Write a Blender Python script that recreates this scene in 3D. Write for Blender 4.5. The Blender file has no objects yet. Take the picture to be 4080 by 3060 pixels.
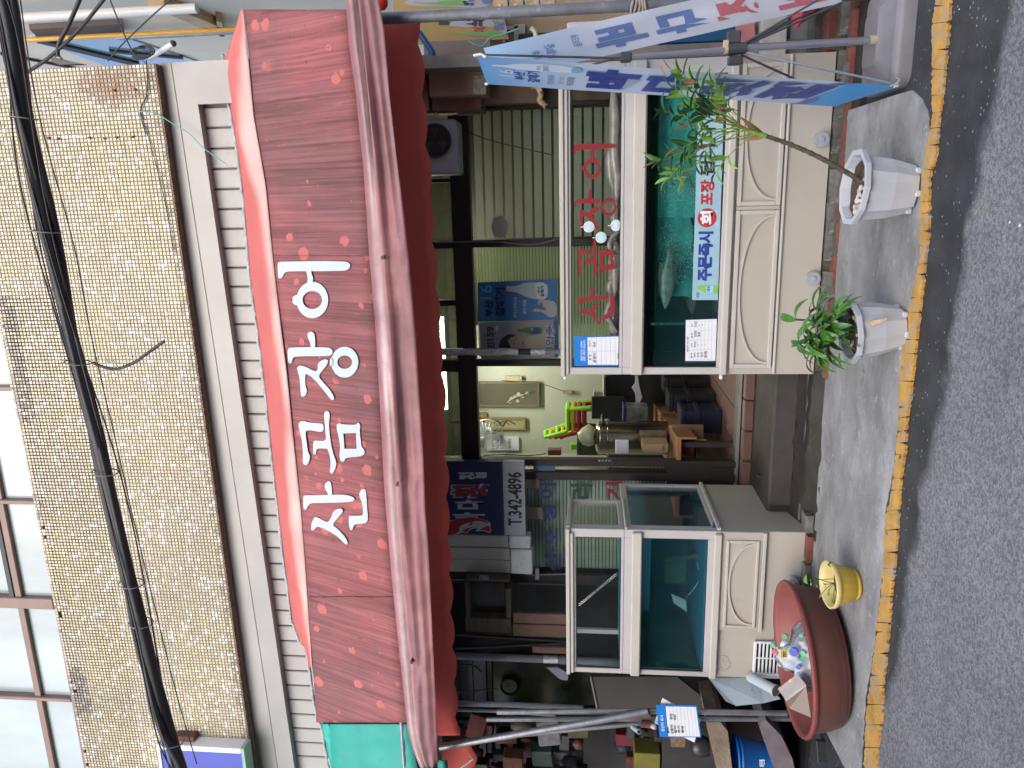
import bpy, bmesh, math, random
from mathutils import Vector, Matrix, noise
random.seed(7)
R = math.radians
SC = bpy.context.scene
COL = SC.collection

# ---------------------------------------------------------------- camera, sky, sun, exposure
FOC = 2947.0; PX = 4080 / 2212; EYE = 1.6
YAW = R(13.5); PITCH = R(5.85)
FW = Vector((-math.sin(YAW) * math.cos(PITCH), math.cos(YAW) * math.cos(PITCH), math.sin(PITCH)))
RT = Vector((math.cos(YAW), math.sin(YAW), 0))
UP = RT.cross(FW)
cam_d = bpy.data.cameras.new('camera'); cam = bpy.data.objects.new('camera', cam_d); COL.objects.link(cam)
cam_d.sensor_width = 36; cam_d.lens = FOC * 36 / 4080; cam_d.clip_start = 0.05; cam_d.clip_end = 300
# the phone was held upright and the picture stored on its side: the camera is rolled by a quarter turn
cx, cy, cz = -UP, RT, -FW
cam.matrix_world = Matrix(((cx.x, cy.x, cz.x, 0), (cx.y, cy.y, cz.y, 0), (cx.z, cy.z, cz.z, EYE), (0, 0, 0, 1)))
SC.camera = cam
W = bpy.data.worlds.new('World'); SC.world = W; W.use_nodes = True
nt = W.node_tree; bg = nt.nodes['Background']
sky = nt.nodes.new('ShaderNodeTexSky'); sky.sky_type = 'NISHITA'; sky.sun_disc = False
SUN_EL, SUN_ROT = R(40), R(186)
sky.sun_elevation = SUN_EL; sky.sun_rotation = SUN_ROT
sky.air_density = 1.0; sky.dust_density = 3.0; sky.ozone_density = 1.0
nt.links.new(sky.outputs[0], bg.inputs[0]); bg.inputs[1].default_value = 0.15
sd = bpy.data.lights.new('sun', 'SUN'); sd.energy = .75; sd.angle = R(75); sd.color = (.98, .985, 1)
sun = bpy.data.objects.new('sun', sd); COL.objects.link(sun)
sdir = Vector((math.sin(SUN_ROT) * math.cos(SUN_EL), math.cos(SUN_ROT) * math.cos(SUN_EL), math.sin(SUN_EL)))
sun.rotation_euler = sdir.to_track_quat('Z', 'Y').to_euler(); sun.location = (0, -3, 9)
SC.view_settings.view_transform = 'Standard'; SC.view_settings.look = 'None'
SC.view_settings.exposure = 0.88; SC.view_settings.gamma = 1; SC.view_settings.use_curve_mapping = False
SC.cycles.max_bounces = 8; SC.cycles.transparent_max_bounces = 16
SC.cycles.use_denoising = True

# ---------------------------------------------------------------- helpers
def at(x, y, X=None, Y=None, Z=None):
    """world point where the sight line through photo point (x, y) (2212 px wide photo) meets a plane of the place"""
    d = FW * FOC + RT * (1530 - PX * y) - UP * (PX * x - 2040)
    if Y is not None: t = Y / d.y
    elif Z is not None: t = (Z - EYE) / d.z
    else: t = X / d.x
    return Vector((d.x * t, d.y * t, EYE + d.z * t))
def onplane(x, y, P0, N):
    d = FW * FOC + RT * (1530 - PX * y) - UP * (PX * x - 2040)
    c = Vector((0, 0, EYE)); t = (Vector(P0) - c).dot(N) / d.dot(N)
    return c + d * t
def zz(x, y, Y): return at(x, y, Y=Y).z
def xx(x, y, Y): return at(x, y, Y=Y).x

class MB:
    def __init__(s): s.v = []; s.f = []; s.c = []; s.sm = []
    def add(s, vs, fs, smooth=False):
        b = len(s.v); s.v += [Vector(p) for p in vs]; s.f += [tuple(b + i for i in f) for f in fs]; s.sm += [smooth] * len(fs); return s
    def box(s, x0, x1, y0, y1, z0, z1, M=None):
        vs = [Vector((x, y, z)) for x in (x0, x1) for y in (y0, y1) for z in (z0, z1)]
        if M: vs = [M @ v for v in vs]
        return s.add(vs, [(0, 1, 3, 2), (4, 6, 7, 5), (0, 4, 5, 1), (2, 3, 7, 6), (0, 2, 6, 4), (1, 5, 7, 3)])
    def bbox(s, x0, x1, y0, y1, z0, z1, b=.004, M=None):
        """box with chamfered edges"""
        b = min(b, abs(x1 - x0) * .45, abs(y1 - y0) * .45, abs(z1 - z0) * .45)
        bm = bmesh.new(); bmesh.ops.create_cube(bm, size=1)
        for v in bm.verts:
            v.co = Vector(((x0 + x1) / 2 + v.co.x * (x1 - x0), (y0 + y1) / 2 + v.co.y * (y1 - y0), (z0 + z1) / 2 + v.co.z * (z1 - z0)))
        bmesh.ops.bevel(bm, geom=bm.edges[:], offset=b, segments=1, affect='EDGES')
        vs = [v.co.copy() for v in bm.verts]; fs = [tuple(v.index for v in f.verts) for f in bm.faces]; bm.free()
        if M: vs = [M @ v for v in vs]
        return s.add(vs, fs)
    def rod(s, p0, p1, r, n=10, r2=None, cap=True):
        return s.tube([p0, p1], r, n, r2, cap)
    def tube(s, pts, r, n=8, r2=None, cap=True, rf=None, smooth=True):
        pts = [Vector(p) for p in pts]; m = len(pts); r2 = r if r2 is None else r2
        ref = None; vs = []; fs = []
        for i, p in enumerate(pts):
            t = (pts[min(i + 1, m - 1)] - pts[max(i - 1, 0)])
            t = t.normalized() if t.length > 1e-9 else Vector((0, 0, 1))
            if ref is None: ref = t.orthogonal().normalized()
            ref = (ref - t * ref.dot(t));
            ref = ref.normalized() if ref.length > 1e-6 else t.orthogonal().normalized()
            bi = t.cross(ref); rr = rf(i / (m - 1)) if rf else r + (r2 - r) * i / (m - 1)
            for k in range(n):
                a = 2 * math.pi * k / n; vs.append(p + ref * math.cos(a) * rr + bi * math.sin(a) * rr)
        for i in range(m - 1):
            for k in range(n):
                fs.append((i * n + k, i * n + (k + 1) % n, (i + 1) * n + (k + 1) % n, (i + 1) * n + k))
        s.add(vs, fs, smooth)
        if cap:
            s.add(vs[:n], [tuple(range(n))[::-1]]); s.add(vs[-n:], [tuple(range(n))])
        return s
    def lathe(s, c, prof, n=24, sx=1, sy=1, M=None, smooth=True, fac=None):
        """prof: (radius, z) list; open surface of revolution"""
        c = Vector(c); vs = []; fs = []
        for r, z in prof:
            for k in range(n):
                a = 2 * math.pi * (k + .5) / n; q = r * (fac(k, z) if fac else 1)
                p = Vector((math.cos(a) * q * sx, math.sin(a) * q * sy, z))
                vs.append(c + (M @ p if M else p))
        for i in range(len(prof) - 1):
            for k in range(n):
                fs.append((i * n + k, i * n + (k + 1) % n, (i + 1) * n + (k + 1) % n, (i + 1) * n + k))
        return s.add(vs, fs, smooth)
    def ball(s, c, r, n=8, m=6, sx=1, sy=1, sz=1, M=None):
        pr = [(max(1e-4, r * math.sin(math.pi * i / m)), -r * sz * math.cos(math.pi * i / m)) for i in range(m + 1)]
        return s.lathe(c, pr, n, sx, sy, M)
    def quad(s, a, b, c, d): return s.add([a, b, c, d], [(0, 1, 2, 3)])
    def grid(s, rows, smooth=True):
        m = len(rows[0]); vs = [p for r in rows for p in r]
        fs = [(i * m + j, i * m + j + 1, (i + 1) * m + j + 1, (i + 1) * m + j) for i in range(len(rows) - 1) for j in range(m - 1)]
        return s.add(vs, fs, smooth)
    def prism(s, pts, off):
        """closed outline (coplanar, any shape) given thickness by the vector off"""
        pts = [Vector(p) for p in pts]; off = Vector(off)
        from mathutils.geometry import tessellate_polygon
        tr = tessellate_polygon([pts]); n = len(pts)
        s.add(pts, [tuple(t) for t in tr]); s.add([p + off for p in pts], [tuple(t)[::-1] for t in tr])
        s.add(pts + [p + off for p in pts], [(i, (i + 1) % n, n + (i + 1) % n, n + i) for i in range(n)])
        return s

def ploc(parent):
    p = Vector((0, 0, 0))
    while parent is not None: p += parent.location; parent = parent.parent
    return p
def ob(name, mb, mat, parent=None, thick=0, fixn=True):
    me = bpy.data.meshes.new(name); L = ploc(parent)
    me.from_pydata([tuple(v - L) for v in mb.v], [], mb.f)
    me.polygons.foreach_set('use_smooth', mb.sm)
    if fixn:
        bm = bmesh.new(); bm.from_mesh(me); bmesh.ops.recalc_face_normals(bm, faces=bm.faces); bm.to_mesh(me); bm.free()
    me.materials.append(mat)
    o = bpy.data.objects.new(name, me); COL.objects.link(o); o.parent = parent
    if thick:
        md = o.modifiers.new('thickness', 'SOLIDIFY'); md.thickness = thick; md.offset = 0
    return o
def thing(name, label, cat, loc=(0, 0, 0), group=None, kind=None):
    o = bpy.data.objects.new(name, None); o.empty_display_size = .1; COL.objects.link(o); o.location = loc
    o['label'] = label; o['category'] = cat
    if group: o['group'] = group
    return o
def tag(o, label, cat, group=None):
    o['label'] = label; o['category'] = cat
    if group: o['group'] = group
    return o
def struct(o): o['kind'] = 'structure'; return o
def stuff(o): o['kind'] = 'stuff'; return o
def clone(root, loc, label=None, rz=None):
    r = root.copy(); COL.objects.link(r); r.location = loc
    if rz is not None: r.rotation_euler = (0, 0, rz)
    if label: r['label'] = label
    for ch in list(root.children):
        c = ch.copy(); COL.objects.link(c); c.parent = r
        for g in ch.children:
            d = g.copy(); COL.objects.link(d); d.parent = c
    return r
def piece(name, me, mat_unused, parent, loc, rot=None):
    o = bpy.data.objects.new(name, me); COL.objects.link(o); o.parent = parent
    o.location = Vector(loc) - ploc(parent)
    if rot: o.rotation_euler = rot
    return o
def meshof(mb, mat, name='piece'):
    me = bpy.data.meshes.new(name); me.from_pydata([tuple(v) for v in mb.v], [], mb.f)
    me.polygons.foreach_set('use_smooth', mb.sm)
    bm = bmesh.new(); bm.from_mesh(me); bmesh.ops.recalc_face_normals(bm, faces=bm.faces); bm.to_mesh(me); bm.free()
    me.materials.append(mat); return me

# ---------------------------------------------------------------- materials
MC = {}
def mat(name, col, rough=.6, metal=0, var=.25, scale=6, bump=.15, bscale=60, dirt=None, dthr=.6, dscale=3, dw=.12, streak=None, spec=None, sss=0, alpha=None, coat=0, island=0, attr=None):
    """procedural surface: base colour, mottling, worn patches, fine relief"""
    if name in MC: return MC[name]
    m = bpy.data.materials.new(name); m.use_nodes = True; n = m.node_tree.nodes; l = m.node_tree.links
    b = n['Principled BSDF']; MC[name] = m
    tc = n.new('ShaderNodeTexCoord'); src = tc.outputs['Object']
    mp = n.new('ShaderNodeMapping'); l.new(src, mp.inputs[0])
    if streak: mp.inputs['Scale'].default_value = streak
    nz = n.new('ShaderNodeTexNoise'); nz.inputs['Scale'].default_value = scale; nz.inputs['Detail'].default_value = 6; nz.inputs['Roughness'].default_value = .6
    l.new(mp.outputs[0], nz.inputs['Vector'])
    cr = n.new('ShaderNodeMapRange'); cr.inputs['From Min'].default_value = .3; cr.inputs['From Max'].default_value = .7
    cr.inputs['To Min'].default_value = 1 - var; cr.inputs['To Max'].default_value = 1 + var * .6
    l.new(nz.outputs[0], cr.inputs['Value'])
    mx = n.new('ShaderNodeMix'); mx.data_type = 'RGBA'; mx.blend_type = 'MULTIPLY'; mx.inputs[0].default_value = 1
    mx.inputs[6].default_value = (*col, 1)
    if attr:
        a = n.new('ShaderNodeAttribute'); a.attribute_name = attr; l.new(a.outputs['Color'], mx.inputs[6])
    cv = n.new('ShaderNodeCombineColor')
    for i in range(3): l.new(cr.outputs[0], cv.inputs[i])
    l.new(cv.outputs[0], mx.inputs[7]); out = mx.outputs[2]
    if island:
        g = n.new('ShaderNodeObjectInfo'); r2 = n.new('ShaderNodeMapRange'); l.new(g.outputs['Random'], r2.inputs['Value'])
        r2.inputs['To Min'].default_value = 1 - island; r2.inputs['To Max'].default_value = 1 + island
        c2 = n.new('ShaderNodeCombineColor')
        for i in range(3): l.new(r2.outputs[0], c2.inputs[i])
        m2 = n.new('ShaderNodeMix'); m2.data_type = 'RGBA'; m2.blend_type = 'MULTIPLY'; m2.inputs[0].default_value = 1
        l.new(out, m2.inputs[6]); l.new(c2.outputs[0], m2.inputs[7]); out = m2.outputs[2]
    for k, (dc, th, ds, w) in enumerate(dirt if isinstance(dirt, list) else ([(dirt, dthr, dscale, dw)] if dirt else [])):
        dn = n.new('ShaderNodeTexNoise'); dn.inputs['Scale'].default_value = ds; dn.inputs['Detail'].default_value = 8; dn.inputs['Roughness'].default_value = .65
        dv = n.new('ShaderNodeVectorMath'); dv.operation = 'ADD'; dv.inputs[1].default_value = (3.1 * k + 1.7, 5.3 * k, 2.2 * k)
        l.new(mp.outputs[0] if k % 2 else src, dv.inputs[0]); l.new(dv.outputs[0], dn.inputs['Vector'])
        dm = n.new('ShaderNodeMapRange'); dm.inputs['From Min'].default_value = th; dm.inputs['From Max'].default_value = th + w; l.new(dn.outputs[0], dm.inputs['Value'])
        m3 = n.new('ShaderNodeMix'); m3.data_type = 'RGBA'; l.new(dm.outputs[0], m3.inputs[0]); l.new(out, m3.inputs[6]); m3.inputs[7].default_value = (*dc, 1); out = m3.outputs[2]
    l.new(out, b.inputs['Base Color'])
    b.inputs['Roughness'].default_value = rough; b.inputs['Metallic'].default_value = metal
    if spec is not None: b.inputs['Specular IOR Level'].default_value = spec
    if coat: b.inputs['Coat Weight'].default_value = coat; b.inputs['Coat Roughness'].default_value = .1
    if sss: b.inputs['Subsurface Weight'].default_value = sss; b.inputs['Subsurface Scale'].default_value = .02
    if alpha is not None: b.inputs['Alpha'].default_value = alpha
    if bump:
        bn = n.new('ShaderNodeTexNoise'); bn.inputs['Scale'].default_value = bscale; bn.inputs['Detail'].default_value = 4; l.new(mp.outputs[0], bn.inputs['Vector'])
        bp = n.new('ShaderNodeBump'); bp.inputs['Strength'].default_value = bump; bp.inputs['Distance'].default_value = .01
        l.new(bn.outputs[0], bp.inputs['Height']); l.new(bp.outputs[0], b.inputs['Normal'])
    return m
def canvas(name, base, dark, light, str_=(48, 1, .8), blot=.5, spec_=.615, rough=.75):
    """sun-bleached, mildewed awning cloth: vertical streaks, broad stains, round bleached blotches, dark specks"""
    m = bpy.data.materials.new(name); m.use_nodes = True; n = m.node_tree.nodes; l = m.node_tree.links; b = n['Principled BSDF']; MC[name] = m
    tc = n.new('ShaderNodeTexCoord'); o = tc.outputs['Object']
    def nz(s, d=6, r=.6, sc=None, off=0):
        v = n.new('ShaderNodeMapping'); l.new(o, v.inputs[0]); v.inputs['Location'].default_value = (off, off * .7, off * 1.3)
        if sc: v.inputs['Scale'].default_value = sc
        q = n.new('ShaderNodeTexNoise'); q.inputs['Scale'].default_value = s; q.inputs['Detail'].default_value = d; q.inputs['Roughness'].default_value = r; l.new(v.outputs[0], q.inputs['Vector']); return q.outputs[0]
    def mr(s, a, c, x=0, y=1):
        q = n.new('ShaderNodeMapRange'); l.new(s, q.inputs['Value']); q.inputs['From Min'].default_value = a; q.inputs['From Max'].default_value = c; q.inputs['To Min'].default_value = x; q.inputs['To Max'].default_value = y; return q.outputs[0]
    def mix(f, a, c, mode='MIX'):
        q = n.new('ShaderNodeMix'); q.data_type = 'RGBA'; q.blend_type = mode
        if isinstance(f, (int, float)): q.inputs[0].default_value = f
        else: l.new(f, q.inputs[0])
        for i, s in ((6, a), (7, c)):
            if isinstance(s, tuple): q.inputs[i].default_value = (*s, 1)
            else: l.new(s, q.inputs[i])
        return q.outputs[2]
    def ma(op, a, c):
        q = n.new('ShaderNodeMath'); q.operation = op
        for i, s in ((0, a), (1, c)):
            if isinstance(s, (int, float)): q.inputs[i].default_value = s
            else: l.new(s, q.inputs[i])
        return q.outputs[0]
    c = mix(mr(nz(1.1, 4), .42, .62), base, dark)
    st = ma('ADD', ma('MULTIPLY', nz(1, 3, .7, str_), .6), ma('MULTIPLY', nz(1, 4, .7, (str_[0] * .22, str_[1], str_[2] * .6), 4), .4))
    cc = n.new('ShaderNodeCombineColor'); g = mr(st, .38, .60, .72, 1.38)
    for i in range(3): l.new(g, cc.inputs[i])
    c = mix(1.0, c, cc.outputs[0], 'MULTIPLY')
    # fine scratches showing fresh cloth
    c = mix(mr(nz(1, 5, .75, (str_[0] * 1.2, 1, 5), 9), .60, .68, 0, .55), c, light)
    # round bleached blotches
    vo = n.new('ShaderNodeTexVoronoi'); vo.inputs['Scale'].default_value = 7.5
    wv = n.new('ShaderNodeVectorMath'); wv.operation = 'MULTIPLY'; wv.inputs[1].default_value = (1, 0, 1); l.new(o, wv.inputs[0]); l.new(wv.outputs[0], vo.inputs['Vector'])
    sc_ = n.new('ShaderNodeSeparateColor'); l.new(vo.outputs['Color'], sc_.inputs[0])
    rad = mr(sc_.outputs[0], 0, 1, .08, .36)
    d = ma('ADD', vo.outputs['Distance'], ma('MULTIPLY', ma('SUBTRACT', nz(22, 3), .5), .35))
    on = ma('MULTIPLY', mr(ma('SUBTRACT', rad, d), 0, .03), mr(ma('ADD', nz(1.4, 3, .5, None, 7), ma('MULTIPLY', sc_.outputs[1], .25)), blot + .06, blot + .10))
    c = mix(on, c, light)
    # ragged bleached crust
    c = mix(mr(nz(4.5, 9, .72, (1.6, 1, 1), 13), .655, .67), c, light)
    c = mix(mr(nz(16, 8, .75, (1.4, 1, 1), 17), spec_, spec_ + .05, 0, .75), c, tuple(x * .42 + .02 for x in dark))
    l.new(c, b.inputs['Base Color']); b.inputs['Roughness'].default_value = rough; b.inputs['Specular IOR Level'].default_value = .25
    bp = n.new('ShaderNodeBump'); bp.inputs['Strength'].default_value = .3; bp.inputs['Distance'].default_value = .006; l.new(nz(30, 5), bp.inputs['Height']); l.new(bp.outputs[0], b.inputs['Normal'])
    return m
def tint_pts(o, f):
    """per-point cloth colour: fading and mildew, plus highlights painted along the folds"""
    ca = o.data.color_attributes.new('tint', 'FLOAT_COLOR', 'POINT'); L = ploc(o.parent); buf = []
    for v in o.data.vertices: buf += list((*f(v.index, v.co + L), 1))
    ca.data.foreach_set('color', buf)
def flat(name, col, rough=.5, var=.08, **k): return mat(name, col, rough, var=var, bump=0, **k)
def glass(name, tint=(1, 1, 1), refl=1.0, rough=.02, body=None, bmix=0):
    """thin window glass: fresnel mirror over tinted see-through, with an optional milky body"""
    if name in MC: return MC[name]
    m = bpy.data.materials.new(name); m.use_nodes = True; n = m.node_tree.nodes; l = m.node_tree.links
    n.remove(n['Principled BSDF']); o = n['Material Output']
    t = n.new('ShaderNodeBsdfTransparent'); t.inputs[0].default_value = (*tint, 1)
    g = n.new('ShaderNodeBsdfGlossy'); g.inputs['Roughness'].default_value = rough
    lw = n.new('ShaderNodeFresnel'); lw.inputs[0].default_value = 1.5
    mu = n.new('ShaderNodeMath'); mu.operation = 'MULTIPLY'; mu.inputs[1].default_value = refl; l.new(lw.outputs[0], mu.inputs[0])
    src = t
    if body:
        d = n.new('ShaderNodeBsdfDiffuse'); d.inputs[0].default_value = (*body, 1)
        nz = n.new('ShaderNodeTexNoise'); nz.inputs['Scale'].default_value = 5; nz.inputs['Detail'].default_value = 6
        tc = n.new('ShaderNodeTexCoord'); l.new(tc.outputs['Object'], nz.inputs['Vector'])
        mr = n.new('ShaderNodeMapRange'); l.new(nz.outputs[0], mr.inputs['Value']); mr.inputs['From Min'].default_value = .3; mr.inputs['From Max'].default_value = .7
        mr.inputs['To Min'].default_value = bmix * .6; mr.inputs['To Max'].default_value = min(1, bmix * 1.3)
        mb_ = n.new('ShaderNodeMixShader'); l.new(mr.outputs[0], mb_.inputs[0]); l.new(t.outputs[0], mb_.inputs[1]); l.new(d.outputs[0], mb_.inputs[2]); src = mb_
    ms = n.new('ShaderNodeMixShader'); l.new(mu.outputs[0], ms.inputs[0]); l.new(src.outputs[0], ms.inputs[1]); l.new(g.outputs[0], ms.inputs[2])
    l.new(ms.outputs[0], o.inputs[0]); MC[name] = m; return m
def translucent(name, col):
    if name in MC: return MC[name]
    m = bpy.data.materials.new(name); m.use_nodes = True; n = m.node_tree.nodes; l = m.node_tree.links; n.remove(n['Principled BSDF'])
    d = n.new('ShaderNodeBsdfDiffuse'); t = n.new('ShaderNodeBsdfTranslucent'); x = n.new('ShaderNodeMixShader'); x.inputs[0].default_value = .42
    for q in (d, t): q.inputs['Color'].default_value = (*col, 1)
    l.new(d.outputs[0], x.inputs[1]); l.new(t.outputs[0], x.inputs[2]); l.new(x.outputs[0], n['Material Output'].inputs[0]); MC[name] = m; return m
def emis(name, col, e):
    if name in MC: return MC[name]
    m = bpy.data.materials.new(name); m.use_nodes = True; b = m.node_tree.nodes['Principled BSDF']
    b.inputs['Base Color'].default_value = (*col, 1); b.inputs['Emission Color'].default_value = (*col, 1); b.inputs['Emission Strength'].default_value = e
    MC[name] = m; return m

# lettering: Korean and Latin text set from Blender's own font, laid into a quadrilateral given by three corners
def text_mb(body, TL, TR, BL, bold=0.0, lift=None, mb=None, fit=True, mirror=False):
    c = bpy.data.curves.new('txt', 'FONT'); c.body = body; c.offset = bold; c.resolution_u = 3
    c.space_line = .95
    o = bpy.data.objects.new('txt', c); COL.objects.link(o); bpy.context.view_layer.update()
    dg = bpy.context.evaluated_depsgraph_get(); me = bpy.data.meshes.new_from_object(o.evaluated_get(dg))
    vs = [v.co.copy() for v in me.vertices]; fs = [tuple(p.vertices) for p in me.polygons]
    bpy.data.objects.remove(o); bpy.data.curves.remove(c); bpy.data.meshes.remove(me)
    if not vs: return mb or MB()
    x0 = min(v.x for v in vs); x1 = max(v.x for v in vs); y0 = min(v.y for v in vs); y1 = max(v.y for v in vs)
    TL, TR, BL = Vector(TL), Vector(TR), Vector(BL); U = TR - TL; V = BL - TL
    N = V.cross(U).normalized()
    if lift is None: lift = .0015
    out = []
    for v in vs:
        a = (v.x - x0) / max(1e-6, x1 - x0); b = (y1 - v.y) / max(1e-6, y1 - y0)
        if mirror: a = 1 - a
        out.append(TL + U * a + V * b + N * lift)
    mb = mb or MB(); mb.add(out, fs); return mb
def text_on(name, body, TL, TR, BL, m, parent, bold=0.0, lift=None, mirror=False):
    return ob(name, text_mb(body, TL, TR, BL, bold, lift, mirror=mirror), m, parent, fixn=False)
def tq(x0, x1, yr, yl, Y, dx=0):
    """text corners on plane Y from photo coords: x0 top, x1 bottom, yl left, yr right; dx = extra x at the left end"""
    return at(x0 + dx, yl, Y=Y), at(x0, yr, Y=Y), at(x1 + dx, yl, Y=Y)
# ---------------------------------------------------------------- planes of the place
YM, YS, YT, YF = 5.08, 5.20, 4.95, 6.05      # mosaic wall, siding, tank fronts, shop front
_a, _b = at(333, 130, Y=YM), at(545, 1659, Y=YM); KM = (_a.z - _b.z) / (_a.x - _b.x)
_c, _d = at(428, 227, Y=YS - .055), at(636, 1659, Y=YS - .055); KL = (_c.z - _d.z) / (_c.x - _d.x)
zlip = lambda x: _d.z + KL * (x - _d.x)
# colours
cream = mat('cream_enamel', (.44, .41, .36), .38, var=.05, scale=3, bump=.05, bscale=25, dirt=[((.30, .25, .18), .66, 5, .2), ((.42, .36, .28), .62, 18, .15)])
cream2 = mat('cream_trim', (.50, .475, .43), .4, var=.06, bump=.04, dirt=[((.33, .28, .2), .66, 12, .2)])
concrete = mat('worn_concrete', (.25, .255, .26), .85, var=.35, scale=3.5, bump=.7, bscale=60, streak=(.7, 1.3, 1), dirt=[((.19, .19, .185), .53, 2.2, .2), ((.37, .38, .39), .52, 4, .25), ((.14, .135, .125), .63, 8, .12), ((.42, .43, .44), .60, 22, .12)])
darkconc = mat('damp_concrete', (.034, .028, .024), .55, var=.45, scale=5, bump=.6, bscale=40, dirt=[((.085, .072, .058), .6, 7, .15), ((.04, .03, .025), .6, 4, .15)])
steel = mat('galvanised_pipe', (.38, .39, .42), .38, metal=.7, var=.2, scale=14, bump=.1, dirt=[((.20, .12, .08), .68, 14, .1)])
graypipe = mat('painted_grey_pipe', (.17, .18, .2), .5, var=.15, dirt=[((.25, .13, .08), .7, 10, .08)])
brownfr = mat('brown_aluminium', (.045, .034, .032), .42, metal=.3, var=.15, scale=4, bump=.05)
rubber = mat('black_cable_sheath', (.022, .023, .027), .5, var=.2, bump=.1)
white = mat('white_plastic', (.75, .77, .8), .4, var=.05, bump=.05, dirt=[((.45, .42, .38), .66, 9, .2)])
ink = flat('black_print', (.015, .015, .02), .6)
inkblue = flat('blue_print', (.015, .05, .28), .5)
inkred = flat('red_print', (.45, .025, .03), .5)
inkwhite = flat('white_print', (.8, .82, .85), .5)
inkgrey = flat('grey_print', (.25, .3, .4), .5)
cardboard = mat('cardboard', (.30, .21, .15), .85, var=.15, scale=5, bump=.2, dirt=[((.20, .13, .09), .6, 6, .2)])
paper = mat('paper', (.72, .74, .78), .7, var=.04, bump=.03)

# ---------------------------------------------------------------- ground
def asphalt_mat():
    m = bpy.data.materials.new('asphalt'); m.use_nodes = True; n = m.node_tree.nodes; l = m.node_tree.links; b = n['Principled BSDF']
    tc = n.new('ShaderNodeTexCoord'); o = tc.outputs['Object']
    def noise_(s, d=5, r=.6):
        q = n.new('ShaderNodeTexNoise'); q.inputs['Scale'].default_value = s; q.inputs['Detail'].default_value = d; q.inputs['Roughness'].default_value = r; l.new(o, q.inputs['Vector']); return q.outputs[0]
    def mr(s, a, b_, c, d):
        q = n.new('ShaderNodeMapRange'); l.new(s, q.inputs['Value']); q.inputs['From Min'].default_value = a; q.inputs['From Max'].default_value = b_; q.inputs['To Min'].default_value = c; q.inputs['To Max'].default_value = d; return q.outputs[0]
    def mixc(f, a, b_):
        q = n.new('ShaderNodeMix'); q.data_type = 'RGBA'
        if f is not None: l.new(f, q.inputs[0])
        for i, s in ((6, a), (7, b_)):
            if isinstance(s, tuple): q.inputs[i].default_value = (*s, 1)
            else: l.new(s, q.inputs[i])
        return q.outputs[2]
    def math_(op, a, b_):
        q = n.new('ShaderNodeMath'); q.operation = op
        for i, s in ((0, a), (1, b_)):
            if isinstance(s, (int, float)): q.inputs[i].default_value = s
            else: l.new(s, q.inputs[i])
        return q.outputs[0]
    # stones of the aggregate
    vo = n.new('ShaderNodeTexVoronoi'); vo.inputs['Scale'].default_value = 95; l.new(o, vo.inputs['Vector'])
    rg = n.new('ShaderNodeSeparateColor'); l.new(vo.outputs['Color'], rg.inputs[0])
    stone = mr(rg.outputs[0], 0, 1, .62, 1.42)
    fine = mr(noise_(220, 3, .7), .35, .65, .75, 1.25)
    base = mixc(mr(noise_(1.2), .4, .6, 0, 1), (.155, .163, .178), (.20, .209, .224))
    cc = n.new('ShaderNodeCombineColor'); f2 = math_('MULTIPLY', stone, fine)
    for i in range(3): l.new(f2, cc.inputs[i])
    q = n.new('ShaderNodeMix'); q.data_type = 'RGBA'; q.blend_type = 'MULTIPLY'; q.inputs[0].default_value = 1; l.new(base, q.inputs[6]); l.new(cc.outputs[0], q.inputs[7])
    dry = q.outputs[2]
    # damp tar band along the gutter, pale grit stuck in it
    v3 = n.new('ShaderNodeTexVoronoi'); v3.inputs['Scale'].default_value = 42; l.new(o, v3.inputs['Vector'])
    s3 = n.new('ShaderNodeSeparateColor'); l.new(v3.outputs['Color'], s3.inputs[0])
    grit = math_('MULTIPLY', math_('LESS_THAN', v3.outputs['Distance'], .22), math_('GREATER_THAN', s3.outputs[1], .80))
    damp = mixc(grit, mixc(mr(noise_(5), .4, .65, 0, 1), (.024, .028, .034), (.046, .050, .058)), (.27, .285, .31))
    sx = n.new('ShaderNodeSeparateXYZ'); l.new(o, sx.inputs[0])
    edge = math_('ADD', sx.outputs['Y'], math_('MULTIPLY', math_('SUBTRACT', noise_(2.6, 7, .65), .5), .34))
    edge = math_('ADD', edge, math_('MULTIPLY', sx.outputs['X'], .115))
    wet = mr(edge, DAMP - .04, DAMP + .04, 0, 1)
    l.new(mixc(wet, dry, damp), b.inputs['Base Color'])
    l.new(mr(wet, 0, 1, .85, .55), b.inputs['Roughness'])
    bp = n.new('ShaderNodeBump'); bp.inputs['Strength'].default_value = .55; bp.inputs['Distance'].default_value = .006
    l.new(math_('ADD', vo.outputs['Distance'], noise_(160, 3)), bp.inputs['Height']); l.new(bp.outputs[0], b.inputs['Normal'])
    return m
pa, pb = at(2112, 300, Z=0), at(1945, 1450, Z=0)
DAMP = (pa.y + pa.x * .115 + pb.y + pb.x * .115) / 2
road = struct(ob('road', MB().quad((-40, -40, 0), (40, -40, 0), (40, 60, 0), (-40, 60, 0)), asphalt_mat()))
def interp(pts, y):
    for (a, b), (c, d) in zip(pts, pts[1:]):
        if a <= y <= c: return b + (d - b) * (y - a) / (c - a)
    return pts[-1][1] if y > pts[-1][0] else pts[0][1]
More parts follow.
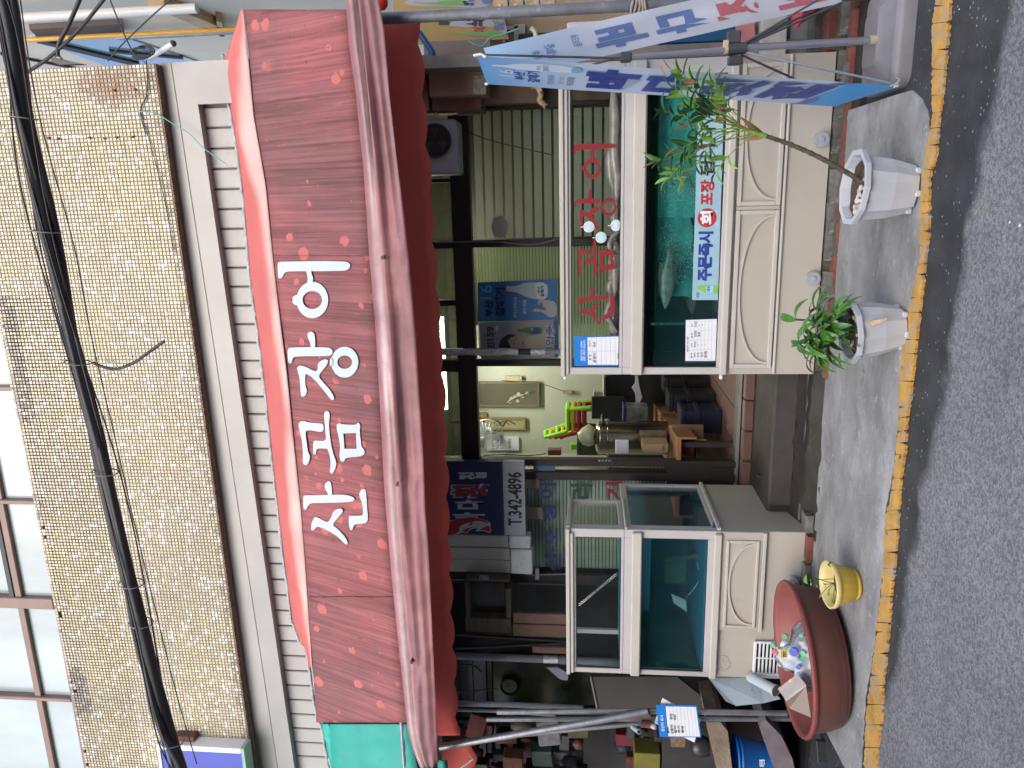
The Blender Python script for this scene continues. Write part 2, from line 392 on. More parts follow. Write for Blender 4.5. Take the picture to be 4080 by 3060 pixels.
# concrete apron, its front edge as worn in the photo
front = [(195, 1969), (215, 1990), (250, 2004), (290, 2004), (340, 1993), (395, 1999), (440, 1990), (553, 1987), (670, 1959), (820, 1942), (920, 1936), (1020, 1926), (1106, 1909), (1206, 1907), (1340, 1892), (1440, 1879), (1500, 1868), (1600, 1862), (1700, 1855)]
rows = [[], [], [], [], []]
for i in range(150):
    y = 195 + i * 10.2; f = interp(front, y) + 3 * noise.noise(Vector((y * .07, 0, 0)))
    p = at(f, y, Z=.008)
    for k, (fy, z) in enumerate(((0, .0), (.012, .010), (.2, .022), (.6, .04), (1, .05))):
        Y = p.y + (4.90 - p.y) * fy
        rows[k].append(Vector((p.x * Y / p.y if False else p.x, Y, z + (.004 * noise.noise(Vector((p.x * 3, Y * 4, 0))) if fy > .1 else 0))))
apron = struct(ob('concrete_apron', MB().grid(rows), concrete))
# yellow edge line: worn thermoplastic in separate cracked slabs
yel = mat('worn_yellow_paint', (.56, .315, .07), .7, var=.3, scale=9, bump=.6, bscale=70, dirt=[((.42, .30, .17), .5, 11, .08), ((.06, .058, .05), .655, 17, .03)])
yin = [(0, 2022), (57, 2014), (133, 2015), (200, 2014), (253, 2015), (333, 1999), (383, 1992), (500, 1987), (553, 1989), (603, 1979), (670, 1964), (720, 1954), (786, 1947), (853, 1942), (920, 1942), (970, 1936), (1020, 1932), (1086, 1922), (1106, 1914), (1206, 1909), (1273, 1906), (1340, 1896), (1406, 1889), (1473, 1881), (1539, 1872), (1606, 1869), (1720, 1866)]
yout = [(0, 2052), (57, 2049), (133, 2042), (200, 2036), (253, 2028), (333, 2022), (383, 2007), (500, 2006), (553, 1999), (603, 1994), (670, 1987), (720, 1981), (786, 1974), (853, 1967), (920, 1957), (970, 1956), (1020, 1947), (1086, 1942), (1106, 1941), (1206, 1934), (1273, 1926), (1340, 1921), (1406, 1916), (1473, 1907), (1539, 1906), (1606, 1897), (1720, 1890)]
line = thing('yellow_edge_line', 'cracked and worn yellow painted line running along the edge of the concrete apron', 'road marking', (-1, 3.85, 0))
line['kind'] = 'structure'; del line['category']
y = -60.0; rnd = random.Random(3)
while y < 1720:
    ln = rnd.uniform(18, 60); seg = MB(); n_ = max(4, int(ln / 2.5)); a = []; b = []
    sk = rnd.uniform(-2, 2)
    for i in range(n_ + 1):
        t = y + (ln - rnd.uniform(.4, 1.6) * (i == n_)) * i / n_; m_ = interp(yin, t); o_ = interp(yout, t)
        j = lambda s: 3.2 * noise.noise(Vector((t * .11, s, 0))) + 1.6 * noise.noise(Vector((t * .45, s, 4)))
        e = min(i, n_ - i) / n_; rr = 2.0 * max(0, .12 - e) / .12
        a.append(at(m_ + j(1) + rr, t + sk, Z=.012)); b.append(at(o_ + j(7) - rr, t - sk, Z=.012))
    outl = a + b[::-1]; k = len(outl)
    top = [Vector((p.x, p.y, .016)) for p in outl]; bot = [Vector((p.x, p.y, .001)) for p in outl]
    rws = [[Vector((p.x, p.y, .001)) for p in a], [Vector((p.x, p.y, .016)) for p in a], [(Vector(p) + Vector(q)) / 2 + Vector((0, 0, .005)) for p, q in zip(a, b)], [Vector((p.x, p.y, .014)) for p in b], [Vector((p.x, p.y, .001)) for p in b]]
    seg.grid(rws, smooth=False)
    ob('paint_slab', seg, yel, line, fixn=True)
    y += ln

# ---------------------------------------------------------------- the tiled building above the shop
bld = thing('mosaic_tiled_building', 'upper storey clad in small beige and white mosaic tiles above the shop awnings', 'building', (-2, YM, 4.3))
XR = xx(165, 145, YM)
zb = lambda x: ZB0 + KM * (x + 1.6)
ZB0 = (zz(330, 130, YM) + zz(545, 1659, YM)) / 2
ZB = ZB0
_e, _f = at(17, 820, Y=YM), at(185, 1659, Y=YM); KSL = (_e.z - _f.z) / (_e.x - _f.x)
def sill(x): return _f.z + KSL * (x - _f.x)
ZSILL = sill(-3)
XWIN = xx(0, 640, YM)       # right end of the upstairs window band
wallm = mat('grey_render', (.23, .205, .165), .9, var=.2, bump=.3)
mb = MB()
XL = -7.5
mb.prism([(XL, YM + .006, zb(XL) - .001), (XR, YM + .006, zb(XR) - .001), (XR, YM + .006, 5.4), (XL, YM + .006, 5.4)], (0, .25, 0))
mb.box(XWIN, XR, YM + .006, YM + .3, 5.4, 9.0)
mb.box(XL, XWIN, YM + .12, YM + .3, 5.4, 9.0)
ob('wall', mb, wallm, bld)
# tiles
tm = mat('mosaic_glaze', (.5, .44, .3), .28, var=.14, scale=1.1, bump=.12, bscale=50, attr='tint')
stn = mat('rust_stained_glaze', (.36, .17, .07), .4, var=.4, scale=14)
T = .0271; cells = []
rs1 = at(190, 200, Y=YM); rs2 = at(300, 165, Y=YM)
nx = int((XR + 6.0) / T)
for i in range(nx):
    x = XR - T * (i + .5)
    top = 7.6 if x > XWIN else sill(x) - .012
    j = 0; z = zb(x) + T * .5
    while z < top:
        cells.append((x, z)); z += T
vis = []
for (x, z) in cells:
    d = Vector((x, YM, z)) - Vector((0, 0, EYE)); a = d.dot(FW); u = FOC * d.dot(RT) / a; v = -FOC * d.dot(UP) / a
    if abs(u) < 1620 and v > -2150: vis.append((a, x, z))
vis.sort(); rt = random.Random(11)
def tint(x, z):
    st = noise.noise(Vector((x * 1.3, z * 2.2, 3)))
    r = rt.random()
    if r < .085: c = (.86, .88, .92)
    else:
        w = rt.uniform(.86, 1.12); yl = rt.uniform(-.03, .03) + .05 * st
        c = ((.57 + yl * .3) * w, (.505 + yl * .2) * w, (.37 - yl) * w)
    g = noise.noise(Vector((x * 6, z * 1.4, 9)))
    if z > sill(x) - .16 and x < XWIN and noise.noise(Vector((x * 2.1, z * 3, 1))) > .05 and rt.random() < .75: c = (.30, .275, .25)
    dx, dz = x - (rs1.x + rs2.x) / 2, z - (rs1.z + rs2.z) / 2
    q = (dx / .16) ** 2 + (dz / .32) ** 2
    if q < 1 and rt.random() < 1.25 - q: k = rt.uniform(.5, 1) * (1.1 - q); c = tuple(a * (1 - k) + b * k for a, b in zip(c, (.30, .12, .045)))
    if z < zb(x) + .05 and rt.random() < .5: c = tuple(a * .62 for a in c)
    return c
def tile_mb(mb, x, y, z, s, d=.006, rot=0):
    h = s / 2; b = .0022
    vs = [(x - h, y, z - h), (x + h, y, z - h), (x + h, y, z + h), (x - h, y, z + h), (x - h + b, y - d, z - h + b), (x + h - b, y - d, z - h + b), (x + h - b, y - d, z + h - b), (x - h + b, y - d, z + h - b)]
    mb.add(vs, [(4, 5, 6, 7), (0, 1, 5, 4), (1, 2, 6, 5), (2, 3, 7, 6), (3, 0, 4, 7)])
def put_tint(o, cols):
    at_ = o.data.color_attributes.new('tint', 'FLOAT_COLOR', 'CORNER'); buf = []
    for c in cols: buf += list((*c, 1)) * 20
    at_.data.foreach_set('color', buf)
mb = MB(); cc_ = []
single = set((round(x, 4), round(z, 4)) for a, x, z in vis[:300])
for (x, z) in cells:
    if (round(x, 4), round(z, 4)) in single: continue
    if x < XWIN and z > sill(x) - .05 and rt.random() < .06: continue       # tiles lost under the sill
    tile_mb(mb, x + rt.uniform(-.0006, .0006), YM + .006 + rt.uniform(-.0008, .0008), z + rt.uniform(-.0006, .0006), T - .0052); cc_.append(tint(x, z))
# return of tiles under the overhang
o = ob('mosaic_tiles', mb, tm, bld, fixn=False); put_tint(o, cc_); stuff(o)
small = {}
for a, x, z in vis[:300]:
    t = MB(); tile_mb(t, 0, 0, 0, T - .0052); c = tint(x, z)
    key = tuple(int(v * 8) for v in c)
    if key not in small:
        me = meshof(t, tm, 'mosaic_tile'); ca = me.color_attributes.new('tint', 'FLOAT_COLOR', 'CORNER'); ca.data.foreach_set('color', list((*c, 1)) * 20); small[key] = me
    piece('mosaic_tile', small[key], None, bld, (x, YM + .006, z))
# brown soffit tiles on the edge below
mb = MB(); btile = mat('brown_soffit_tile', (.17, .095, .062), .5, var=.35, scale=20, bump=.2)
i = 0
x = XR
while x > -6:
    for k in range(2):
        s = T * 1.02
        mb.box(x - s + .003, x, YM + .004 + k * s, YM + .004 + (k + 1) * s - .003, zb(x) - .008 + rt.uniform(-.002, .002), zb(x) - .002)
    x -= s
stuff(ob('soffit_tiles', mb, btile, bld))
# metal fascia: sloping sheet and a lower lip
fas = mat('beige_sheet_metal', (.31, .30, .29), .42, metal=.15, var=.12, scale=1.6, bump=.05, bscale=8, dirt=[((.36, .31, .27), .56, 1.4, .3)])
zf0, zf1, zf2 = ZB + .06, zz(420, 600, YS - .06), zz(462, 600, YS - .055)
mb = MB()
xr = xx(430, 132, YS - .06)
for xa1, xb1 in ((XL, xr),):
    sec = lambda X: [(X, YS - .02, zlip(X) + .36), (X, YS - .06, zlip(X) + .15), (X, YS - .055, zlip(X) + .146), (X, YS - .055, zlip(X)), (X, YS + .25, zlip(X)), (X, YS + .25, zlip(X) + .36)]
    mb.add(sec(xa1) + sec(xb1), [(k, (k + 1) % 6, 6 + (k + 1) % 6, 6 + k) for k in range(6)] + [tuple(range(6)), tuple(range(6, 12))])
ob('fascia', mb, fas, bld)
mb = MB().prism([(XL, YS - .064, zlip(XL) - .004), (xr + .002, YS - .064, zlip(xr) - .004), (xr + .002, YS - .064, zlip(xr) + .02), (XL, YS - .064, zlip(XL) + .02)], (0, .0075, 0)); ob('fascia_lip', mb, fas, bld)
# mitred end panel reaching down to the awning on the right
x0e = xx(430, 225, YS - .07); ze = zz(480, 150, YS - .07)
mb = MB().prism([(x0e, YS - .066, zlip(x0e) + .018), (xr, YS - .066, zlip(xr) + .018), (xr, YS - .066, ze - .35), (x0e, YS - .066, ze - .35)], (0, .04, 0))
ob('end_panel', mb, fas, bld)
# vertical siding panels
sid = mat('siding_panel', (.40, .385, .37), .5, var=.08, scale=3, bump=.05, island=.05, dirt=[((.30, .26, .22), .6, 3, .2)])
pw = (xx(480, 260, YS) - xx(600, 1500, YS)) / 33.0
mb = MB().bbox(-pw / 2 + .006, pw / 2 - .006, 0, .03, -.45, .32, .006); me = meshof(mb, sid, 'siding_panel')
zc = zz(470, 400, YS)
x = x0e - pw / 2 - .01
while x > -6.5:
    piece('siding_panel', me, None, bld, (x, YS + rt.uniform(0, .003), zc)); x -= pw
ob('siding_backing', MB().box(XL, XR, YS + .028, YS + .08, 3.2, zf2), flat('seam_shadow', (.22, .19, .17), .8), bld)
# ragged mortar bead where the awning is sealed to the siding
bead = mat('ragged_sealant', (.42, .43, .45), .8, var=.35, scale=20, bump=.8, bscale=60)
AWTOP = [(483, 118), (492, 200), (510, 300), (527, 425), (541, 600), (556, 700), (575, 850), (590, 1000), (612, 1190), (632, 1340), (648, 1385), (662, 1400), (668, 1430), (680, 1520), (698, 1580), (712, 1660), (722, 1720)]
pts = []
for (a, b), (c, d) in zip(AWTOP, AWTOP[1:]):
    for k in range(8):
        t = k / 8; yy = b + (d - b) * t; xq = a + (c - a) * t
        pts.append(at(xq - 2 + 2.6 * noise.noise(Vector((yy * .06, 2, 0))) + 1.5 * noise.noise(Vector((yy * .3, 2, 0))), yy, Y=YS - .012))
ob('sealant_bead', MB().tube(pts, .016, 6, rf=lambda t: .013 + .007 * noise.noise(Vector((t * 60, 0, 0)))), bead, bld)
pts2 = [p + Vector((0, -.004, -.028 + .012 * noise.noise(p * 9))) for p in pts]
ob('sealant_bead', MB().tube(pts2, .012, 6, rf=lambda t: .011 + .007 * noise.noise(Vector((t * 80, 5, 0)))), bead, bld)
# upstairs windows
wfr = mat('brown_window_frame', (.23, .15, .125), .45, var=.15, scale=5, bump=.05)
wgl = mat('pale_film_behind_glass', (.36, .44, .47), .3, var=.3, scale=1.6, bump=0, streak=(1, 1, .3), coat=.6)
YW = YM + .06
def wrect(name, x0, x1, y0, y1, dy0, dy1, m, par=None):
    """box spanning photo columns (image x = height) x0..x1 at y mid, on the window plane"""
    ym = (y0 + y1) / 2
    return ob(name, MB().bbox(xx(x1, y1, YW), xx(x1, y0, YW), YW + dy0, YW + dy1, zz(x1, ym, YW), zz(x0, ym, YW), .004), m, par or bld)
zs = lambda x: sill(x)
rail_h = zz(40, 1296, YW) - zz(125, 1290, YW)
mull = [xx(0, 1686, YW), xx(170, 1510, YW), xx(120, 1302, YW), xx(77, 1083, YW), xx(14, 838, YW), XWIN]
zr = sill(-2) + (zz(55, 1296, YW) - zz(125, 1292, YW))
ob('window_frame', MB().bbox(-6.2, XWIN, YW - .03, YW + .05, sill(-3) - .012, sill(-3) + .022, .005), wfr, bld)
rails = [(zr, zr + .065)]
for a, b in zip(mull, mull[1:]):
    ob('window_rail', MB().bbox(a, b, YW - .012, YW + .05, zr, zr + .06, .005), wfr, bld)
    g = ob('window_pane', MB().box(a, b, YW + .02, YW + .03, sill(-3), zr), wgl, bld)
    g = ob('window_pane', MB().box(a, b, YW + .035, YW + .045, zr, zr + 1.3), wgl, bld)
for k, a in enumerate(mull):
    w = .1 if k == 2 else .035
    ob('window_mullion', MB().bbox(a - w / 2, a + w / 2, YW - .03, YW + .05, sill(-3) + .024, 7.2, .006), wfr, bld)
for a, b in ((mull[4] - .0, mull[2]), (mull[1] - .4, mull[1])):
    pass
dk = flat('dark_track', (.05, .05, .06), .6)
ob('window_track', MB().box(mull[2] + .05, mull[3], YW - .02, YW + .03, zr + .062, zr + .10), dk, bld)
ob('window_track', MB().box(mull[2] - .9 , mull[2] - .052, YW + .046, YW + .06, zr + .062, zr + .08), dk, bld)
# bolts left in the wall
mb = MB()
for (px, py) in ((248, 195), (293, 193), (107, 298), (127, 300), (195, 298), (228, 300), (253, 297), (287, 296)):
    p = at(px, py, Y=YM); mb.rod(p + Vector((0, .004, 0)), p + Vector((0, -.014, 0)), .008, 8)
ob('rusty_bolt', mb, mat('rust', (.14, .055, .03), .85, var=.4, scale=30), bld)
# blue sign box at the left edge
sg = thing('blue_sign_box', 'plain blue sign panel in a white frame on the mosaic wall at the far left', 'sign', (-4.4, YM, 4.6))
zt, zb_ = zz(345, 1659, YM - .12), zz(533, 1659, YM - .12); xs = xx(430, 1612, YM - .12)
ob('panel', MB().bbox(xs - 1.6, xs - .05, YM - .115, YM - .02, zb_ + .03, zt - .03, .003), flat('sign_blue', (.055, .08, .44), .4), sg)
m_ = white
ob('frame', MB().bbox(xs - 1.6, xs, YM - .125, YM - .003, zt - .03, zt, .004).bbox(xs - .05, xs, YM - .125, YM - .003, zb_ + .03, zt - .03, .004), m_, sg)
ob('bottom_trim', MB().bbox(xs - 1.6, xs, YM - .125, YM - .003, zb_, zb_ + .03, .004), flat('pale_green_trim', (.3, .48, .38), .5), sg)
p = at(425, 1608, Y=YM - .05)
ob('bracket', MB().bbox(xs + .002, xs + .05, YM - .08, YM - .003, zz(425, 1605, YM) - .03, zz(390, 1605, YM), .004), mat('rust', (.14, .055, .03), .85), sg)

# ---------------------------------------------------------------- building across the side alley
XN = 2.25
nb = thing('cream_neighbour_building', 'sunlit cream building beyond the alley with pipes and blue tinted windows', 'building', (XN, 10, 0))
crw = mat('cream_wall', (.88, .80, .66), .7, var=.08, scale=1.5, bump=.15, dirt=[((.55, .48, .38), .64, 1.2, .3)])
ob('wall', MB().box(XN, XN + 3, 6.9, 20, 0, 14), crw, nb)
def side(name, pts, th, m, par=nb):
    return ob(name, MB().prism([at(a, b, X=XN - .002) for a, b in pts], (-th, 0, 0)), m, par)
side('window_band', [(178, 48), (262, 76), (408, 124), (430, 132), (230, 140), (60, 78)], .02, mat('blue_window_glass', (.42, .58, .68), .15, var=.15, scale=.8, bump=0, coat=1))
side('dark_eave', [(62, 52), (262, 40), (268, 62), (210, 72), (85, 76)], .06, flat('dark_eave_paint', (.13, .1, .09), .7))
side('window_rail', [(85, 78), (300, 130), (300, 138), (78, 84)], .05, dk)
side('window_rail', [(235, 102), (395, 118), (395, 121), (235, 106)], .05, dk)
side('canopy_beam', [(318, -10), (352, -10), (440, 24), (482, 44), (482, 62), (430, 40)], .10, mat('tan_beam', (.68, .48, .28), .6, var=.2))
side('canopy_edge', [(465, 25), (478, 30), (484, 60), (470, 60)], .10, mat('tan_beam', (.52, .34, .18), .6))
side('wall_panel_seam', [(0, 112), (20, 116), (165, 145), (165, 147), (0, 114)], .03, dk)
og = mat('orange_gas_pipe', (.75, .42, .07), .4, var=.08, bump=0)
def vpipe(name, a, b, off, r, m, label, grp=None):
    p = at(a[0], a[1], X=XN - off); q = at(b[0], b[1], X=XN - off); q = Vector((q.x, p.y * .5 + q.y * .5, q.z)); p = Vector((p.x, q.y, p.z))
    return ob(name, MB().rod(p, q, r, 10), m, nb)
vpipe('gas_pipe', (-20, 88), (525, 64), .12, .03, og, '')
vpipe('drain_pipe', (240, 76), (530, 72), .1, .035, steel, '')
vpipe('drain_pipe', (-20, 55), (400, 5), .16, .05, white, '')
# the far side of the street, seen only as dark reflections in the glass
opp = thing('building_across_street', 'plain shaded building across the street seen as dark reflections in the tank glass', 'building', (-1, -6.5, 0))
ob('wall', MB().box(-14, 12, -7.5, -6.5, 0, 5.2), mat('shaded_brick_wall', (.10, .085, .075), .85, var=.3), opp)
for k in range(6): ob('window', MB().box(-11 + k * 3.6, -9.6 + k * 3.6, -6.5, -6.46, 1.1, 2.5), flat('pale_shutter', (.32, .33, .34), .6), opp)
# something pale behind: the far end of the alley
far = thing('far_alley_building', 'pale wall closing the end of the alley far behind', 'building', (1.5, 19, 0))
ob('wall', MB().box(-1, 2.2, 18, 19, 0, 9.5), mat('pale_far_wall', (.66, .66, .62), .8, var=.1), far)

# ---------------------------------------------------------------- overhead cables
def sag(a, b, s, n=14):
    a, b = Vector(a), Vector(b); out = []
    for i in range(n + 1):
        t = i / n; p = a.lerp(b, t); p.z -= s * 4 * t * (1 - t); out.append(p)
    return out
YC = 3.3
cb = thing('overhead_cable_bundle', 'thick bundle of black telephone cables sagging across the upper wall', 'cable bundle', (0, YC, 3.9))
path = [at(a, b, Y=YC) for a, b in ((-60, -150), (8, 0), (52, 270), (100, 500), (165, 770), (222, 1000), (276, 1230), (318, 1400), (362, 1570), (392, 1660), (425, 1780))]
def spline(pts, n=6):
    out = []
    for i in range(len(pts) - 1):
        p0, p1, p2, p3 = pts[max(i - 1, 0)], pts[i], pts[i + 1], pts[min(i + 2, len(pts) - 1)]
        for k in range(n):
            t = k / n; out.append(.5 * ((2 * p1) + (p2 - p0) * t + (2 * p0 - 5 * p1 + 4 * p2 - p3) * t * t + (3 * p1 - p0 - 3 * p2 + p3) * t ** 3))
    return out + [pts[-1]]
sp = spline([Vector(p) for p in path], 8); rc = random.Random(5)
for k in range(14):
    r = rc.choice([.006, .008, .011, .013]); a0 = rc.uniform(0, 6.28); tw = rc.uniform(.15, .5); rad = rc.uniform(.006, .022); lo = rc.uniform(0, 6)
    r *= 1.25; rad *= 1.7
    if k == 0: r, rad = .030, .0
    if k == 1: r, rad, a0 = .020, .032, 4.2
    q = []
    for i, p in enumerate(sp):
        a = a0 + tw * i * .18 + .4 * math.sin(i * .2 + lo); rr = rad * (1 + .25 * math.sin(i * .31 + lo))
        if k > 9: rr = .048 + .020 * math.sin(i * .17 + lo)
        q.append(p + Vector((0, math.cos(a) * rr, math.sin(a) * rr)))
    ob('cable', MB().tube(q, r if k <= 9 else .004, 8), rubber, cb)
for y in (255, 500, 783, 1020, 1260, 1345, 1600):
    x = interp([(0, 8), (270, 52), (500, 100), (770, 165), (1000, 222), (1230, 276), (1400, 318), (1570, 362), (1660, 392)], y)
    c = at(x, y, Y=YC); pts = [c + Vector((.008 * math.sin(a), .055 * math.cos(a), .062 * math.sin(a))) for a in [i * .5236 for i in range(13)]]
    ob('cable_tie', MB().tube(pts, .003, 6), flat('grey_tie', (.2, .19, .2), .5), cb)
wire = flat('thin_black_wire', (.03, .03, .035), .6)
def wire_thing(pts, Y, r, label, cat='cable', m=wire, name='cable'):
    q = spline([at(a, b, Y=Y) if len((a, b)) == 2 else None for a, b in pts], 6)
    o = ob(name, MB().tube(q, r, 6), m); return tag(o, label, cat)
wire_thing([(-10, -20), (5, 110), (40, 250), (105, 490), (165, 790), (215, 1010), (272, 1235), (310, 1390), (350, 1600), (372, 1680)], YC + .05, .004, 'thin messenger wire running just above the thick cable bundle')
wire_thing([(40, -30), (62, 130), (85, 250), (112, 357), (160, 533), (197, 726), (250, 953), (283, 1100), (333, 1306), (383, 1506), (425, 1650)], YC - .05, .0032, 'loose thin wire running just below the thick cable bundle')
wire_thing([(201, 783), (215, 790), (250, 797), (290, 783), (320, 762), (355, 737)], YC - .02, .0075, 'short cut black cable end dangling from the bundle', m=rubber)
wire_thing([(180, -20), (150, 50), (127, 95), (125, 122)], 4.0, .011, 'black service cable coming down to the roof corner bracket', m=rubber)
wire_thing([(235, -15), (170, 65), (105, 125), (60, 155)], 4.0, .009, 'grey service cable crossing in front of the alley')
wire_thing([(238, 0), (262, 60), (287, 112), (300, 125)], 4.3, .004, 'thin wire dropping to the coiled wire bundle at the wall corner')
wire_thing([(368, 0), (320, 42), (262, 98), (233, 132)], 4.4, .004, 'thin wire slanting down from the neighbouring canopy')
wire_thing([(303, 125), (330, 150), (370, 172), (425, 222)], YM + .1, .003, 'thin wire lying along the mitre of the metal fascia')
wire_thing([(316, 130), (318, 200), (303, 240), (315, 290)], YM - .01, .004, 'thin black wire stapled below the rust stain')
wire_thing([(305, 245), (330, 330), (355, 430), (375, 540)], YM - .01, .003, 'long thin wire trailing along the bottom rows of tiles')
grn = flat('green_cord', (.15, .42, .38), .7)
wire_thing([(297, 240), (335, 245), (370, 265), (410, 290), (440, 320), (490, 355)], YM - .02, .0035, 'frayed green cord hanging from the tiles over the fascia', m=grn, name='cord', cat='cord')
wire_thing([(228, 772), (236, 785), (243, 778), (256, 795)], YC - .03, .0025, 'tangle of green thread caught on the cable bundle', m=grn, name='thread', cat='thread')
cl = thing('coiled_wire', 'small coil of spare black wire tied at the top corner of the fascia', 'wire coil', at(305, 118, Y=YM - .06))
for k in range(7):
    c = at(302, 117, Y=YM - .06); a = rc.uniform(-.3, .3)
    pts = [c + Vector((.035 * math.sin(t) + .01 * a, .01 * math.cos(t * 2 + k), .07 * math.cos(t) * (1 + .2 * a))) + Vector((k * .003, 0, -.06 * k * .1)) for t in [i * .42 for i in range(15)]]
    ob('loop', MB().tube(pts, .0035, 5), wire, cl)
bk = thing('roof_corner_bracket', 'dark steel bracket at the roof corner holding the service cable', 'bracket', at(120, 130, Y=YM))
ob('plate', MB().prism([at(108, 122, Y=YM - .01), at(180, 138, Y=YM - .01), at(128, 140, Y=YM - .01), at(112, 134, Y=YM - .01)], (0, .04, 0)), flat('dark_steel', (.06, .06, .065), .5, metal=.5), bk)
ob('hook', MB().tube([at(118, 122, Y=YM - .03), at(126, 118, Y=YM - .03), at(134, 128, Y=YM - .03)], .008, 6), flat('dark_steel', (.06, .06, .065)), bk)
st = thing('roof_strut', 'short white strut slanting up from the mosaic wall corner', 'strut', at(330, 125, Y=YM))
ob('bar', MB().rod(at(322, 126, Y=YM + .02), at(375, 94, Y=YM + .02), .018, 8), white, st)
ob('clamp', MB().ball(at(374, 94, Y=YM + .02), .022), rubber, st)
# ---------------------------------------------------------------- red awning
redface = canvas('weathered_red_canvas', (.265, .090, .093), (.185, .082, .086), (.48, .14, .125), blot=.46)
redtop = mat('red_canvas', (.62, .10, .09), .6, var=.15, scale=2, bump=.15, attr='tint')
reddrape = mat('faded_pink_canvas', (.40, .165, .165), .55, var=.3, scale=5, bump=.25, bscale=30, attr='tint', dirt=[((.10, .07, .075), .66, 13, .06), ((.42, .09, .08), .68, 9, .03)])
redunder = mat('red_canvas_underside', (.66, .11, .085), .8, var=.15, scale=2, bump=.1)
L1 = [(-20, 517), (20, 525), (100, 534), (250, 548), (400, 574), (560, 590), (700, 606), (800, 619), (950, 634), (1100, 650), (1230, 660), (1350, 668), (1470, 676), (1563, 682), (1700, 695)]
L2 = [(-40, 746), (0, 750), (100, 756), (200, 770), (367, 786), (553, 798), (686, 810), (853, 820), (1053, 830), (1240, 846), (1390, 861), (1563, 880), (1650, 892)]
L3 = [(-60, 812), (0, 818), (67, 830), (200, 841), (333, 856), (467, 873), (553, 883), (720, 898), (853, 906), (986, 915), (1106, 919), (1173, 925), (1390, 935), (1506, 941), (1646, 947)]
P0 = at(619, 800, Y=4.95); V0 = at(820, 800, Y=4.62) - P0; NF = Vector((1, 0, 0)).cross(V0).normalized()
if NF.y > 0: NF = -NF
aw = thing('red_shop_awning', 'long weathered red canvas awning with white brush lettering over the whole shop front', 'awning', (-1.2, 4.9, 3.2))
def n3(a, b, c=0): return noise.noise(Vector((a, b, c)))
ys = [20 + i * (1562 - 20) / 120 for i in range(121)]
rows = []
for k in range(9):
    t = k / 8; r = []
    for y in ys:
        a, b = interp(L1, y), interp(L2, y); p = onplane(a + (b - a) * t, y, P0, NF)
        r.append(p - NF * (.004 + .010 * max(0, .5 + n3(p.x * 1.5, p.z * 5))))
    rows.append(r)
ob('lettered_face', MB().grid(rows), redface, aw, thick=.004)
# seams of the face
for y in (553, 1290):
    pts = [onplane(interp(L1, y) + (interp(L2, y) - interp(L1, y)) * t / 10, y + .8 * math.sin(t), P0, NF) + NF * .001 for t in range(11)]
    ob('seam', MB().tube(pts, .0035, 5), redface, aw)
AWT2 = [(b, a) for a, b in AWTOP]
# upper drape back to the wall
rows = []
ysd = [20 + i * (1440 - 20) / 110 for i in range(111)]
for k in range(11):
    t = k / 10; r = []
    for y in ysd:
        x0 = interp(AWT2, max(y, 118)); x1 = interp(L1, y)
        if y < 118: x0 = x1 - (x1 - x0) * 0 - 2 - (y - 20) / 98 * 44
        if y > 1385: x0 = x0
        Y = 5.185 + (4.95 - 5.185) * t
        p1 = onplane(x1, y, P0, NF); p0 = at(x0, y, Y=5.185); p = p0.lerp(p1, t)
        w = math.sin(math.pi * t)
        pull = math.exp(-((y - 130) / 50) ** 2)
        p += Vector((0, -1, .6)) * w * (.018 + .025 * n3(p.x * .9, t * 2.2, 4) + .012 * n3(p.x * 5, t * 1.5, 8) + .05 * pull * n3(p.x * 7 + t * 4, t * 3))
        r.append(p)
    rows.append(r)
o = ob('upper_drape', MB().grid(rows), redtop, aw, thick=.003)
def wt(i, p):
    t = (i // len(ysd)) / 10; w = max(0, min(1, (t - .62 + .35 * n3(p.x * 1.1, 3, 5)) / .22)); w *= .75 + .5 * n3(p.x * 3, 7)  # pale lower strip: faded cloth plus a highlight painted along the crease
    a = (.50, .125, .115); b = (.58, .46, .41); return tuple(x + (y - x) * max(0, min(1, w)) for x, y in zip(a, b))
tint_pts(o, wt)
# lower drape, bulging forward
pins = [556, 1045, 1428, 1640]
ys3 = [-60 + i * (1646 + 60) / 190 for i in range(191)]; rows = []
for k in range(19):
    t = k / 18; r = []
    for y in ys3:
        a, b = interp(L2, y), interp(L3, y)
        if y > 1563: a = 880 + (y - 1563) * .18 + 14 * ((y - 1563) / 83) ** 2
        base = onplane(a, y, P0, NF); q = at(b, y, Y=4.43)
        p = base.lerp(q, t)
        bul = math.sin(math.pi * min(1, t * 1.25)) * .085 if t < .8 else math.sin(math.pi * 1) * 0
        bul = .09 * math.sin(math.pi * t ** .62)
        wr = .040 * n3(p.x * .7, t * 3.4, 2) + .010 * n3(p.x * 2.4, t * 7, 6)
        fold = -.060 * math.exp(-((t - .36 - .10 * n3(p.x * .55, 1)) / .06) ** 2) * (.8 + .9 * n3(p.x * .6, 9)) + .030 * math.exp(-((t - .50 - .10 * n3(p.x * .55, 1)) / .05) ** 2) + .02 * math.sin(t * 26 + 5 * n3(p.x * .5, 4)) * (.5 + n3(p.x * .9, 12))
        for pn in pins:
            d = (y - pn) / 60
            wr += -.03 * math.exp(-d * d * 6) * math.exp(-((t - .45) / .2) ** 2) + .014 * math.exp(-abs(d) * 1.5) * math.sin(18 * t + d * 5) * (t - .1)
        p += Vector((0, -1, 0)) * (bul + (wr + fold) * math.sin(math.pi * min(1, t * .9 + .05)))
        r.append(p)
    rows.append(r)
o = ob('lower_drape', MB().grid(rows), reddrape, aw, thick=.003)
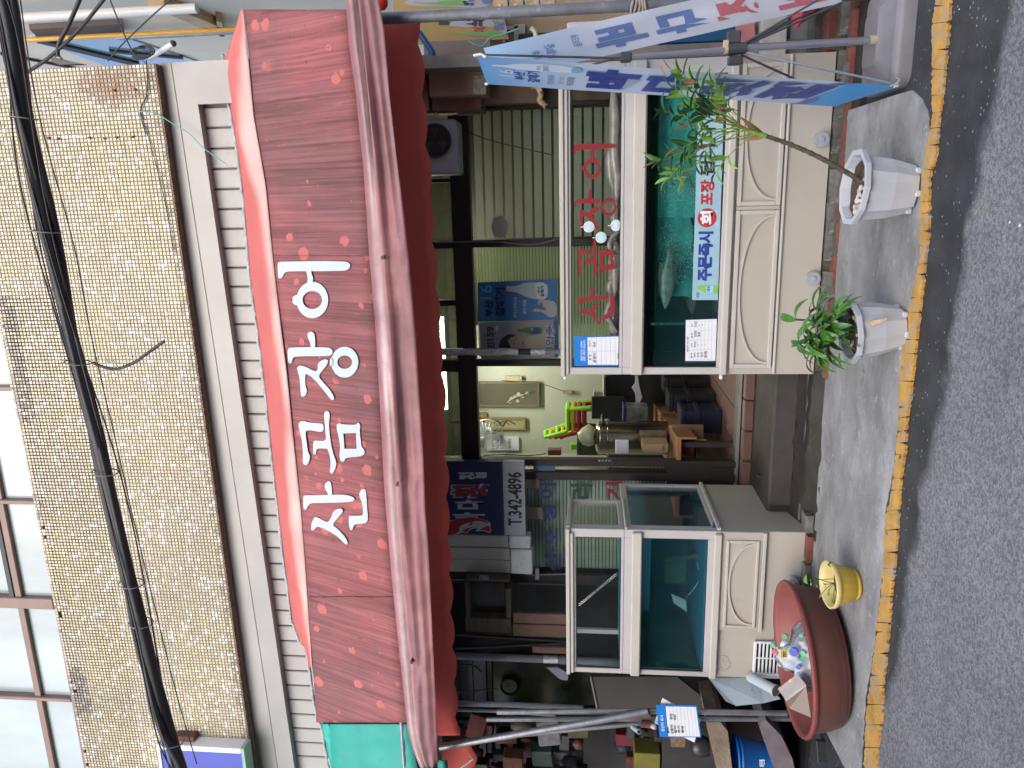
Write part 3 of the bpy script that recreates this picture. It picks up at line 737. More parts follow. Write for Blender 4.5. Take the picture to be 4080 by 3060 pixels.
def wl(i, p):
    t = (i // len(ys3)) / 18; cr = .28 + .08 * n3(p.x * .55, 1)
    w = math.exp(-((t - cr) / .10) ** 2) * (.75 + .6 * n3(p.x * 1.5, 5)) + .35 * max(0, n3(p.x * 1.2, t * 4, 8))  # pale line along the fold: painted highlight blended with fading
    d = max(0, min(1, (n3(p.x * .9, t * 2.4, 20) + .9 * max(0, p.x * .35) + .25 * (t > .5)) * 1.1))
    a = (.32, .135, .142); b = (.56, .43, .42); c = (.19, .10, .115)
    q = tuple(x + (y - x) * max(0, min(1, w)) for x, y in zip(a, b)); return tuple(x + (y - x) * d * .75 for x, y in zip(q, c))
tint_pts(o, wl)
mb = MB()
for pn in pins[:3]:
    a, b = interp(L2, pn), interp(L3, pn); p = at(a + (b - a) * .35, pn, Y=4.44); mb.rod(p + Vector((0, .03, 0)), p + Vector((0, -.02, 0)), .012, 8)
ob('fixing_bolt', mb, flat('dark_steel', (.06, .06, .065), .5), aw)
# scalloped valance behind
VB = [(40, 902), (60, 903), (200, 914), (350, 924), (500, 935), (700, 947), (850, 957), (1000, 964), (1106, 966), (1206, 970), (1370, 978), (1540, 986), (1590, 989)]
YV = 4.86; rows = []
nv = 260; x0v, x1v = at(905, 44, Y=YV).x, at(988, 1588, Y=YV).x
for k in range(9):
    t = k / 8; r = []
    for i in range(nv + 1):
        y = 44 + (1588 - 44) * i / nv; x = at(950, y, Y=YV).x
        zt = at(interp(L2, y) - 20, y, Y=YV).z
        sc = .030 * abs(math.sin((x - .1) / .30 * math.pi)) ** .8
        zbm = at(interp(VB, y), y, Y=YV).z + .012 - sc
        r.append(Vector((x, YV + .012 * math.sin(x * 9) * t + .012 * n3(x * 2, t) - .05 * (1 - t), zt + (zbm - zt) * t)))
    rows.append(r)
ob('scalloped_valance', MB().grid(rows), redunder, aw, thick=.003)
rows = [[Vector((x, 4.83, at(interp(L2, 800) - 22, 800, Y=4.83).z + (3.55 - 3.05) * 0 + .0)) for x in (-3.9, 1.05)], [Vector((x, 5.17, 3.80)) for x in (-3.9, 1.05)]]
ob('inner_lining', MB().grid(rows), redunder, aw, thick=.003)
for y in (30, 556, 1045, 1556):
    p = onplane(interp(L1, y) + 3, y, P0, NF) + Vector((0, .03, -.02)); q = onplane(interp(L2, y), y, P0, NF) + Vector((0, .03, 0))
    ob('frame_bar', MB().rod(p, q, .014, 8), steel, aw)
    ob('frame_bar', MB().rod(q, Vector((q.x, 5.19, q.z + .05)), .014, 8), steel, aw)
for YY, zq in ((4.66, at(815, 800, Y=4.62).z + .01),):
    ob('front_rail', MB().rod((-4.15, YY, zq), (1.1, YY, zq), .017, 8), steel, aw)

# ---- brush letters traced on the awning (outline points in the photo)
def Z2(pts): return [(553 + a / 3.0, 553 + b / 3.0) for a, b in pts]
SG = 1555 / 300.0
def Z4(pts): return [((1200 + a / SG) / PX, (1880 + b / SG) / PX) for a, b in pts]
def chaikin(p, n=2):
    for _ in range(n):
        q = []
        for i in range(len(p)):
            a, b = p[i], p[(i + 1) % len(p)]
            q += [(a[0] * .75 + b[0] * .25, a[1] * .75 + b[1] * .25), (a[0] * .25 + b[0] * .75, a[1] * .25 + b[1] * .75)]
        p = q
    return p
def ell(cx_, cy_, rx, ry, n=36): return [(cx_ + rx * math.cos(6.2832 * i / n), cy_ + ry * math.sin(6.2832 * i / n)) for i in range(n)]
EO = dict(bars=[
    [(140, 60), (141, 38), (200, 36), (400, 33), (575, 35), (603, 44), (613, 62), (600, 86), (568, 98), (215, 98), (185, 106), (172, 137), (158, 146), (143, 142), (141, 90)],
    [(322, 90), (357, 90), (360, 120), (371, 140), (368, 158), (362, 182), (330, 182), (336, 150), (331, 120)],
    [(250, 256), (274, 250), (280, 285), (272, 318), (252, 318), (237, 305), (236, 268)]], rings=[(365, 285, 103, 118, 63, 58)])
JA = dict(bars=[
    [(264, 722), (290, 706), (350, 732), (386, 750), (402, 735), (398, 702), (422, 676), (455, 668), (469, 680), (460, 705), (430, 742), (404, 777), (422, 805), (472, 858), (502, 905), (507, 928), (494, 935), (478, 922), (430, 860), (370, 790), (330, 764), (318, 768), (319, 840), (331, 868), (326, 892), (315, 908), (300, 914), (291, 905), (287, 850), (284, 795), (270, 745)],
    [(205, 600), (230, 591), (460, 591), (487, 600), (499, 620), (489, 642), (462, 649), (270, 649), (240, 656), (232, 690), (220, 698), (209, 688), (205, 645)],
    [(354, 598), (352, 560), (335, 532), (332, 505), (346, 490), (364, 491), (379, 506), (383, 545), (384, 598)],
    [(476, 668), (500, 655), (508, 690), (500, 720), (480, 714)]], rings=[(575, 688, 88, 100, 48, 43)])
GO = dict(bars=[
    [(273, 1092), (286, 1072), (312, 1069), (350, 1082), (425, 1084), (438, 1096), (438, 1125), (428, 1140), (398, 1138), (358, 1128), (325, 1131), (320, 1152), (331, 1230), (336, 1272), (350, 1292), (346, 1330), (330, 1354), (312, 1354), (302, 1338), (305, 1285), (299, 1200), (284, 1140)],
    [(439, 1018), (455, 1003), (472, 1008), (479, 1032), (472, 1080), (476, 1150), (486, 1222), (503, 1292), (521, 1334), (518, 1365), (500, 1407), (487, 1412), (477, 1396), (485, 1350), (480, 1300), (466, 1256), (462, 1248), (402, 1246), (391, 1256), (388, 1282), (378, 1289), (370, 1278), (369, 1220), (374, 1198), (388, 1196), (456, 1200), (450, 1150), (445, 1080)]],
    frames=[([(521, 1094), (536, 1084), (562, 1092), (650, 1095), (658, 1080), (670, 1084), (676, 1102), (672, 1140), (678, 1190), (684, 1240), (700, 1253), (706, 1276), (694, 1291), (670, 1300), (580, 1306), (574, 1327), (560, 1336), (547, 1326), (540, 1290), (546, 1230), (535, 1170), (525, 1130)], [(566, 1150), (648, 1147), (652, 1249), (573, 1249)])], rings=[])
SA = [
    [(45, 500), (70, 485), (200, 486), (400, 482), (560, 475), (720, 472), (870, 470), (990, 490), (1080, 530), (1108, 565), (1085, 600), (1000, 622), (850, 632), (500, 640), (220, 645), (170, 665), (135, 710), (110, 770), (80, 785), (50, 765), (40, 700), (42, 600)],
    [(555, 490), (540, 420), (505, 375), (485, 330), (488, 260), (530, 205), (580, 190), (610, 215), (625, 290), (635, 400), (640, 490)],
    [(205, 1150), (210, 1080), (240, 990), (275, 940), (320, 935), (400, 975), (545, 1052), (600, 975), (632, 915), (640, 860), (690, 800), (750, 765), (820, 758), (858, 785), (855, 830), (820, 880), (740, 970), (640, 1100), (740, 1170), (830, 1260), (900, 1340), (950, 1430), (960, 1480), (935, 1500), (900, 1485), (820, 1400), (700, 1300), (560, 1220), (430, 1155), (350, 1130), (300, 1150), (260, 1200), (230, 1212), (208, 1195)],
    [(1200, 480), (1205, 430), (1240, 370), (1290, 350), (1325, 370), (1340, 440), (1350, 560), (1362, 750), (1378, 920), (1375, 1000), (1330, 1055), (1280, 1070), (1130, 1078), (1090, 1105), (1070, 1160), (1040, 1208), (1015, 1200), (990, 1130), (982, 1020), (985, 930), (1010, 908), (1250, 905), (1275, 880), (1275, 780), (1258, 650), (1235, 580), (1205, 530)]]
def lface(p, h): return onplane(p[0], p[1], P0 + NF * h, NF)
def band(mb, outer, inner, h0, h1):
    n = len(outer)
    for h in (h0, h1):
        o_ = [lface(p, h) for p in outer]; i_ = [lface(p, h) for p in inner]
        mb.add(o_ + i_, [(k, (k + 1) % n, n + (k + 1) % n, n + k) for k in range(n)])
lw = mat('white_letter_paint', (.50, .56, .63), .6, var=.07, scale=4, bump=.08, streak=(14, 1, 1.2))
def letter(label, bars, rings=(), frames=(), tr=Z2):
    mb = MB()
    for k, b in enumerate(bars):
        P = tr(chaikin(b)); mb.prism([lface(p, .004 + .0004 * k) for p in P], -NF * .002)
    for (a, b, ro, so, ri, si) in rings:
        band(mb, tr(ell(a, b, ro, so)), tr(ell(a, b, ri, si)), .003, .0052)
    for o_, i_ in frames:
        P = tr(chaikin(o_)); inn = tr(i_)
        from mathutils.geometry import tessellate_polygon
        for h in (.003, .0052):
            A = [lface(p, h) for p in P]; B = [lface(p, h) for p in inn]
            tris = tessellate_polygon([A, B]); mb.add(A + B, [tuple(t) for t in tris])
    o = ob('letter', mb, lw, aw); o['label'] = label
letter('white brush letter eo at the right end', EO['bars'], EO['rings'])
letter('white brush letter jang', JA['bars'], JA['rings'])
letter('white brush letter gom', GO['bars'], (), GO['frames'])
letter('white brush letter san at the left end', SA, tr=Z4)

# ---- green awning beginning at the left
gcan = mat('green_canvas', (.025, .32, .26), .6, var=.2, scale=2, bump=.15, dirt=[((.05, .20, .19), .6, 6, .2)])
ga = thing('green_awning', 'bright green canvas awning starting at the left end of the red one', 'awning', (-4.2, 4.9, 3.2))
rows = []
for k in range(9):
    t = k / 8; rows.append([onplane((712 + (y - 1563) * .05) + ((880 + (y - 1563) * .18) - 712) * t + 2.5 * n3(t * 5, y * .04), y, P0 - NF * (.03 + .02 * n3(t * 3, y * .03)), NF) for y in range(1564, 1760, 6)])
ob('face', MB().grid(rows), gcan, ga, thick=.003)
rows = [[at(694 + (y - 1563) * .22 + (712 + (y - 1563) * .1 - 694) * t * .8 + 2 * n3(y * .08, 3), y, Y=5.17 - .2 * t) for y in range(1564, 1760, 6)] for t in (0, .33, .66, 1)]
ob('upper_drape', MB().grid(rows), mat('green_canvas_top', (.03, .42, .34), .6), ga, thick=.003)
rows = [[at(944 + t * 22 + (y - 1640) * .1, y, Y=4.55 - .05 * math.sin(t * 3.14)) for y in range(1642, 1760, 6)] for t in (0, .3, .6, 1)]
ob('rolled_hem', MB().grid(rows), gcan, ga, thick=.003)
rv = thing('red_inner_valance', 'short bright red scalloped valance hanging below the green awning roll', 'valance', (-4.4, 5.1, 2.4))
rows = []
for k in range(5):
    t = k / 4; rows.append([at(955 + t * (66 + (y - 1600) * .13 + 5 * math.sin(y * .12)), y, Y=5.05) for y in range(1603, 1760, 4)])
ob('cloth', MB().grid(rows), redunder, rv, thick=.003)
tag(ob('string', MB().tube([at(995, 1659, Y=4.95), at(1008, 1650, Y=4.95), at(1022, 1640, Y=4.95), at(1016, 1633, Y=4.95)], .006, 6), flat('pale_green_string', (.4, .62, .55), .6), None), 'pale green string end hanging below the red inner valance at the left edge', 'string')

# ---------------------------------------------------------------- fish tanks
gl = glass('tank_glass', (.94, .975, .97), .7)
glw = glass('water_tank_glass', (.86, .95, .95), .3, body=(.03, .16, .16), bmix=.08)
rubbers = flat('black_gasket', (.02, .02, .022), .5)
teal = mat('teal_tank_wall', (.02, .16, .15), .35, var=.5, scale=1.4, bump=0, dirt=[((.03, .36, .33), .5, 1.2, .3)])
water = glass('water_surface', (.7, .95, .92), 1.2, .08, body=(.08, .55, .50), bmix=.5)
aluf = mat('white_aluminium', (.48, .465, .455), .35, var=.05, bump=.03, dirt=[((.35, .32, .28), .68, 14, .15)])
def zc_(x, y=460, Y=YT): return zz(x, y, Y)
def arch(mb, xa, xb, zb_, zt_, Y, w=.012, d=.014, n=28):
    """raised arch moulding: a band from (xa, zb_) over the apex zt_ to (xb, zb_)"""
    xm = (xa + xb) / 2; hw = (xb - xa) / 2; H = zt_ - zb_
    o_ = [(xm - hw * math.cos(math.pi * i / n), zb_ + H * math.sin(math.pi * i / n) ** .85) for i in range(n + 1)]
    i_ = [(xm - (hw - w) * math.cos(math.pi * i / n), zb_ + max(0, H - w) * math.sin(math.pi * i / n) ** .85) for i in range(n + 1)]
    for i in range(n):
        vs = []
        for (a, b) in (o_[i], o_[i + 1], i_[i + 1], i_[i]): vs += [(a, Y - d, b)]
        for (a, b) in (o_[i], o_[i + 1], i_[i + 1], i_[i]): vs += [(a, Y, b)]
        mb.add(vs, [(0, 1, 2, 3), (0, 4, 5, 1), (3, 2, 6, 7)])
def fan_door(par, x0, x1, z0, z1, Y, flip=False):
    f = ob('cupboard_door', MB().bbox(x0, x1, Y - .008, Y + .02, z0, z1, .003), cream, par)
    b = .028; mb = MB()
    mb.bbox(x0, x1, Y - .024, Y - .006, z1 - b, z1, .004).bbox(x0, x1, Y - .024, Y - .006, z0, z0 + b, .004)
    mb.bbox(x0, x0 + b, Y - .023, Y - .006, z0 + b, z1 - b, .004).bbox(x1 - b, x1, Y - .023, Y - .006, z0 + b, z1 - b, .004)
    ob('door_border', mb, cream2, f)
    mb = MB(); arch(mb, x0 + b, x1 - b, z0 + b, z1 - b - .004, Y - .008, .014, .015)
    ob('arch_moulding', mb, cream2, f)
    return f
def knob(par, c, r=.048):
    mb = MB(); mb.rod(c + Vector((0, .03, 0)), c + Vector((0, -.028, 0)), r, 10); mb.rod(c + Vector((0, -.026, 0)), c + Vector((0, -.034, 0)), r * .84, 20)
    mb.bbox(c.x - .014, c.x + .014, c.y - .042, c.y - .032, c.z - .014, c.z + .014, .003)
    ob('drain_cap', mb, mat('grey_plastic_cap', (.33, .36, .40), .45, var=.1), par)

# right tank
XA, XB = (at(1480, 809, Y=YT).x), (at(1550, 122, Y=YT).x)
rt_ = thing('double_fish_tank', 'large two-tier cream fish tank with red lettering, eels on top and fish below', 'fish tank', ((XA + XB) / 2, YT, .12))
D1 = .80
zT, zg1t, zg1b, zg2t, zg2b, zl1, zd1, zd0, zk, zB = [zc_(v) for v in (1209, 1233, 1341, 1395, 1561, 1588, 1590, 1684, 1693, 1783)]
xg0, xg1 = at(1300, 794, Y=YT).x, at(1480, 160, Y=YT).x
mb = MB()
# cabinet shell
mb.box(XA, XB, YT + .012, YT + D1, zB, zl1)
ob('cabinet', mb, cream, rt_)
ob('kick_panel', MB().bbox(XA + .002, XB - .002, YT - .004, YT + .011, zB + .002, zk - .001, .003), cream, rt_)
ob('panel_rail', MB().bbox(XA + .006, XB - .006, YT - .022, YT + .01, zk, zk + .016, .004), cream2, rt_)
# upright frame pieces round the two windows
def frame_ring(name, x0, x1, z0, z1, gx0, gx1, gz0, gz1, Y, d, par):
    mb = MB(); mb.bbox(x0, gx0, Y, Y + d, z0, z1, .004).bbox(gx1, x1, Y, Y + d, z0, z1, .004)
    mb.bbox(gx0, gx1, Y + .001, Y + d, gz1, z1 - .0005, .003).bbox(gx0, gx1, Y + .001, Y + d, z0 + .0005, gz0, .003)
    return ob(name, mb, aluf, par)
D2 = .60
frame_ring('upper_window_frame', XA, XB, zg1b - .02, zT - .012, xg0, xg1, zg1b, zg1t, YT, .05, rt_)
frame_ring('lower_window_frame', XA, XB, zl1, zg1b - .021, xg0, xg1, zg2b, zg2t, YT, .05, rt_)
ob('top_cap', MB().bbox(XA - .008, XB + .008, YT - .03, YT + .03, zT - .03, zT, .006).bbox(XA + .004, XB - .004, YT - .016, YT + .02, zT - .055, zT - .031, .005), cream2, rt_)
zm = zc_(1372); 
ob('middle_rail', MB().bbox(XA + .003, XB - .003, YT - .034, YT - .001, zc_(1393), zc_(1366), .008), cream2, rt_)
ob('sill_rail', MB().bbox(XA + .003, XB - .003, YT - .03, YT - .001, zc_(1583), zc_(1567), .007), cream2, rt_)
for xq in (XA + .02,):
    for zq in (zT - .02, zc_(1570)):
        ob('corner_clip', MB().bbox(XA - .03, XA, YT - .02, YT + .01, zq - .015, zq + .004, .004), white, rt_)
ob('back_frame', MB().box(XA, XB, YT + D2 - .03, YT + D2, zT - .05, zT - .01).box(XA, XA + .04, YT + D2 - .03, YT + D2, zg1b, zT - .05).box(XB - .04, XB, YT + D2 - .03, YT + D2, zg1b, zT - .05).box(XA, XA + .03, YT + .05, YT + D2 - .03, zT - .05, zT - .012).box(XB - .03, XB, YT + .05, YT + D2 - .03, zT - .05, zT - .012), aluf, rt_)
ob('upper_glass', MB().box(xg0 - .004, xg1 + .004, YT + .02, YT + .028, zg1b - .004, zg1t + .004), gl, rt_)
ob('lower_glass', MB().box(xg0 - .004, xg1 + .004, YT + .02, YT + .028, zg2b - .004, zg2t + .004), gl, rt_)
ob('side_glass', MB().box(XA + .004, XA + .010, YT + .05, YT + D2 - .03, zg1b, zT - .05), gl, rt_)
mb = MB(); g = .006
for (a, b) in ((zg1b, zg1t), (zg2b, zg2t)):
    mb.box(xg0, xg1, YT + .008, YT + .019, b - g, b).box(xg0, xg1, YT + .008, YT + .019, a, a + g).box(xg0, xg0 + g, YT + .008, YT + .019, a + g, b - g).box(xg1 - g, xg1, YT + .008, YT + .019, a + g, b - g)
ob('gasket', mb, rubbers, rt_)
# lower basin shell (closed box open to the glass)
mb = MB()
mb.box(XA + .012, XB - .012, YT + D1 - .05, YT + D1 - .02, zl1, zg1b - .022)
ob('basin_back', mb, teal, rt_)
ob('basin_sides', MB().box(XA, XA + .012, YT + .051, YT + D1 - .02, zl1 + .001, zg1b - .022).box(XB - .012, XB, YT + .051, YT + D1 - .02, zl1 + .001, zg1b - .022), cream, rt_)
ob('basin_lid', MB().box(XA, XB, YT + .051, YT + D1 - .02, zg1b - .021, zg1b - .008), mat('steel_tray', (.12, .12, .12), .4, metal=.5), rt_)
zw = zc_(1422)
ob('water_surface', MB().grid([[Vector((XA + .02 + (XB - XA - .04) * i / 60, YT + .03 + .70 * j / 12, zw + .004 * n3(i * .4, j * .4))) for i in range(61)] for j in range(13)]), water, rt_)
ob('water', MB().box(XA + .014, XB - .014, YT + .035, YT + .04, zl1, zw - .002), glw, rt_)
ob('divider', MB().box(at(1480, 705, Y=YT).x, at(1480, 700, Y=YT).x, YT + .06, YT + .7, zl1, zw + .03), glass('acrylic_divider', (.5, .75, .72), 1.2, body=(.1, .45, .4), bmix=.4), rt_)
for (ya, yb, xa2, xb2, bm_) in ((205, 470, 1421, 1508, .62), (470, 640, 1421, 1500, .42)):  # bright turquoise sheets: daylight in the bubbly water, put into the colour
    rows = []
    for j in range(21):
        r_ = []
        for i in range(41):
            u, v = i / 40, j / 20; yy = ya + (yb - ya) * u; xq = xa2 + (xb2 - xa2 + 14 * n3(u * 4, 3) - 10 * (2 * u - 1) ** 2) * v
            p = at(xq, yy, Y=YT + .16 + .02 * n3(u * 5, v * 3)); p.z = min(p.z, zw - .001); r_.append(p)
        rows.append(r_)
    stuff(ob('water_glow_tint', MB().grid(rows), glass('water_glow_tint_%d' % ya, (.75, .95, .93), .0, .1, body=(.16, .80, .74), bmix=min(.95, bm_ * 1.4)), rt_))
rb = random.Random(2); mb = MB()
for _ in range(1500):
    if rb.random() < .5: y, x = rb.gauss(405, 28), rb.uniform(1425, 1505)
    else: y, x = rb.gauss(545, 45), rb.uniform(1424, 1500)
    if rb.random() < abs(y - (405 if y < 480 else 545)) / 120 * (x - 1400) / 60: continue
    p = at(x, y, Y=YT + rb.uniform(.045, .13)); s = rb.uniform(.0016, .0042)
    mb.add([p + Vector((s, 0, 0)), p - Vector((s, 0, 0)), p + Vector((0, s, 0)), p - Vector((0, s, 0)), p + Vector((0, 0, s)), p - Vector((0, 0, s))], [(0, 2, 4), (2, 1, 4), (1, 3, 4), (3, 0, 4), (2, 0, 5), (1, 2, 5), (3, 1, 5), (0, 3, 5)])
stuff(ob('air_bubbles', mb, flat('air_bubble', (.8, .97, .95), .2), rt_))
# cupboard doors
xm = at(1640, 449, Y=YT).x
fan_door(rt_, XA + .045, xm - .014, zd0, zd1, YT + .008); fan_door(rt_, xm + .014, XB - .045, zd0, zd1, YT + .008)
ob('door_post', MB().bbox(xm - .012, xm + .012, YT - .01, YT + .010, zd0, zd1, .003), cream, rt_)
knob(rt_, at(1773, 302, Y=YT - .01)); knob(rt_, at(1755, 601, Y=YT - .01))
# lettering stuck on the upper glass (traced outline, cut red film)
YG = YT + .0185
SR = 586 / 300.0
def Z5(pts): return [((2260 + a / SR) / PX, (500 + b / SR) / PX) for a, b in pts]
def film(bars, rings=(), frames=(), m=None, off=0, name='red_film_letter'):
    mb = MB()
    for k, b in enumerate(bars):
        mb.prism([at(p[0], p[1], Y=YG - .0003 * k) for p in Z5(chaikin(b, 2))], (0, -.0006, 0))
    for (a, b, ro, so, ri, si) in rings:
        o_, i_ = Z5(ell(a, b, ro, so)), Z5(ell(a, b, ri, si)); n = len(o_)
        mb.add([at(p[0], p[1], Y=YG - .0012) for p in o_ + i_], [(k, (k + 1) % n, n + (k + 1) % n, n + k) for k in range(n)])
    for o_, i_ in frames:
        A = [at(p[0], p[1], Y=YG - .0006) for p in Z5(o_)]; B = [at(p[0], p[1], Y=YG - .0006) for p in Z5(i_)]
        from mathutils.geometry import tessellate_polygon
        mb.add(A + B, [tuple(t) for t in tessellate_polygon([A, B])])
    return ob(name, mb, m or inkred2, rt_)
inkred2 = flat('red_vinyl', (.22, .008, .012), .45)
film([[(50, 150), (60, 144), (350, 138), (390, 158), (350, 178), (110, 190), (80, 195), (62, 226), (50, 222)], [(178, 178), (205, 178), (207, 260), (178, 260)], [(105, 318), (130, 308), (135, 352), (108, 350), (98, 335)]], [(197, 335, 68, 82, 46, 46)])
film([[(55, 568), (240, 568), (265, 585), (240, 606), (95, 608), (75, 614), (68, 638), (56, 635)], [(165, 575), (160, 505), (180, 490), (193, 505), (192, 575)], [(92, 660), (110, 652), (170, 684), (180, 655), (225, 625), (248, 640), (240, 662), (200, 695), (195, 710), (240, 770), (252, 810), (240, 820), (215, 790), (165, 720), (120, 695), (122, 760), (120, 800), (102, 808), (98, 740)], [(245, 632), (275, 625), (275, 660), (250, 655)]], [(325, 635, 57, 74, 40, 44)])
film([[(80, 965), (110, 962), (185, 978), (190, 1005), (165, 1008), (112, 995), (105, 1020), (118, 1130), (95, 1178), (84, 1170), (88, 1080)], [(202, 885), (225, 885), (225, 960), (232, 1090), (240, 1130), (215, 1195), (208, 1180), (210, 1120), (205, 1070), (150, 1075), (150, 1095), (136, 1095), (136, 1045), (152, 1036), (205, 1035), (200, 960)]], (), [([(250, 968), (345, 970), (360, 958), (362, 1040), (368, 1090), (382, 1110), (350, 1122), (275, 1130), (262, 1152), (256, 1060)], [(280, 1010), (335, 1010), (338, 1085), (284, 1088)])])
film([[(80, 1338), (95, 1336), (290, 1318), (318, 1325), (322, 1340), (300, 1354), (120, 1368), (95, 1400), (80, 1395)], [(180, 1330), (182, 1265), (205, 1262), (210, 1330)], [(95, 1475), (100, 1430), (125, 1428), (180, 1445), (205, 1400), (235, 1378), (250, 1395), (220, 1430), (205, 1450), (245, 1510), (262, 1550), (245, 1552), (200, 1490), (150, 1462), (120, 1462), (105, 1485)]])
film([[(330, 1315), (345, 1308), (365, 1315), (370, 1440), (355, 1475), (290, 1515), (270, 1500), (280, 1478), (332, 1450), (335, 1400)]], m=flat('pinkish_red_vinyl', (.25, .012, .028), .4))
# suction cups
for (a, b) in ((1272, 490), (1298, 513), (1331, 487)):
    c = at(a, b, Y=YG - .002); mb = MB().rod(c, c + Vector((0, -.005, 0)), .036, 24).rod(c + Vector((0, -.005, 0)), c + Vector((0, -.012, 0)), .014, 14).tube([c + Vector((.026 * math.cos(i * .3), -.006, .026 * math.sin(i * .3))) for i in range(22)], .003, 5)
    mb.tube([c + Vector((0, -.01, .02)), c + Vector((0, -.012, .055))], .004, 6)
    tag(ob('suction_cup', mb, mat('frosted_suction_cup', (.62, .74, .78), .25, var=.05, bump=0), None), {490: 'clear suction cup hook over the letter jang on the upper tank glass', 513: 'middle suction cup hook between two red letters on the tank glass', 487: 'lowest suction cup hook at the bottom edge of the upper tank glass'}[b], 'suction cup', 'suction cups on the upper tank window')
# eels lying on the bottom of the upper tank
eelm = mat('eel_skin', (.46, .38, .35), .28, var=.45, scale=12, bump=.1, coat=.5, dirt=[((.55, .51, .50), .52, 4, .2)])
ew = [('grey brown eel stretched straight along the bottom of the upper tank', [(1324, 190), (1328, 260), (1326, 330), (1334, 400), (1330, 450)], .02),
      ('long brown eel lying behind the letter eo', [(1326, 300), (1318, 350), (1322, 390), (1332, 420)], .021),
      ('pale eel curled in a loop under the letter eo', [(1336, 340), (1322, 352), (1314, 368), (1320, 388), (1334, 390), (1338, 372), (1330, 358), (1324, 370), (1332, 380)], .013),
      ('eel lying slack under the letter jang', [(1338, 425), (1328, 460), (1330, 500), (1336, 530)], .019),
      ('thin looped eel beside the lowest suction cup', [(1338, 500), (1322, 512), (1316, 530), (1324, 548), (1338, 552)], .010),
      ('brown eel between the letters jang and gom', [(1336, 520), (1330, 560), (1333, 600), (1330, 640)], .022),
      ('eel coiled under the letter gom', [(1338, 600), (1325, 606), (1316, 618), (1322, 636), (1334, 640)], .015),
      ('straight thick eel under the letter san', [(1335, 630), (1338, 670), (1336, 710), (1338, 735)], .019),
      ('pale eel lifting its back behind the pink stroke', [(1330, 640), (1316, 660), (1310, 680), (1322, 700), (1334, 718)], .013),
      ('small reddish eel beside the blue price card', [(1330, 690), (1322, 705), (1328, 720), (1338, 732)], .012)]
zf_ = zg1b - .006
for k, (lab, pp, r) in enumerate(ew):
    Yd = YT + .06 + .035 * (k % 4)
    q = []
    for (a, b) in pp:
        p = at(a, b, Y=Yd); p.z = max(p.z, zf_ + r + .002); q.append(p)
    q = spline(q, 7); r *= 1.6
    for p in q: p.z = max(p.z, zf_ + r)
    tag(ob('eel', MB().tube(q, r, 10, rf=lambda t, r=r: r * (.35 + .65 * min(1, t * 6)) * (1 if t < .6 else 1 - .75 * (t - .6) / .4)), eelm, None), lab, 'eel', 'eels in the upper tank')
# more eels further back, one mass
mb = MB()
for k in range(26):
    x = rb.uniform(XA + .1, XB - .1); Y = YT + rb.uniform(.2, .5); L = rb.uniform(.2, .4); r = rb.uniform(.012, .02)
    q = [Vector((max(XA + .04, min(XB - .04, x + L * (t - .5))), Y + .03 * math.sin(t * 6 + k), zf_ + r + .002 + .008 * math.sin(t * 9 + k) ** 2 + .012 * (k % 3))) for t in [i / 8 for i in range(9)]]
    mb.tube(q, r, 8)
stuff(ob('eels_behind', mb, eelm, rt_))
# fish in the lower tank
fishm = mat('grey_fish_scales', (.30, .33, .29), .3, var=.4, scale=25, bump=.3, bscale=80, coat=.4)
def fish(a, b, L, H, Yd, lab, tilt=0):
    c = at(a, b, Y=Yd); mb = MB(); M = Matrix.Rotation(tilt, 4, 'Y')
    pr = [(0, .02), (.06, .32), (.15, .62), (.3, .95), (.45, 1.0), (.6, .85), (.75, .55), (.86, .25), (.9, .2)]
    vs = []; n = 12
    for t, h in pr:
        for k in range(n):
            an = 2 * math.pi * k / n; vs.append(c + M.to_3x3() @ Vector(((t - .5) * L, math.sin(an) * H * .22 * h, math.cos(an) * H * .5 * h)))
    mb.add(vs, [(i * n + k, i * n + (k + 1) % n, (i + 1) * n + (k + 1) % n, (i + 1) * n + k) for i in range(len(pr) - 1) for k in range(n)], True)
    R3 = M.to_3x3()
    def pf(l): mb.prism([c + R3 @ Vector((x * L, 0, z * H)) for x, z in l], (0, .003, 0))
    pf([(.38, .08), (.5, .45), (.47, 0), (.5, -.45), (.38, -.08)]); pf([(-.15, .45), (.0, .68), (.15, .62), (.25, .36)]); pf([(.05, -.42), (.16, -.62), (.22, -.36)]); pf([(-.1, -.44), (-.02, -.66), (.04, -.44)])
    o = ob('fish', mb, fishm, None); tag(o, lab, 'fish', 'fish in the lower tank')
    e = MB().ball(c + R3 @ Vector((-.41 * L, -H * .1, H * .08)), H * .05); ob('eye', e, rubbers, o)
fish(1442, 600, .42, .10, YT + .075, 'grey scaled fish swimming behind the price banner in the lower tank', .05)
fish(1450, 372, .22, .10, YT + .35, 'dim fish at the back behind the right bubbles', .1)
fish(1492, 640, .26, .07, YT + .4, 'small dark fish low at the back of the lower tank', -.1)
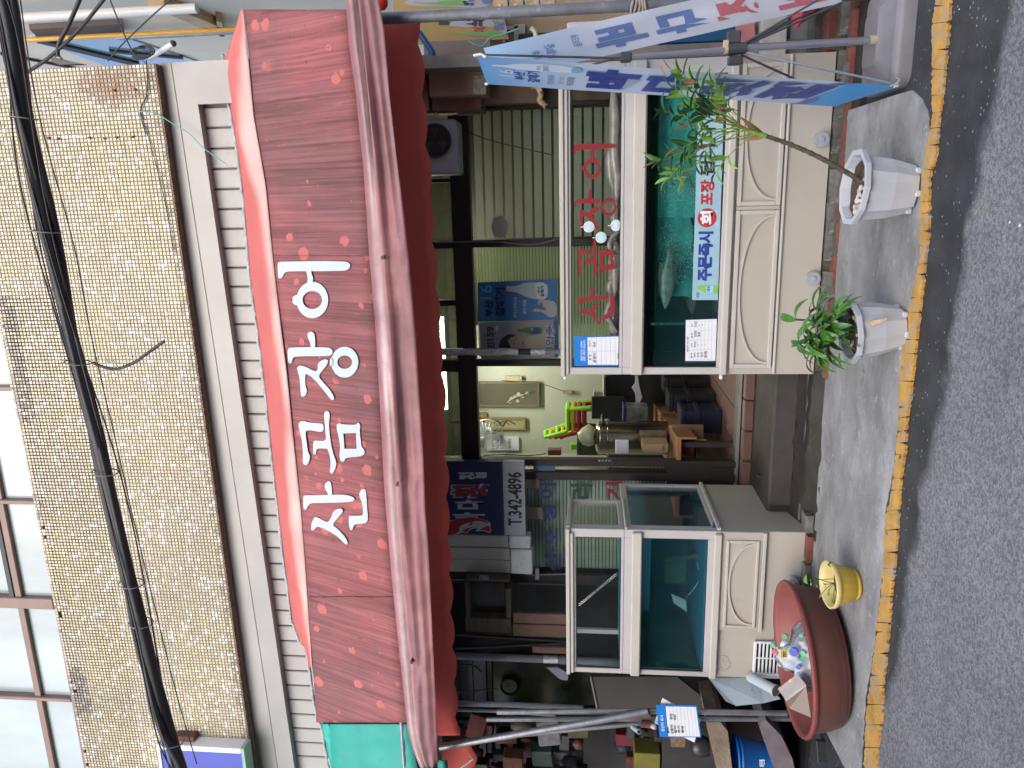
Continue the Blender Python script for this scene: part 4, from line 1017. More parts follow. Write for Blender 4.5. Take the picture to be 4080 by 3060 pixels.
# paper banner on the lower glass, two price cards
def quadthing(name, label, cat, pts, Y, m, th=.0015):
    t = thing(name, label, cat, at(*pts[0], Y=Y)); ob('sheet', MB().prism([at(a, b, Y=Y) for a, b in pts], (0, -th, 0)), m, t); return t
bnm = mat('pale_blue_banner', (.30, .48, .58), .5, var=.12, scale=4, bump=.03, dirt=[((.5, .68, .74), .6, 10, .1)])
YB = YG - .004
bn = quadthing('price_banner', 'pale blue printed banner with blue and red words across the lower tank glass', 'banner', [(1495, 648), (1508, 250), (1563, 250), (1551, 648)], YB, bnm)
YI = YB - .0022
def bt(body, x0, x1, y0, y1, m, par=bn, bold=.03, Y=None, sk=0, name='lettering', mirror=False):
    """text set between image columns x0..x1 (its height) and rows y1 (left) .. y0 (right)"""
    Y = YI if Y is None else Y
    return text_on(name, body, at(x0 - sk, y1, Y=Y), at(x0, y0, Y=Y), at(x1 - sk, y1, Y=Y), m, par, bold, 0.0005, mirror=mirror)
bt('주문즉시', 1509, 1541, 500, 607, inkblue, bold=.05, sk=4)
c = at(1527.5, 470.5, Y=YI); mb = MB().lathe(c, [(.0001, 0), (.060, 0)], 32, M=Matrix.Rotation(R(90), 3, 'X')); ob('red_disc', mb, inkred, bn)
bt('회', 1513, 1541, 456, 485, inkwhite, Y=YI - .001, bold=.04)
bt('포장', 1513, 1544, 388, 443, inkred, bold=.04, sk=2)
bt('됩니다', 1514, 1546, 270, 380, ink, bold=.03, sk=2)
# printed bottle
bg_ = flat('printed_green', (.22, .5, .07), .5); 
def poly(name, pts, Y, m, par, d=.0008): return ob(name, MB().prism([at(a, b, Y=Y) for a, b in pts], (0, -d, 0)), m, par)
poly('printed_bottle', [(1505, 617), (1514, 618), (1523, 614), (1550, 617), (1551, 634), (1524, 632), (1514, 626), (1505, 625)], YI, bg_, bn)
poly('printed_label', [(1526, 615.5), (1541, 617), (1540, 633), (1525, 631)], YI - .001, flat('printed_sky', (.35, .6, .8), .5), bn)
bt('대선', 1527, 1534, 617, 630, inkblue, Y=YI - .0025, bold=.03)
bt('과담', 1504, 1511, 631, 644, inkblue, bold=.02)
ca = quadthing('blue_origin_card', 'blue framed origin price card in the left corner of the upper tank glass', 'price card', [(1241, 794), (1239, 727), (1339, 725), (1340, 791)], YG - .001, flat('card_blue', (.01, .19, .62), .35), .003)
YK = YG - .0045
poly('white_table', [(1270, 788), (1269, 729), (1338, 727), (1338, 788)], YK, paper, ca)
for x in (1279, 1289, 1299, 1309, 1319, 1329): poly('rule', [(x, 788), (x - .6, 729), (x - .1, 729), (x + .5, 788)], YK - .001, inkgrey, ca, .0003)
poly('rule', [(1270, 759.3), (1270, 758.7), (1329, 757.5), (1329, 758.1)], YK - .001, inkgrey, ca, .0003)
bt('원산지 표시는 고객과의', 1254, 1258.5, 737, 779, inkwhite, ca, .02, YK)
bt('소중한 신뢰의 시작입니다', 1260, 1264.5, 735, 781, inkwhite, ca, .02, YK)
bt('품 명', 1272, 1277, 766, 778, ink, ca, .01, YK - .001); bt('원산지', 1271.5, 1276.5, 736, 749, ink, ca, .01, YK - .001)
bt('곰장어', 1281, 1288, 762, 784, ink, ca, .02, YK - .001); bt('국산', 1280.5, 1288, 738, 751, ink, ca, .02, YK - .001)
bt('국립농산물품질관리원', 1333, 1335.5, 762, 776, ink, ca, 0, YK - .001)
co = quadthing('white_origin_card', 'white origin price table card low in the left corner of the lower tank glass', 'price card', [(1479.5, 783), (1480.5, 690), (1549.5, 687), (1548.5, 782)], YG - .001, flat('navy_card_back', (.02, .05, .16), .4), .0025)
poly('white_sheet', [(1480.5, 779.5), (1481.5, 691.5), (1548.5, 689), (1547, 779.5)], YK, paper, co)
for k in range(7):
    x = 1491.5 + k * 7.55 - (2 if k == 0 else 0); poly('rule', [(x - .8, 777.5), (x + 1, 694), (x + 1.4, 694), (x - .4, 777.5)], YK - .001, inkgrey, co, .0003)
for y in (777.5, 756, 735, 714, 694): poly('rule', [(1490, y + .4), (1490, y), (1537.5, y - 1), (1537.5, y - .6)], YK - .001, inkgrey, co, .0003)
bt('원산지 표시판', 1483.5, 1487.5, 727, 760, ink, co, .02, YK - .001)
for (tx, x0, x1, y0, y1) in (('품목', 1492, 1495.5, 762, 774), ('원산지', 1492.3, 1496, 741, 750), ('품목', 1493, 1496.5, 719, 731), ('원산지', 1493, 1497, 699, 706), ('광어', 1498.5, 1503, 762, 772), ('우럭', 1505.5, 1511, 762, 772), ('밀치', 1513.5, 1519, 761, 771), ('참돔', 1521.5, 1527, 758, 773), ('국내산', 1498.5, 1504, 737, 751), ('〃', 1507, 1509.5, 744, 747), ('〃', 1514.5, 1517, 743, 746), ('〃', 1522.5, 1525, 743, 746), ('감성돔', 1499, 1505, 715, 728), ('돌돔', 1507.5, 1512.5, 717, 727), ('국내산', 1500, 1506, 693, 707), ('〃', 1509.5, 1512, 700, 704), ('〃', 1516, 1518.5, 700, 704)):
    bt(tx, x0, x1, y0, y1, ink, co, .015, YK - .001)

# left tank
XC, XD = at(1480, 1461, Y=YT).x, at(1450, 1146, Y=YT).x
lt = thing('corner_fish_tank', 'smaller two-tier cream fish tank with blue floor and vent grille beside the doorway', 'fish tank', ((XC + XD) / 2, YT, .15))
yb1 = at(1280, 1078, X=XD).y; yb2 = at(1430, 1045, X=XD).y
zc2 = lambda x: zz(x, 1300, YT)
zT, g1t, g1b, g2t, g2b, lf, dB, zB2 = [zc2(v) for v in (1223, 1244, 1341, 1385, 1525, 1553, 1640, 1748)]
hx0, hx1 = at(1300, 1444, Y=YT).x, at(1400, 1163, Y=YT).x
ob('cabinet', MB().bbox(XC, XD, YT + .012, yb2, zB2, lf, .004), cream, lt)
frame_ring('upper_window_frame', XC, XD, g1b - .02, zT - .012, hx0, hx1, g1b, g1t, YT, .045, lt)
frame_ring('lower_window_frame', XC, XD, lf + .001, g1b - .021, hx0, hx1, g2b, g2t, YT, .045, lt)
ob('top_cap', MB().bbox(XC - .005, XD + .006, YT - .03, YT + .03, zT - .03, zT, .006).bbox(XC + .004, XD - .03, YT - .02, YT + .02, zT - .055, zT - .031, .005), cream2, lt)
ob('middle_rail', MB().bbox(XC + .003, XD - .012, YT - .034, YT - .001, zc2(1384), zc2(1363), .008), cream2, lt)
ob('sill_rail', MB().bbox(XC + .003, XD - .012, YT - .032, YT - .001, zc2(1553), zc2(1537), .008), cream2, lt)
mb = MB()
def side_ring(mb, y0, y1, z0, z1, b, bt_=None):
    bt_ = bt_ or b
    mb.bbox(XD - .04, XD, y0, y0 + b, z0, z1, .004).bbox(XD - .04, XD, y1 - b, y1, z0, z1, .004).bbox(XD - .0395, XD - .001, y0 + b, y1 - b, z1 - bt_, z1 - .0005, .003).bbox(XD - .0395, XD - .001, y0 + b, y1 - b, z0 + .0005, z0 + bt_, .003)
side_ring(mb, YT + .046, yb1, g1b - .02, zT - .012, .035)
ob('side_window_frame', mb, aluf, lt)
mb = MB(); side_ring(mb, YT + .046, yb2 - .002, lf + .002, g1b - .022, .04, .05)
ob('side_window_frame', mb, aluf, lt)
for sr in (MB().bbox(XD, XD + .02, YT + .01, yb2 + .01, lf, lf + .03, .006), MB().bbox(XD - .002, XD + .012, YT + .01, yb1 + .01, g1b - .045, g1b - .025, .004), MB().bbox(XD - .002, XD + .012, YT + .01, yb1 + .01, zT - .035, zT - .004, .004)): ob('side_rail', sr, cream2, lt)
ob('upper_glass', MB().box(hx0 - .004, hx1 + .004, YT + .02, YT + .028, g1b - .004, g1t + .004), gl, lt)
ob('lower_glass', MB().box(hx0 - .004, hx1 + .004, YT + .02, YT + .028, g2b - .004, g2t + .004), gl, lt)
ob('side_glass', MB().box(XD - .022, XD - .016, YT + .08, yb1 - .03, g1b, zT - .04), gl, lt)
ob('side_glass', MB().box(XD - .022, XD - .016, YT + .08, yb2 - .04, lf + .03, g1b - .06), gl, lt)
mb = MB()
for (a, b) in ((g1b, g1t), (g2b, g2t)):
    mb.box(hx0, hx1, YT + .008, YT + .019, b - g, b).box(hx0, hx1, YT + .008, YT + .019, a, a + g).box(hx0, hx0 + g, YT + .008, YT + .019, a + g, b - g).box(hx1 - g, hx1, YT + .008, YT + .019, a + g, b - g)
ob('gasket', mb, rubbers, lt)
bluef = mat('blue_tank_lining', (.02, .28, .50), .4, var=.2, bump=0)
ob('basin_floor', MB().box(XC + .01, XD - .041, YT + .046, yb2 - .041, lf + .002, g2b + .012), bluef, lt)
ob('basin_back', MB().box(XC + .01, XD - .041, yb2 - .04, yb2 - .003, lf + .021, g1b - .022), mat('blue_green_lining', (.015, .16, .26), .4, var=.4, scale=2, bump=0), lt)
ob('basin_side', MB().box(XC, XC + .012, YT + .046, yb2 - .041, lf + .021, g1b - .022), teal, lt)
ob('upper_floor', MB().box(XC, XD - .041, YT + .046, yb1 - .002, g1b - .02, g1b - .006), bluef, lt)
ob('back_frame', MB().box(XC, XC + .035, yb1 - .03, yb1, g1b - .02, zT - .012).box(XC + .036, XD - .042, yb1 - .03, yb1, zT - .045, zT - .012).box(XC, XC + .035, YT + .046, yb1 - .031, zT - .045, zT - .012), aluf, lt)
zw2 = zc2(1404)
ob('water_surface', MB().grid([[Vector((XC + .02 + (XD - XC - .07) * i / 40, YT + .03 + (yb2 - YT - .08) * j / 12, zw2 + .003 * n3(i * .4, j * .4))) for i in range(41)] for j in range(13)]), glass('still_water', (.7, .9, .95), 1.3, .05, body=(.04, .2, .25), bmix=.2), lt)
ob('water', MB().box(XC + .014, XD - .05, YT + .035, YT + .04, lf + .021, zw2 - .002), glw, lt)
# cupboard door with arch and recessed vent
xd0, xd1 = at(1600, 1362, Y=YT).x, at(1600, 1149, Y=YT).x
f = ob('cupboard_door', MB().bbox(xd0, xd1, YT - .006, YT + .012, dB, lf - .004, .003), cream, lt)
q0, q1 = at(1600, 1354, Y=YT).x, at(1600, 1166, Y=YT).x; r0, r1 = zc2(1633), zc2(1563); b = .02
mb = MB().bbox(q0, q1, YT - .022, YT - .006, r1 - b, r1, .004).bbox(q0, q1, YT - .022, YT - .006, r0, r0 + b, .004).bbox(q0, q0 + b, YT - .021, YT - .006, r0 + b, r1 - b, .004).bbox(q1 - b, q1, YT - .021, YT - .006, r0 + b, r1 - b, .004)
ob('door_border', mb, cream2, f)
mb = MB(); arch(mb, q0 + b, q1 - b, r0 + b, r1 - b, YT - .006, .013, .014); ob('arch_moulding', mb, cream2, f)
ob('panel_rail', MB().bbox(xd0, xd1, YT - .02, YT - .001, zc2(1648), zc2(1640), .004), cream2, lt)
# grille
a0, a1 = at(1650, 1456, Y=YT).x, at(1650, 1384, Y=YT).x; b0, b1 = zz(1690, 1420, YT), zz(1626, 1420, YT)
gf = ob('vent_grille', MB().bbox(a0, a1, YT - .018, YT - .001, b1 - .022, b1, .004).bbox(a0, a1, YT - .018, YT - .001, b0, b0 + .016, .004).bbox(a0, a0 + .016, YT - .018, YT - .001, b0 + .016, b1 - .022, .003).bbox(a1 - .016, a1, YT - .018, YT - .001, b0 + .016, b1 - .022, .003), white, lt)
ob('vent_shadow', MB().box(a0 + .01, a1 - .01, YT + .004, YT + .0115, b0 + .01, b1 - .01), rubbers, gf)
xm2 = (a0 + a1) / 2
for k in range(6):
    z = b0 + .02 + (b1 - b0 - .05) * (k + .5) / 6
    for (u0, u1) in ((a0 + .017, xm2 - .006), (xm2 + .006, a1 - .017)):
        ob('slat', MB().bbox(u0, u1, YT - .014, YT - .001, z - .007, z + .005, .002), white, gf)
ob('grille_post', MB().bbox(xm2 - .005, xm2 + .005, YT - .015, YT - .001, b0 + .017, b1 - .023, .002), white, gf)
ob('glue_patch', MB().prism([at(1562 + 16 * math.cos(t) * (1 + .15 * math.sin(3 * t)), 1433 + 18 * math.sin(t), Y=YT + .0115) for t in [i * .35 for i in range(18)]], (0, -.002, 0)), mat('old_glue', (.42, .38, .35), .8, var=.3, scale=60, bump=.4), lt)
ob('side_sticker', MB().prism([at(1541, 1128, X=XD + .0005), at(1538, 1140, X=XD + .0005), at(1551, 1141, X=XD + .0005), at(1554, 1129, X=XD + .0005)], (.001, 0, 0)), flat('grey_blue_sticker', (.08, .12, .28), .5), lt)
knob(lt, at(1712, 1256, Y=YT - .01), .04)
# chrome chain and plate hanging in the left tank
ch = thing('hanging_chain', 'shiny chain hanging aslant inside the upper part of the corner tank', 'chain', at(1260, 1310, Y=YT + .2))
for s in (0, 4):
    pa_, pb_ = at(1252, 1304 + s, Y=YT + .2), at(1332, 1238 + s, Y=YT + .2)
    mb = MB()
    for k in range(34):
        p = pa_.lerp(pb_, (k + .5) / 34); d = (pb_ - pa_).normalized()
        mb.tube([p - d * .008 + Vector((0, .003 * (-1) ** k, .003)), p + d * .008 - Vector((0, .003 * (-1) ** k, .003))], .003, 5)
    ob('links', mb, flat('chrome', (.8, .82, .85), .15, metal=1), ch)
tag(ob('white_plate', MB().prism([at(1450, 1283, Y=YT + .25), at(1482, 1297, Y=YT + .25), at(1484, 1322, Y=YT + .25), at(1455, 1302, Y=YT + .25)], (0, .008, 0)), flat('white_tile', (.55, .62, .66), .4), None), 'tilted white plate hanging in the water of the corner tank', 'plate')
tag(ob('air_hose', MB().tube(spline([at(1480, 1292, Y=YT + .3), at(1500, 1270, Y=YT + .3), at(1512, 1245, Y=YT + .3), at(1505, 1215, Y=YT + .3)], 6), .004, 6), flat('pale_hose', (.4, .5, .52), .4), None), 'thin pale air hose curving through the corner tank water', 'hose')
fm = mat('dark_pump', (.04, .10, .09), .4)
tag(ob('water_pump', MB().bbox(at(1470, 1262, Y=YT + .35).x, at(1470, 1205, Y=YT + .35).x, YT + .33, YT + .42, zc2(1500), zc2(1440), .02).rod(at(1470, 1205, Y=YT + .36), at(1510, 1200, Y=YT + .36), .02), fm, None), 'dark green filter pump at the back of the corner tank', 'pump')
# ---------------------------------------------------------------- shop front
def fb(name, x0, x1, y0, y1, Y0, Y1, m, par, bev=.004, ymid=None):
    """beam given by photo columns x0..x1 (height) and rows y0 (right) .. y1 (left), front plane Y0, back plane Y1"""
    ym = (y0 + y1) / 2 if ymid is None else ymid; xm = (x0 + x1) / 2
    return ob(name, MB().bbox(xx(xm, y1, Y0), xx(xm, y0, Y0), Y0, Y1, zz(x1, ym, Y0), zz(x0, ym, Y0), bev), m, par)
ZS = .36                                     # shop floor level
shop = thing('seafood_shop_front', 'dark brown framed glass front of the seafood shop with blinds and a doorway', 'shop front', (-1.2, YF, ZS))
zh0, zh1 = zz(1024, 650, YF), zz(984, 650, YF)
Xl, Xr_ = xx(1200, 1236, YF), xx(1100, 228, YF)
ob('header_beam', MB().bbox(Xl, Xr_, YF - .02, YF + .08, zh0, zh1, .005), brownfr, shop)
ztop = zz(905, 650, YF)
def post(ya, yb, z0, z1, y0=YF - .012, name='post'):
    xm = 1000; return ob(name, MB().bbox(xx(xm, yb, YF), xx(xm, ya, YF), y0, YF + .07, z0, z1, .004), brownfr, shop)
post(520, 535, ZS, zh0 - .001); post(521, 536, zh1 + .001, ztop); post(648, 660, zh1 + .001, ztop); post(778, 791, ZS, zh0 - .001); post(778, 803, zh1 + .001, ztop)
post(990, 1003, ZS, zh0 - .001); post(990, 1003, zh1 + .001, ztop); post(1017, 1033, ZS, zh0 - .001); post(1234, 1246, ZS, zh0 - .001); post(228, 236, ZS, zh0 - .001)
post(385, 393, zh1 + .001, ztop)
frost = glass('rain_flecked_glass', (.75, .78, .68), .7, .1, body=(.42, .44, .33), bmix=.35)
wing = glass('shop_window_glass', (.85, .9, .85), 1.0)
def pane(ya, yb, z0, z1, m, Y=YF + .02): return ob('window_pane', MB().box(xx(1000, yb, YF), xx(1000, ya, YF), Y, Y + .005, z0, z1), m, shop)
pane(393, 521, zh1, ztop, frost); pane(536, 648, zh1, ztop, frost); pane(660, 778, zh1, ztop, frost); pane(803, 990, zh1, ztop, frost)
pane(236, 520, ZS + .4, zh0, wing); pane(535, 778, ZS + .4, zh0, wing); pane(1033, 1234, zz(1440, 1130, YF), zh0, wing); pane(1003, 1017, zz(1440, 1010, YF), zh0, wing)
# solid kick panels
zkp = zz(1440, 1060, YF)
ob('kick_panel', MB().bbox(xx(1000, 990, YF) - 1.6, xx(1000, 1003, YF) + .02, YF + .0, YF + .05, ZS, zkp, .004), mat('dark_kick_panel', (.03, .024, .024), .4, var=.15), shop)
ob('kick_panel', MB().box(xx(1000, 791, YF), .9, YF + .005, YF + .05, ZS, ZS + .4), brownfr, shop)
# blinds behind the glass
slatm = translucent('pale_green_slat', (.72, .73, .56))
dirty = translucent('grey_slat', (.76, .715, .66))
def blind(ya, yb, z0, z1, pitch, m, Y=YF + .10, fill=.78, name='slat'):
    X0, X1 = xx(1000, yb, YF) + .01, xx(1000, ya, YF) - .01; w = X1 - X0
    me = meshof(MB().bbox(-w / 2, w / 2, 0, .004, -pitch * fill / 2, pitch * fill / 2, .001), m, name)
    z = z1 - pitch / 2
    while z > z0:
        piece(name, me, None, shop, ((X0 + X1) / 2, Y, z), (R(4), 0, 0)); z -= pitch
pv = zz(1100, 650, YF) - zz(1106.9, 650, YF)
blind(535, 778, ZS + .45, zh0 - .01, pv, slatm)
pw_ = zz(1060, 400, YF) - zz(1081.5, 400, YF)
blind(236, 520, ZS + .45, zh0 - .02, pw_, dirty, fill=.76)
pn_ = zz(1300, 1010, YF) - zz(1308, 1010, YF)
blind(1003, 1017, zkp, zh0 - .12, pn_, dirty, fill=.8, name='blind_slat')
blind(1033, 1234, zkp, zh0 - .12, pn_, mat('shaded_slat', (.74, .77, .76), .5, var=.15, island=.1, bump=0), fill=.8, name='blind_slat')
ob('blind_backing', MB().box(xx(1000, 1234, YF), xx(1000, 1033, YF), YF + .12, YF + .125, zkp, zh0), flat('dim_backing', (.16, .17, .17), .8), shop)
# window lettering of the left pane
YL = YF + .017
def ft(body, x0, x1, y0, y1, m, par=shop, bold=.05, Y=YL, name='window_lettering', sk=0): return text_on(name, body, at(x0 - sk, y1, Y=Y), at(x0, y0, Y=Y), at(x1 - sk, y1, Y=Y), m, par, bold, 0.0005)
navy = flat('navy_vinyl', (.02, .035, .16), .5)
ft('산', 1176, 1212, 1190, 1236, navy, bold=.035); ft('오', 1178, 1204, 1140, 1180, navy, bold=.035); ft('징', 1172, 1202, 1090, 1128, navy, bold=.035); ft('어', 1165, 1200, 1043, 1078, navy, bold=.035)
ft('리', 1233, 1280, 1045, 1078, flat('dark_green_vinyl', (.015, .06, .05), .5), bold=.035); ft('기', 1308, 1345, 1040, 1085, flat('dark_red_vinyl', (.25, .015, .03), .5), bold=.035)
fb('poster_scrap', 1135, 1165, 1035, 1055, YF + .012, YF + .0145, mat('pink_paper', (.40, .22, .2), .7), shop, .0005)
fb('poster_scrap', 1136, 1172, 1096, 1122, YF + .012, YF + .0145, mat('tan_paper', (.35, .27, .17), .7), shop, .0005)
fb('poster', 1152, 1200, 1003, 1017, YF + .012, YF + .0145, mat('faded_blue_poster', (.10, .22, .36), .6), shop, .0005)
hb = MB()
for k in range(4): hb.rod(at(1295 + k * 7, 995, Y=YF - .014), at(1295 + k * 7, 995, Y=YF - .022), .007, 8)
lb = fb('lock_plate', 1290, 1325, 989, 1000, YF - .02, YF - .012, flat('dark_steel', (.06, .06, .065)), shop); ob('screw', hb, steel, lb)
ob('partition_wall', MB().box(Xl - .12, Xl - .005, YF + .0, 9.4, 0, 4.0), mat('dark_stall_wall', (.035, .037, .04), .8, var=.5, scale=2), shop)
# wall above the transoms and a ceiling board that closes the space behind the awning
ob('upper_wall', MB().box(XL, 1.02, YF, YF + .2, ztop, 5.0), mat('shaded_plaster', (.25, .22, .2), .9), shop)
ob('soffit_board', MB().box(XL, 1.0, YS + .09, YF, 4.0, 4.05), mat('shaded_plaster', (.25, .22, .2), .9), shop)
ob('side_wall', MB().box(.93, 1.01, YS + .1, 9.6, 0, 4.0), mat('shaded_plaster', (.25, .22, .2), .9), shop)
ob('right_wall', MB().box(xx(1100, 228, YF), .93, YF, YF + .1, 0, ztop), mat('brown_plaster', (.15, .11, .085), .9, var=.3), shop)
# threshold: aluminium track, tiled nosing, concrete slab
ob('door_track', MB().bbox(Xl, .9, YF - .01, YF + .10, ZS - .02, ZS + .012, .003), flat('aluminium_track', (.5, .5, .48), .3, metal=.8), shop)
tb = mat('brown_floor_tile', (.145, .082, .070), .45, var=.18, island=.1, bump=.1)
nose = MB().bbox(-.125, .125, 0, .10, -.075, 0, .008); me_n = meshof(nose, tb, 'nosing_tile')
X = xx(1610, 1110, YF); k = 0
while X < .8:
    piece('nosing_tile', me_n, None, shop, (X + .127, YF - .12, ZS - .025)); X += .258
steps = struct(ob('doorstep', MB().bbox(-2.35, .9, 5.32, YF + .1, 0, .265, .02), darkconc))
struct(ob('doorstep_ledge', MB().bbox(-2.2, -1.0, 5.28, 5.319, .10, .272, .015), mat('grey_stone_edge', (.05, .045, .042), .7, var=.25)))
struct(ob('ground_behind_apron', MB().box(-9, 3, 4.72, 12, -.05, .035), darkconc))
hp = tag(ob('hose_pipe', MB().tube(spline([Vector((-1.0, 5.18, .075)), Vector((-1.5, 5.16, .07)), Vector((-1.95, 5.2, .07)), Vector((-2.1, 5.3, .08)), Vector((-2.08, 5.6, .28))], 8), .022, 8), mat('black_hose', (.04, .037, .04), .4), None), 'black rubber hose lying along the foot of the doorstep', 'hose')
# rough mortar fillet between apron and step
rows = [[Vector((-2.3 + i * .04, 4.85 + .45 * j / 8, .045 + (.075 + .03 * n3(i * .3, 2)) * (j / 8) ** 1.5 + .012 * n3(i * .35, j * .5))) for i in range(36)] for j in range(9)]
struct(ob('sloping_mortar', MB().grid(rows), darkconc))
# stones and bricks under the tanks
stonem = mat('rough_grey_stone', (.15, .145, .13), .9, var=.4, scale=20, bump=.9, bscale=30, island=.25, dirt=[((.05, .055, .03), .58, 8, .15), ((.32, .31, .29), .62, 10, .1)])
brickm = mat('old_red_brick', (.22, .075, .055), .9, var=.3, scale=20, bump=.6, bscale=40, island=.2, dirt=[((.12, .12, .06), .6, 10, .15)])
mortar = mat('mossy_mortar', (.10, .10, .075), .95, var=.4, scale=12, bump=.8, dirt=[((.05, .08, .02), .58, 7, .1)])
base = thing('masonry_base', 'low course of rough stones and red bricks under the large double tank', 'masonry', (0, 4.86, 0))
zB = zc_(1783)
def lump(w, d, h, seed, j=.008):
    bm = bmesh.new(); bmesh.ops.create_cube(bm, size=1); bmesh.ops.subdivide_edges(bm, edges=bm.edges[:], cuts=1)
    for v in bm.verts:
        v.co = Vector((v.co.x * w, v.co.y * d, v.co.z * h)); v.co += Vector(noise.noise_vector(v.co * 14 + Vector((seed, seed * 2, 0)))) * j
    mb = MB(); mb.add([v.co.copy() for v in bm.verts], [tuple(v.index for v in f.verts) for f in bm.faces]); bm.free(); return mb
stones = [meshof(lump(.16 + .05 * (k % 3), .12, .05, k), stonem, 'stone') for k in range(5)]
bricks = [meshof(lump(.19, .09, .045, k + 9, .004), brickm, 'brick') for k in range(4)]
ob('mortar_bed', MB().box(XA, 1.6, 4.87, 5.7, 0, zB - .055).box(XA + .02, 1.55, 4.96, 5.7, zB - .056, zB - .006), mortar, base)
x = XA + .05; k = 0
while x < 1.55:
    piece('stone', stones[k % 5], None, base, (x + .09, 4.985 + rt.uniform(-.008, .012), zB - .034), (0, rt.uniform(-.04, .04), rt.uniform(-.06, .06))); x += .165 + .05 * (k % 3) + .012; k += 1
x = XA - .02; k = 0
while x < 1.6:
    piece('brick', bricks[k % 4], None, base, (x + .1, 4.90 + rt.uniform(-.005, .005), .034 + rt.uniform(0, .004)), (0, 0, rt.uniform(-.03, .03))); x += .202; k += 1
    if k % 3 == 0: piece('stone', stones[k % 5], None, base, (x, 4.925, .06), (0, .1, .2))
base2 = thing('masonry_base', 'broken bricks and stones propping the corner tank beside the doorway', 'masonry', (-2.4, 4.9, 0))
ob('mortar_bed', MB().box(XC + .1, XD - .02, 5.0, yb2, 0, zB2 - .004), mortar, base2)
for k in range(7):
    piece('stone' if k % 2 else 'brick', (stones if k % 2 else bricks)[k % 4], None, base2, (XD - .10 - k * .22, 4.93, .065 + (k % 2) * .008), (0, 0, rt.uniform(-.1, .1)))
for k in range(5):
    piece('stone', stones[k], None, base2, (XD - .01, 5.08 + k * .17, zB2 - .045), (0, 0, R(90) + rt.uniform(-.2, .2)))
    piece('stone', stones[(k + 2) % 5], None, base2, (XD + .06 + .03 * (k % 2), 5.05 + k * .15, .06), (0, .1, R(90) + rt.uniform(-.3, .3)))

# ---- hanging sign, trunking, posters
YSG = 5.78
sgn = thing('phone_number_sign', 'dark blue hanging sign with a red fish, white words and phone number T.342-4896', 'sign', at(1045, 1075, Y=YSG))
def sg_(x, y): return at(x, y, Y=YSG)
xa_, xb_ = xx(1040, 1155, YSG), xx(1040, 997, YSG); z0_, z1_, z2_ = zz(1134, 1075, YSG), zz(1087, 1075, YSG), zz(930, 1075, YSG)
ob('grey_strip', MB().bbox(xa_, xb_, YSG, YSG + .06, z0_, z1_ - .001, .003), mat('grey_sign_strip', (.42, .42, .46), .5, var=.05, bump=0), sgn)
ob('blue_panel', MB().bbox(xa_, xb_, YSG, YSG + .06, z1_, z2_, .003), mat('navy_sign_panel', (.018, .026, .10), .45, var=.08, bump=0), sgn)
def st_(body, x0, x1, y0, y1, m, bold=.05, sk=2, Y=None): return text_on('lettering', body, at(x0 - sk, y1, Y=Y or YSG), at(x0, y0, Y=Y or YSG), at(x1 - sk, y1, Y=Y or YSG), m, sgn, bold, 0.0015)
st_('T.342-4896', 1096, 1127, 1020, 1135, ink, .03, -1)
lwt = flat('faded_white_print', (.42, .44, .5), .5)
st_('바', 979, 1048, 1107, 1126, lwt, .05); st_('다', 984, 1049, 1080, 1100, lwt, .05); st_('집', 990, 1052, 1020, 1036, lwt, .05)
st_('횟', 974, 1058, 1044, 1077, lwt, .12); st_('횟', 978, 1055, 1046, 1075, flat('faded_red_print', (.26, .03, .045), .5), .04, Y=YSG - .002)
SF = 3.318
def Z6(p): return [((1700 + a / SF) / PX, (1800 + b / SF) / PX) for a, b in p]
fr = flat('fish_red', (.36, .02, .025), .5)
def sp_(pts, m, Y, n=2): return ob('fish_print', MB().prism([at(a, b, Y=Y) for a, b in Z6(chaikin(pts, n))], (0, -.001, 0)), m, sgn)
sp_([(215, 1010), (240, 940), (330, 900), (520, 865), (650, 870), (760, 895), (835, 930), (850, 960), (838, 985), (858, 1070), (820, 1075), (740, 1040), (630, 1060), (690, 1000), (560, 1030), (545, 1085), (480, 1060), (380, 1110), (280, 1118), (225, 1080)], lwt, YSG - .0005)
sp_([(220, 1010), (245, 948), (330, 908), (520, 873), (650, 878), (760, 903), (825, 935), (800, 945), (700, 910), (600, 925), (480, 960), (420, 1000), (440, 1045), (370, 1095), (290, 1108), (235, 1075)], fr, YSG - .002)
sp_([(540, 975), (600, 930), (615, 945), (590, 975)], fr, YSG - .002); sp_([(780, 990), (825, 975), (848, 1065), (745, 1030), (690, 1035), (760, 1000)], fr, YSG - .002); sp_([(450, 1050), (560, 1000), (680, 985), (560, 1010), (540, 1070), (490, 1050)], fr, YSG - .002)
duct = thing('cable_trunking', 'three cream metal trunking covers side by side left of the blue sign', 'trunking', at(1050, 1200, Y=YSG))
for (ya, yb, e) in ((1157, 1183, 1099), (1185.5, 1210, 1101), (1211, 1238, 1103)):
    ob('cover', MB().bbox(xx(1050, yb, YSG), xx(1050, ya, YSG), YSG + .01, YSG + .09, zz(e, 1200, YSG), zz(930, 1200, YSG), .005), cream2, duct)
for (ya, yb, e0, e1) in ((1156.5, 1183.5, 1101, 1147), (1186, 1238.5, 1103, 1150)):
    ob('end_box', MB().bbox(xx(1120, yb, YSG), xx(1120, ya, YSG), YSG - .015, YSG + .09, zz(e1, 1200, YSG), zz(e0, 1200, YSG), .008), mat('scuffed_white_box', (.62, .63, .65), .5, var=.1, dirt=[((.3, .29, .28), .58, 14, .12)]), duct)
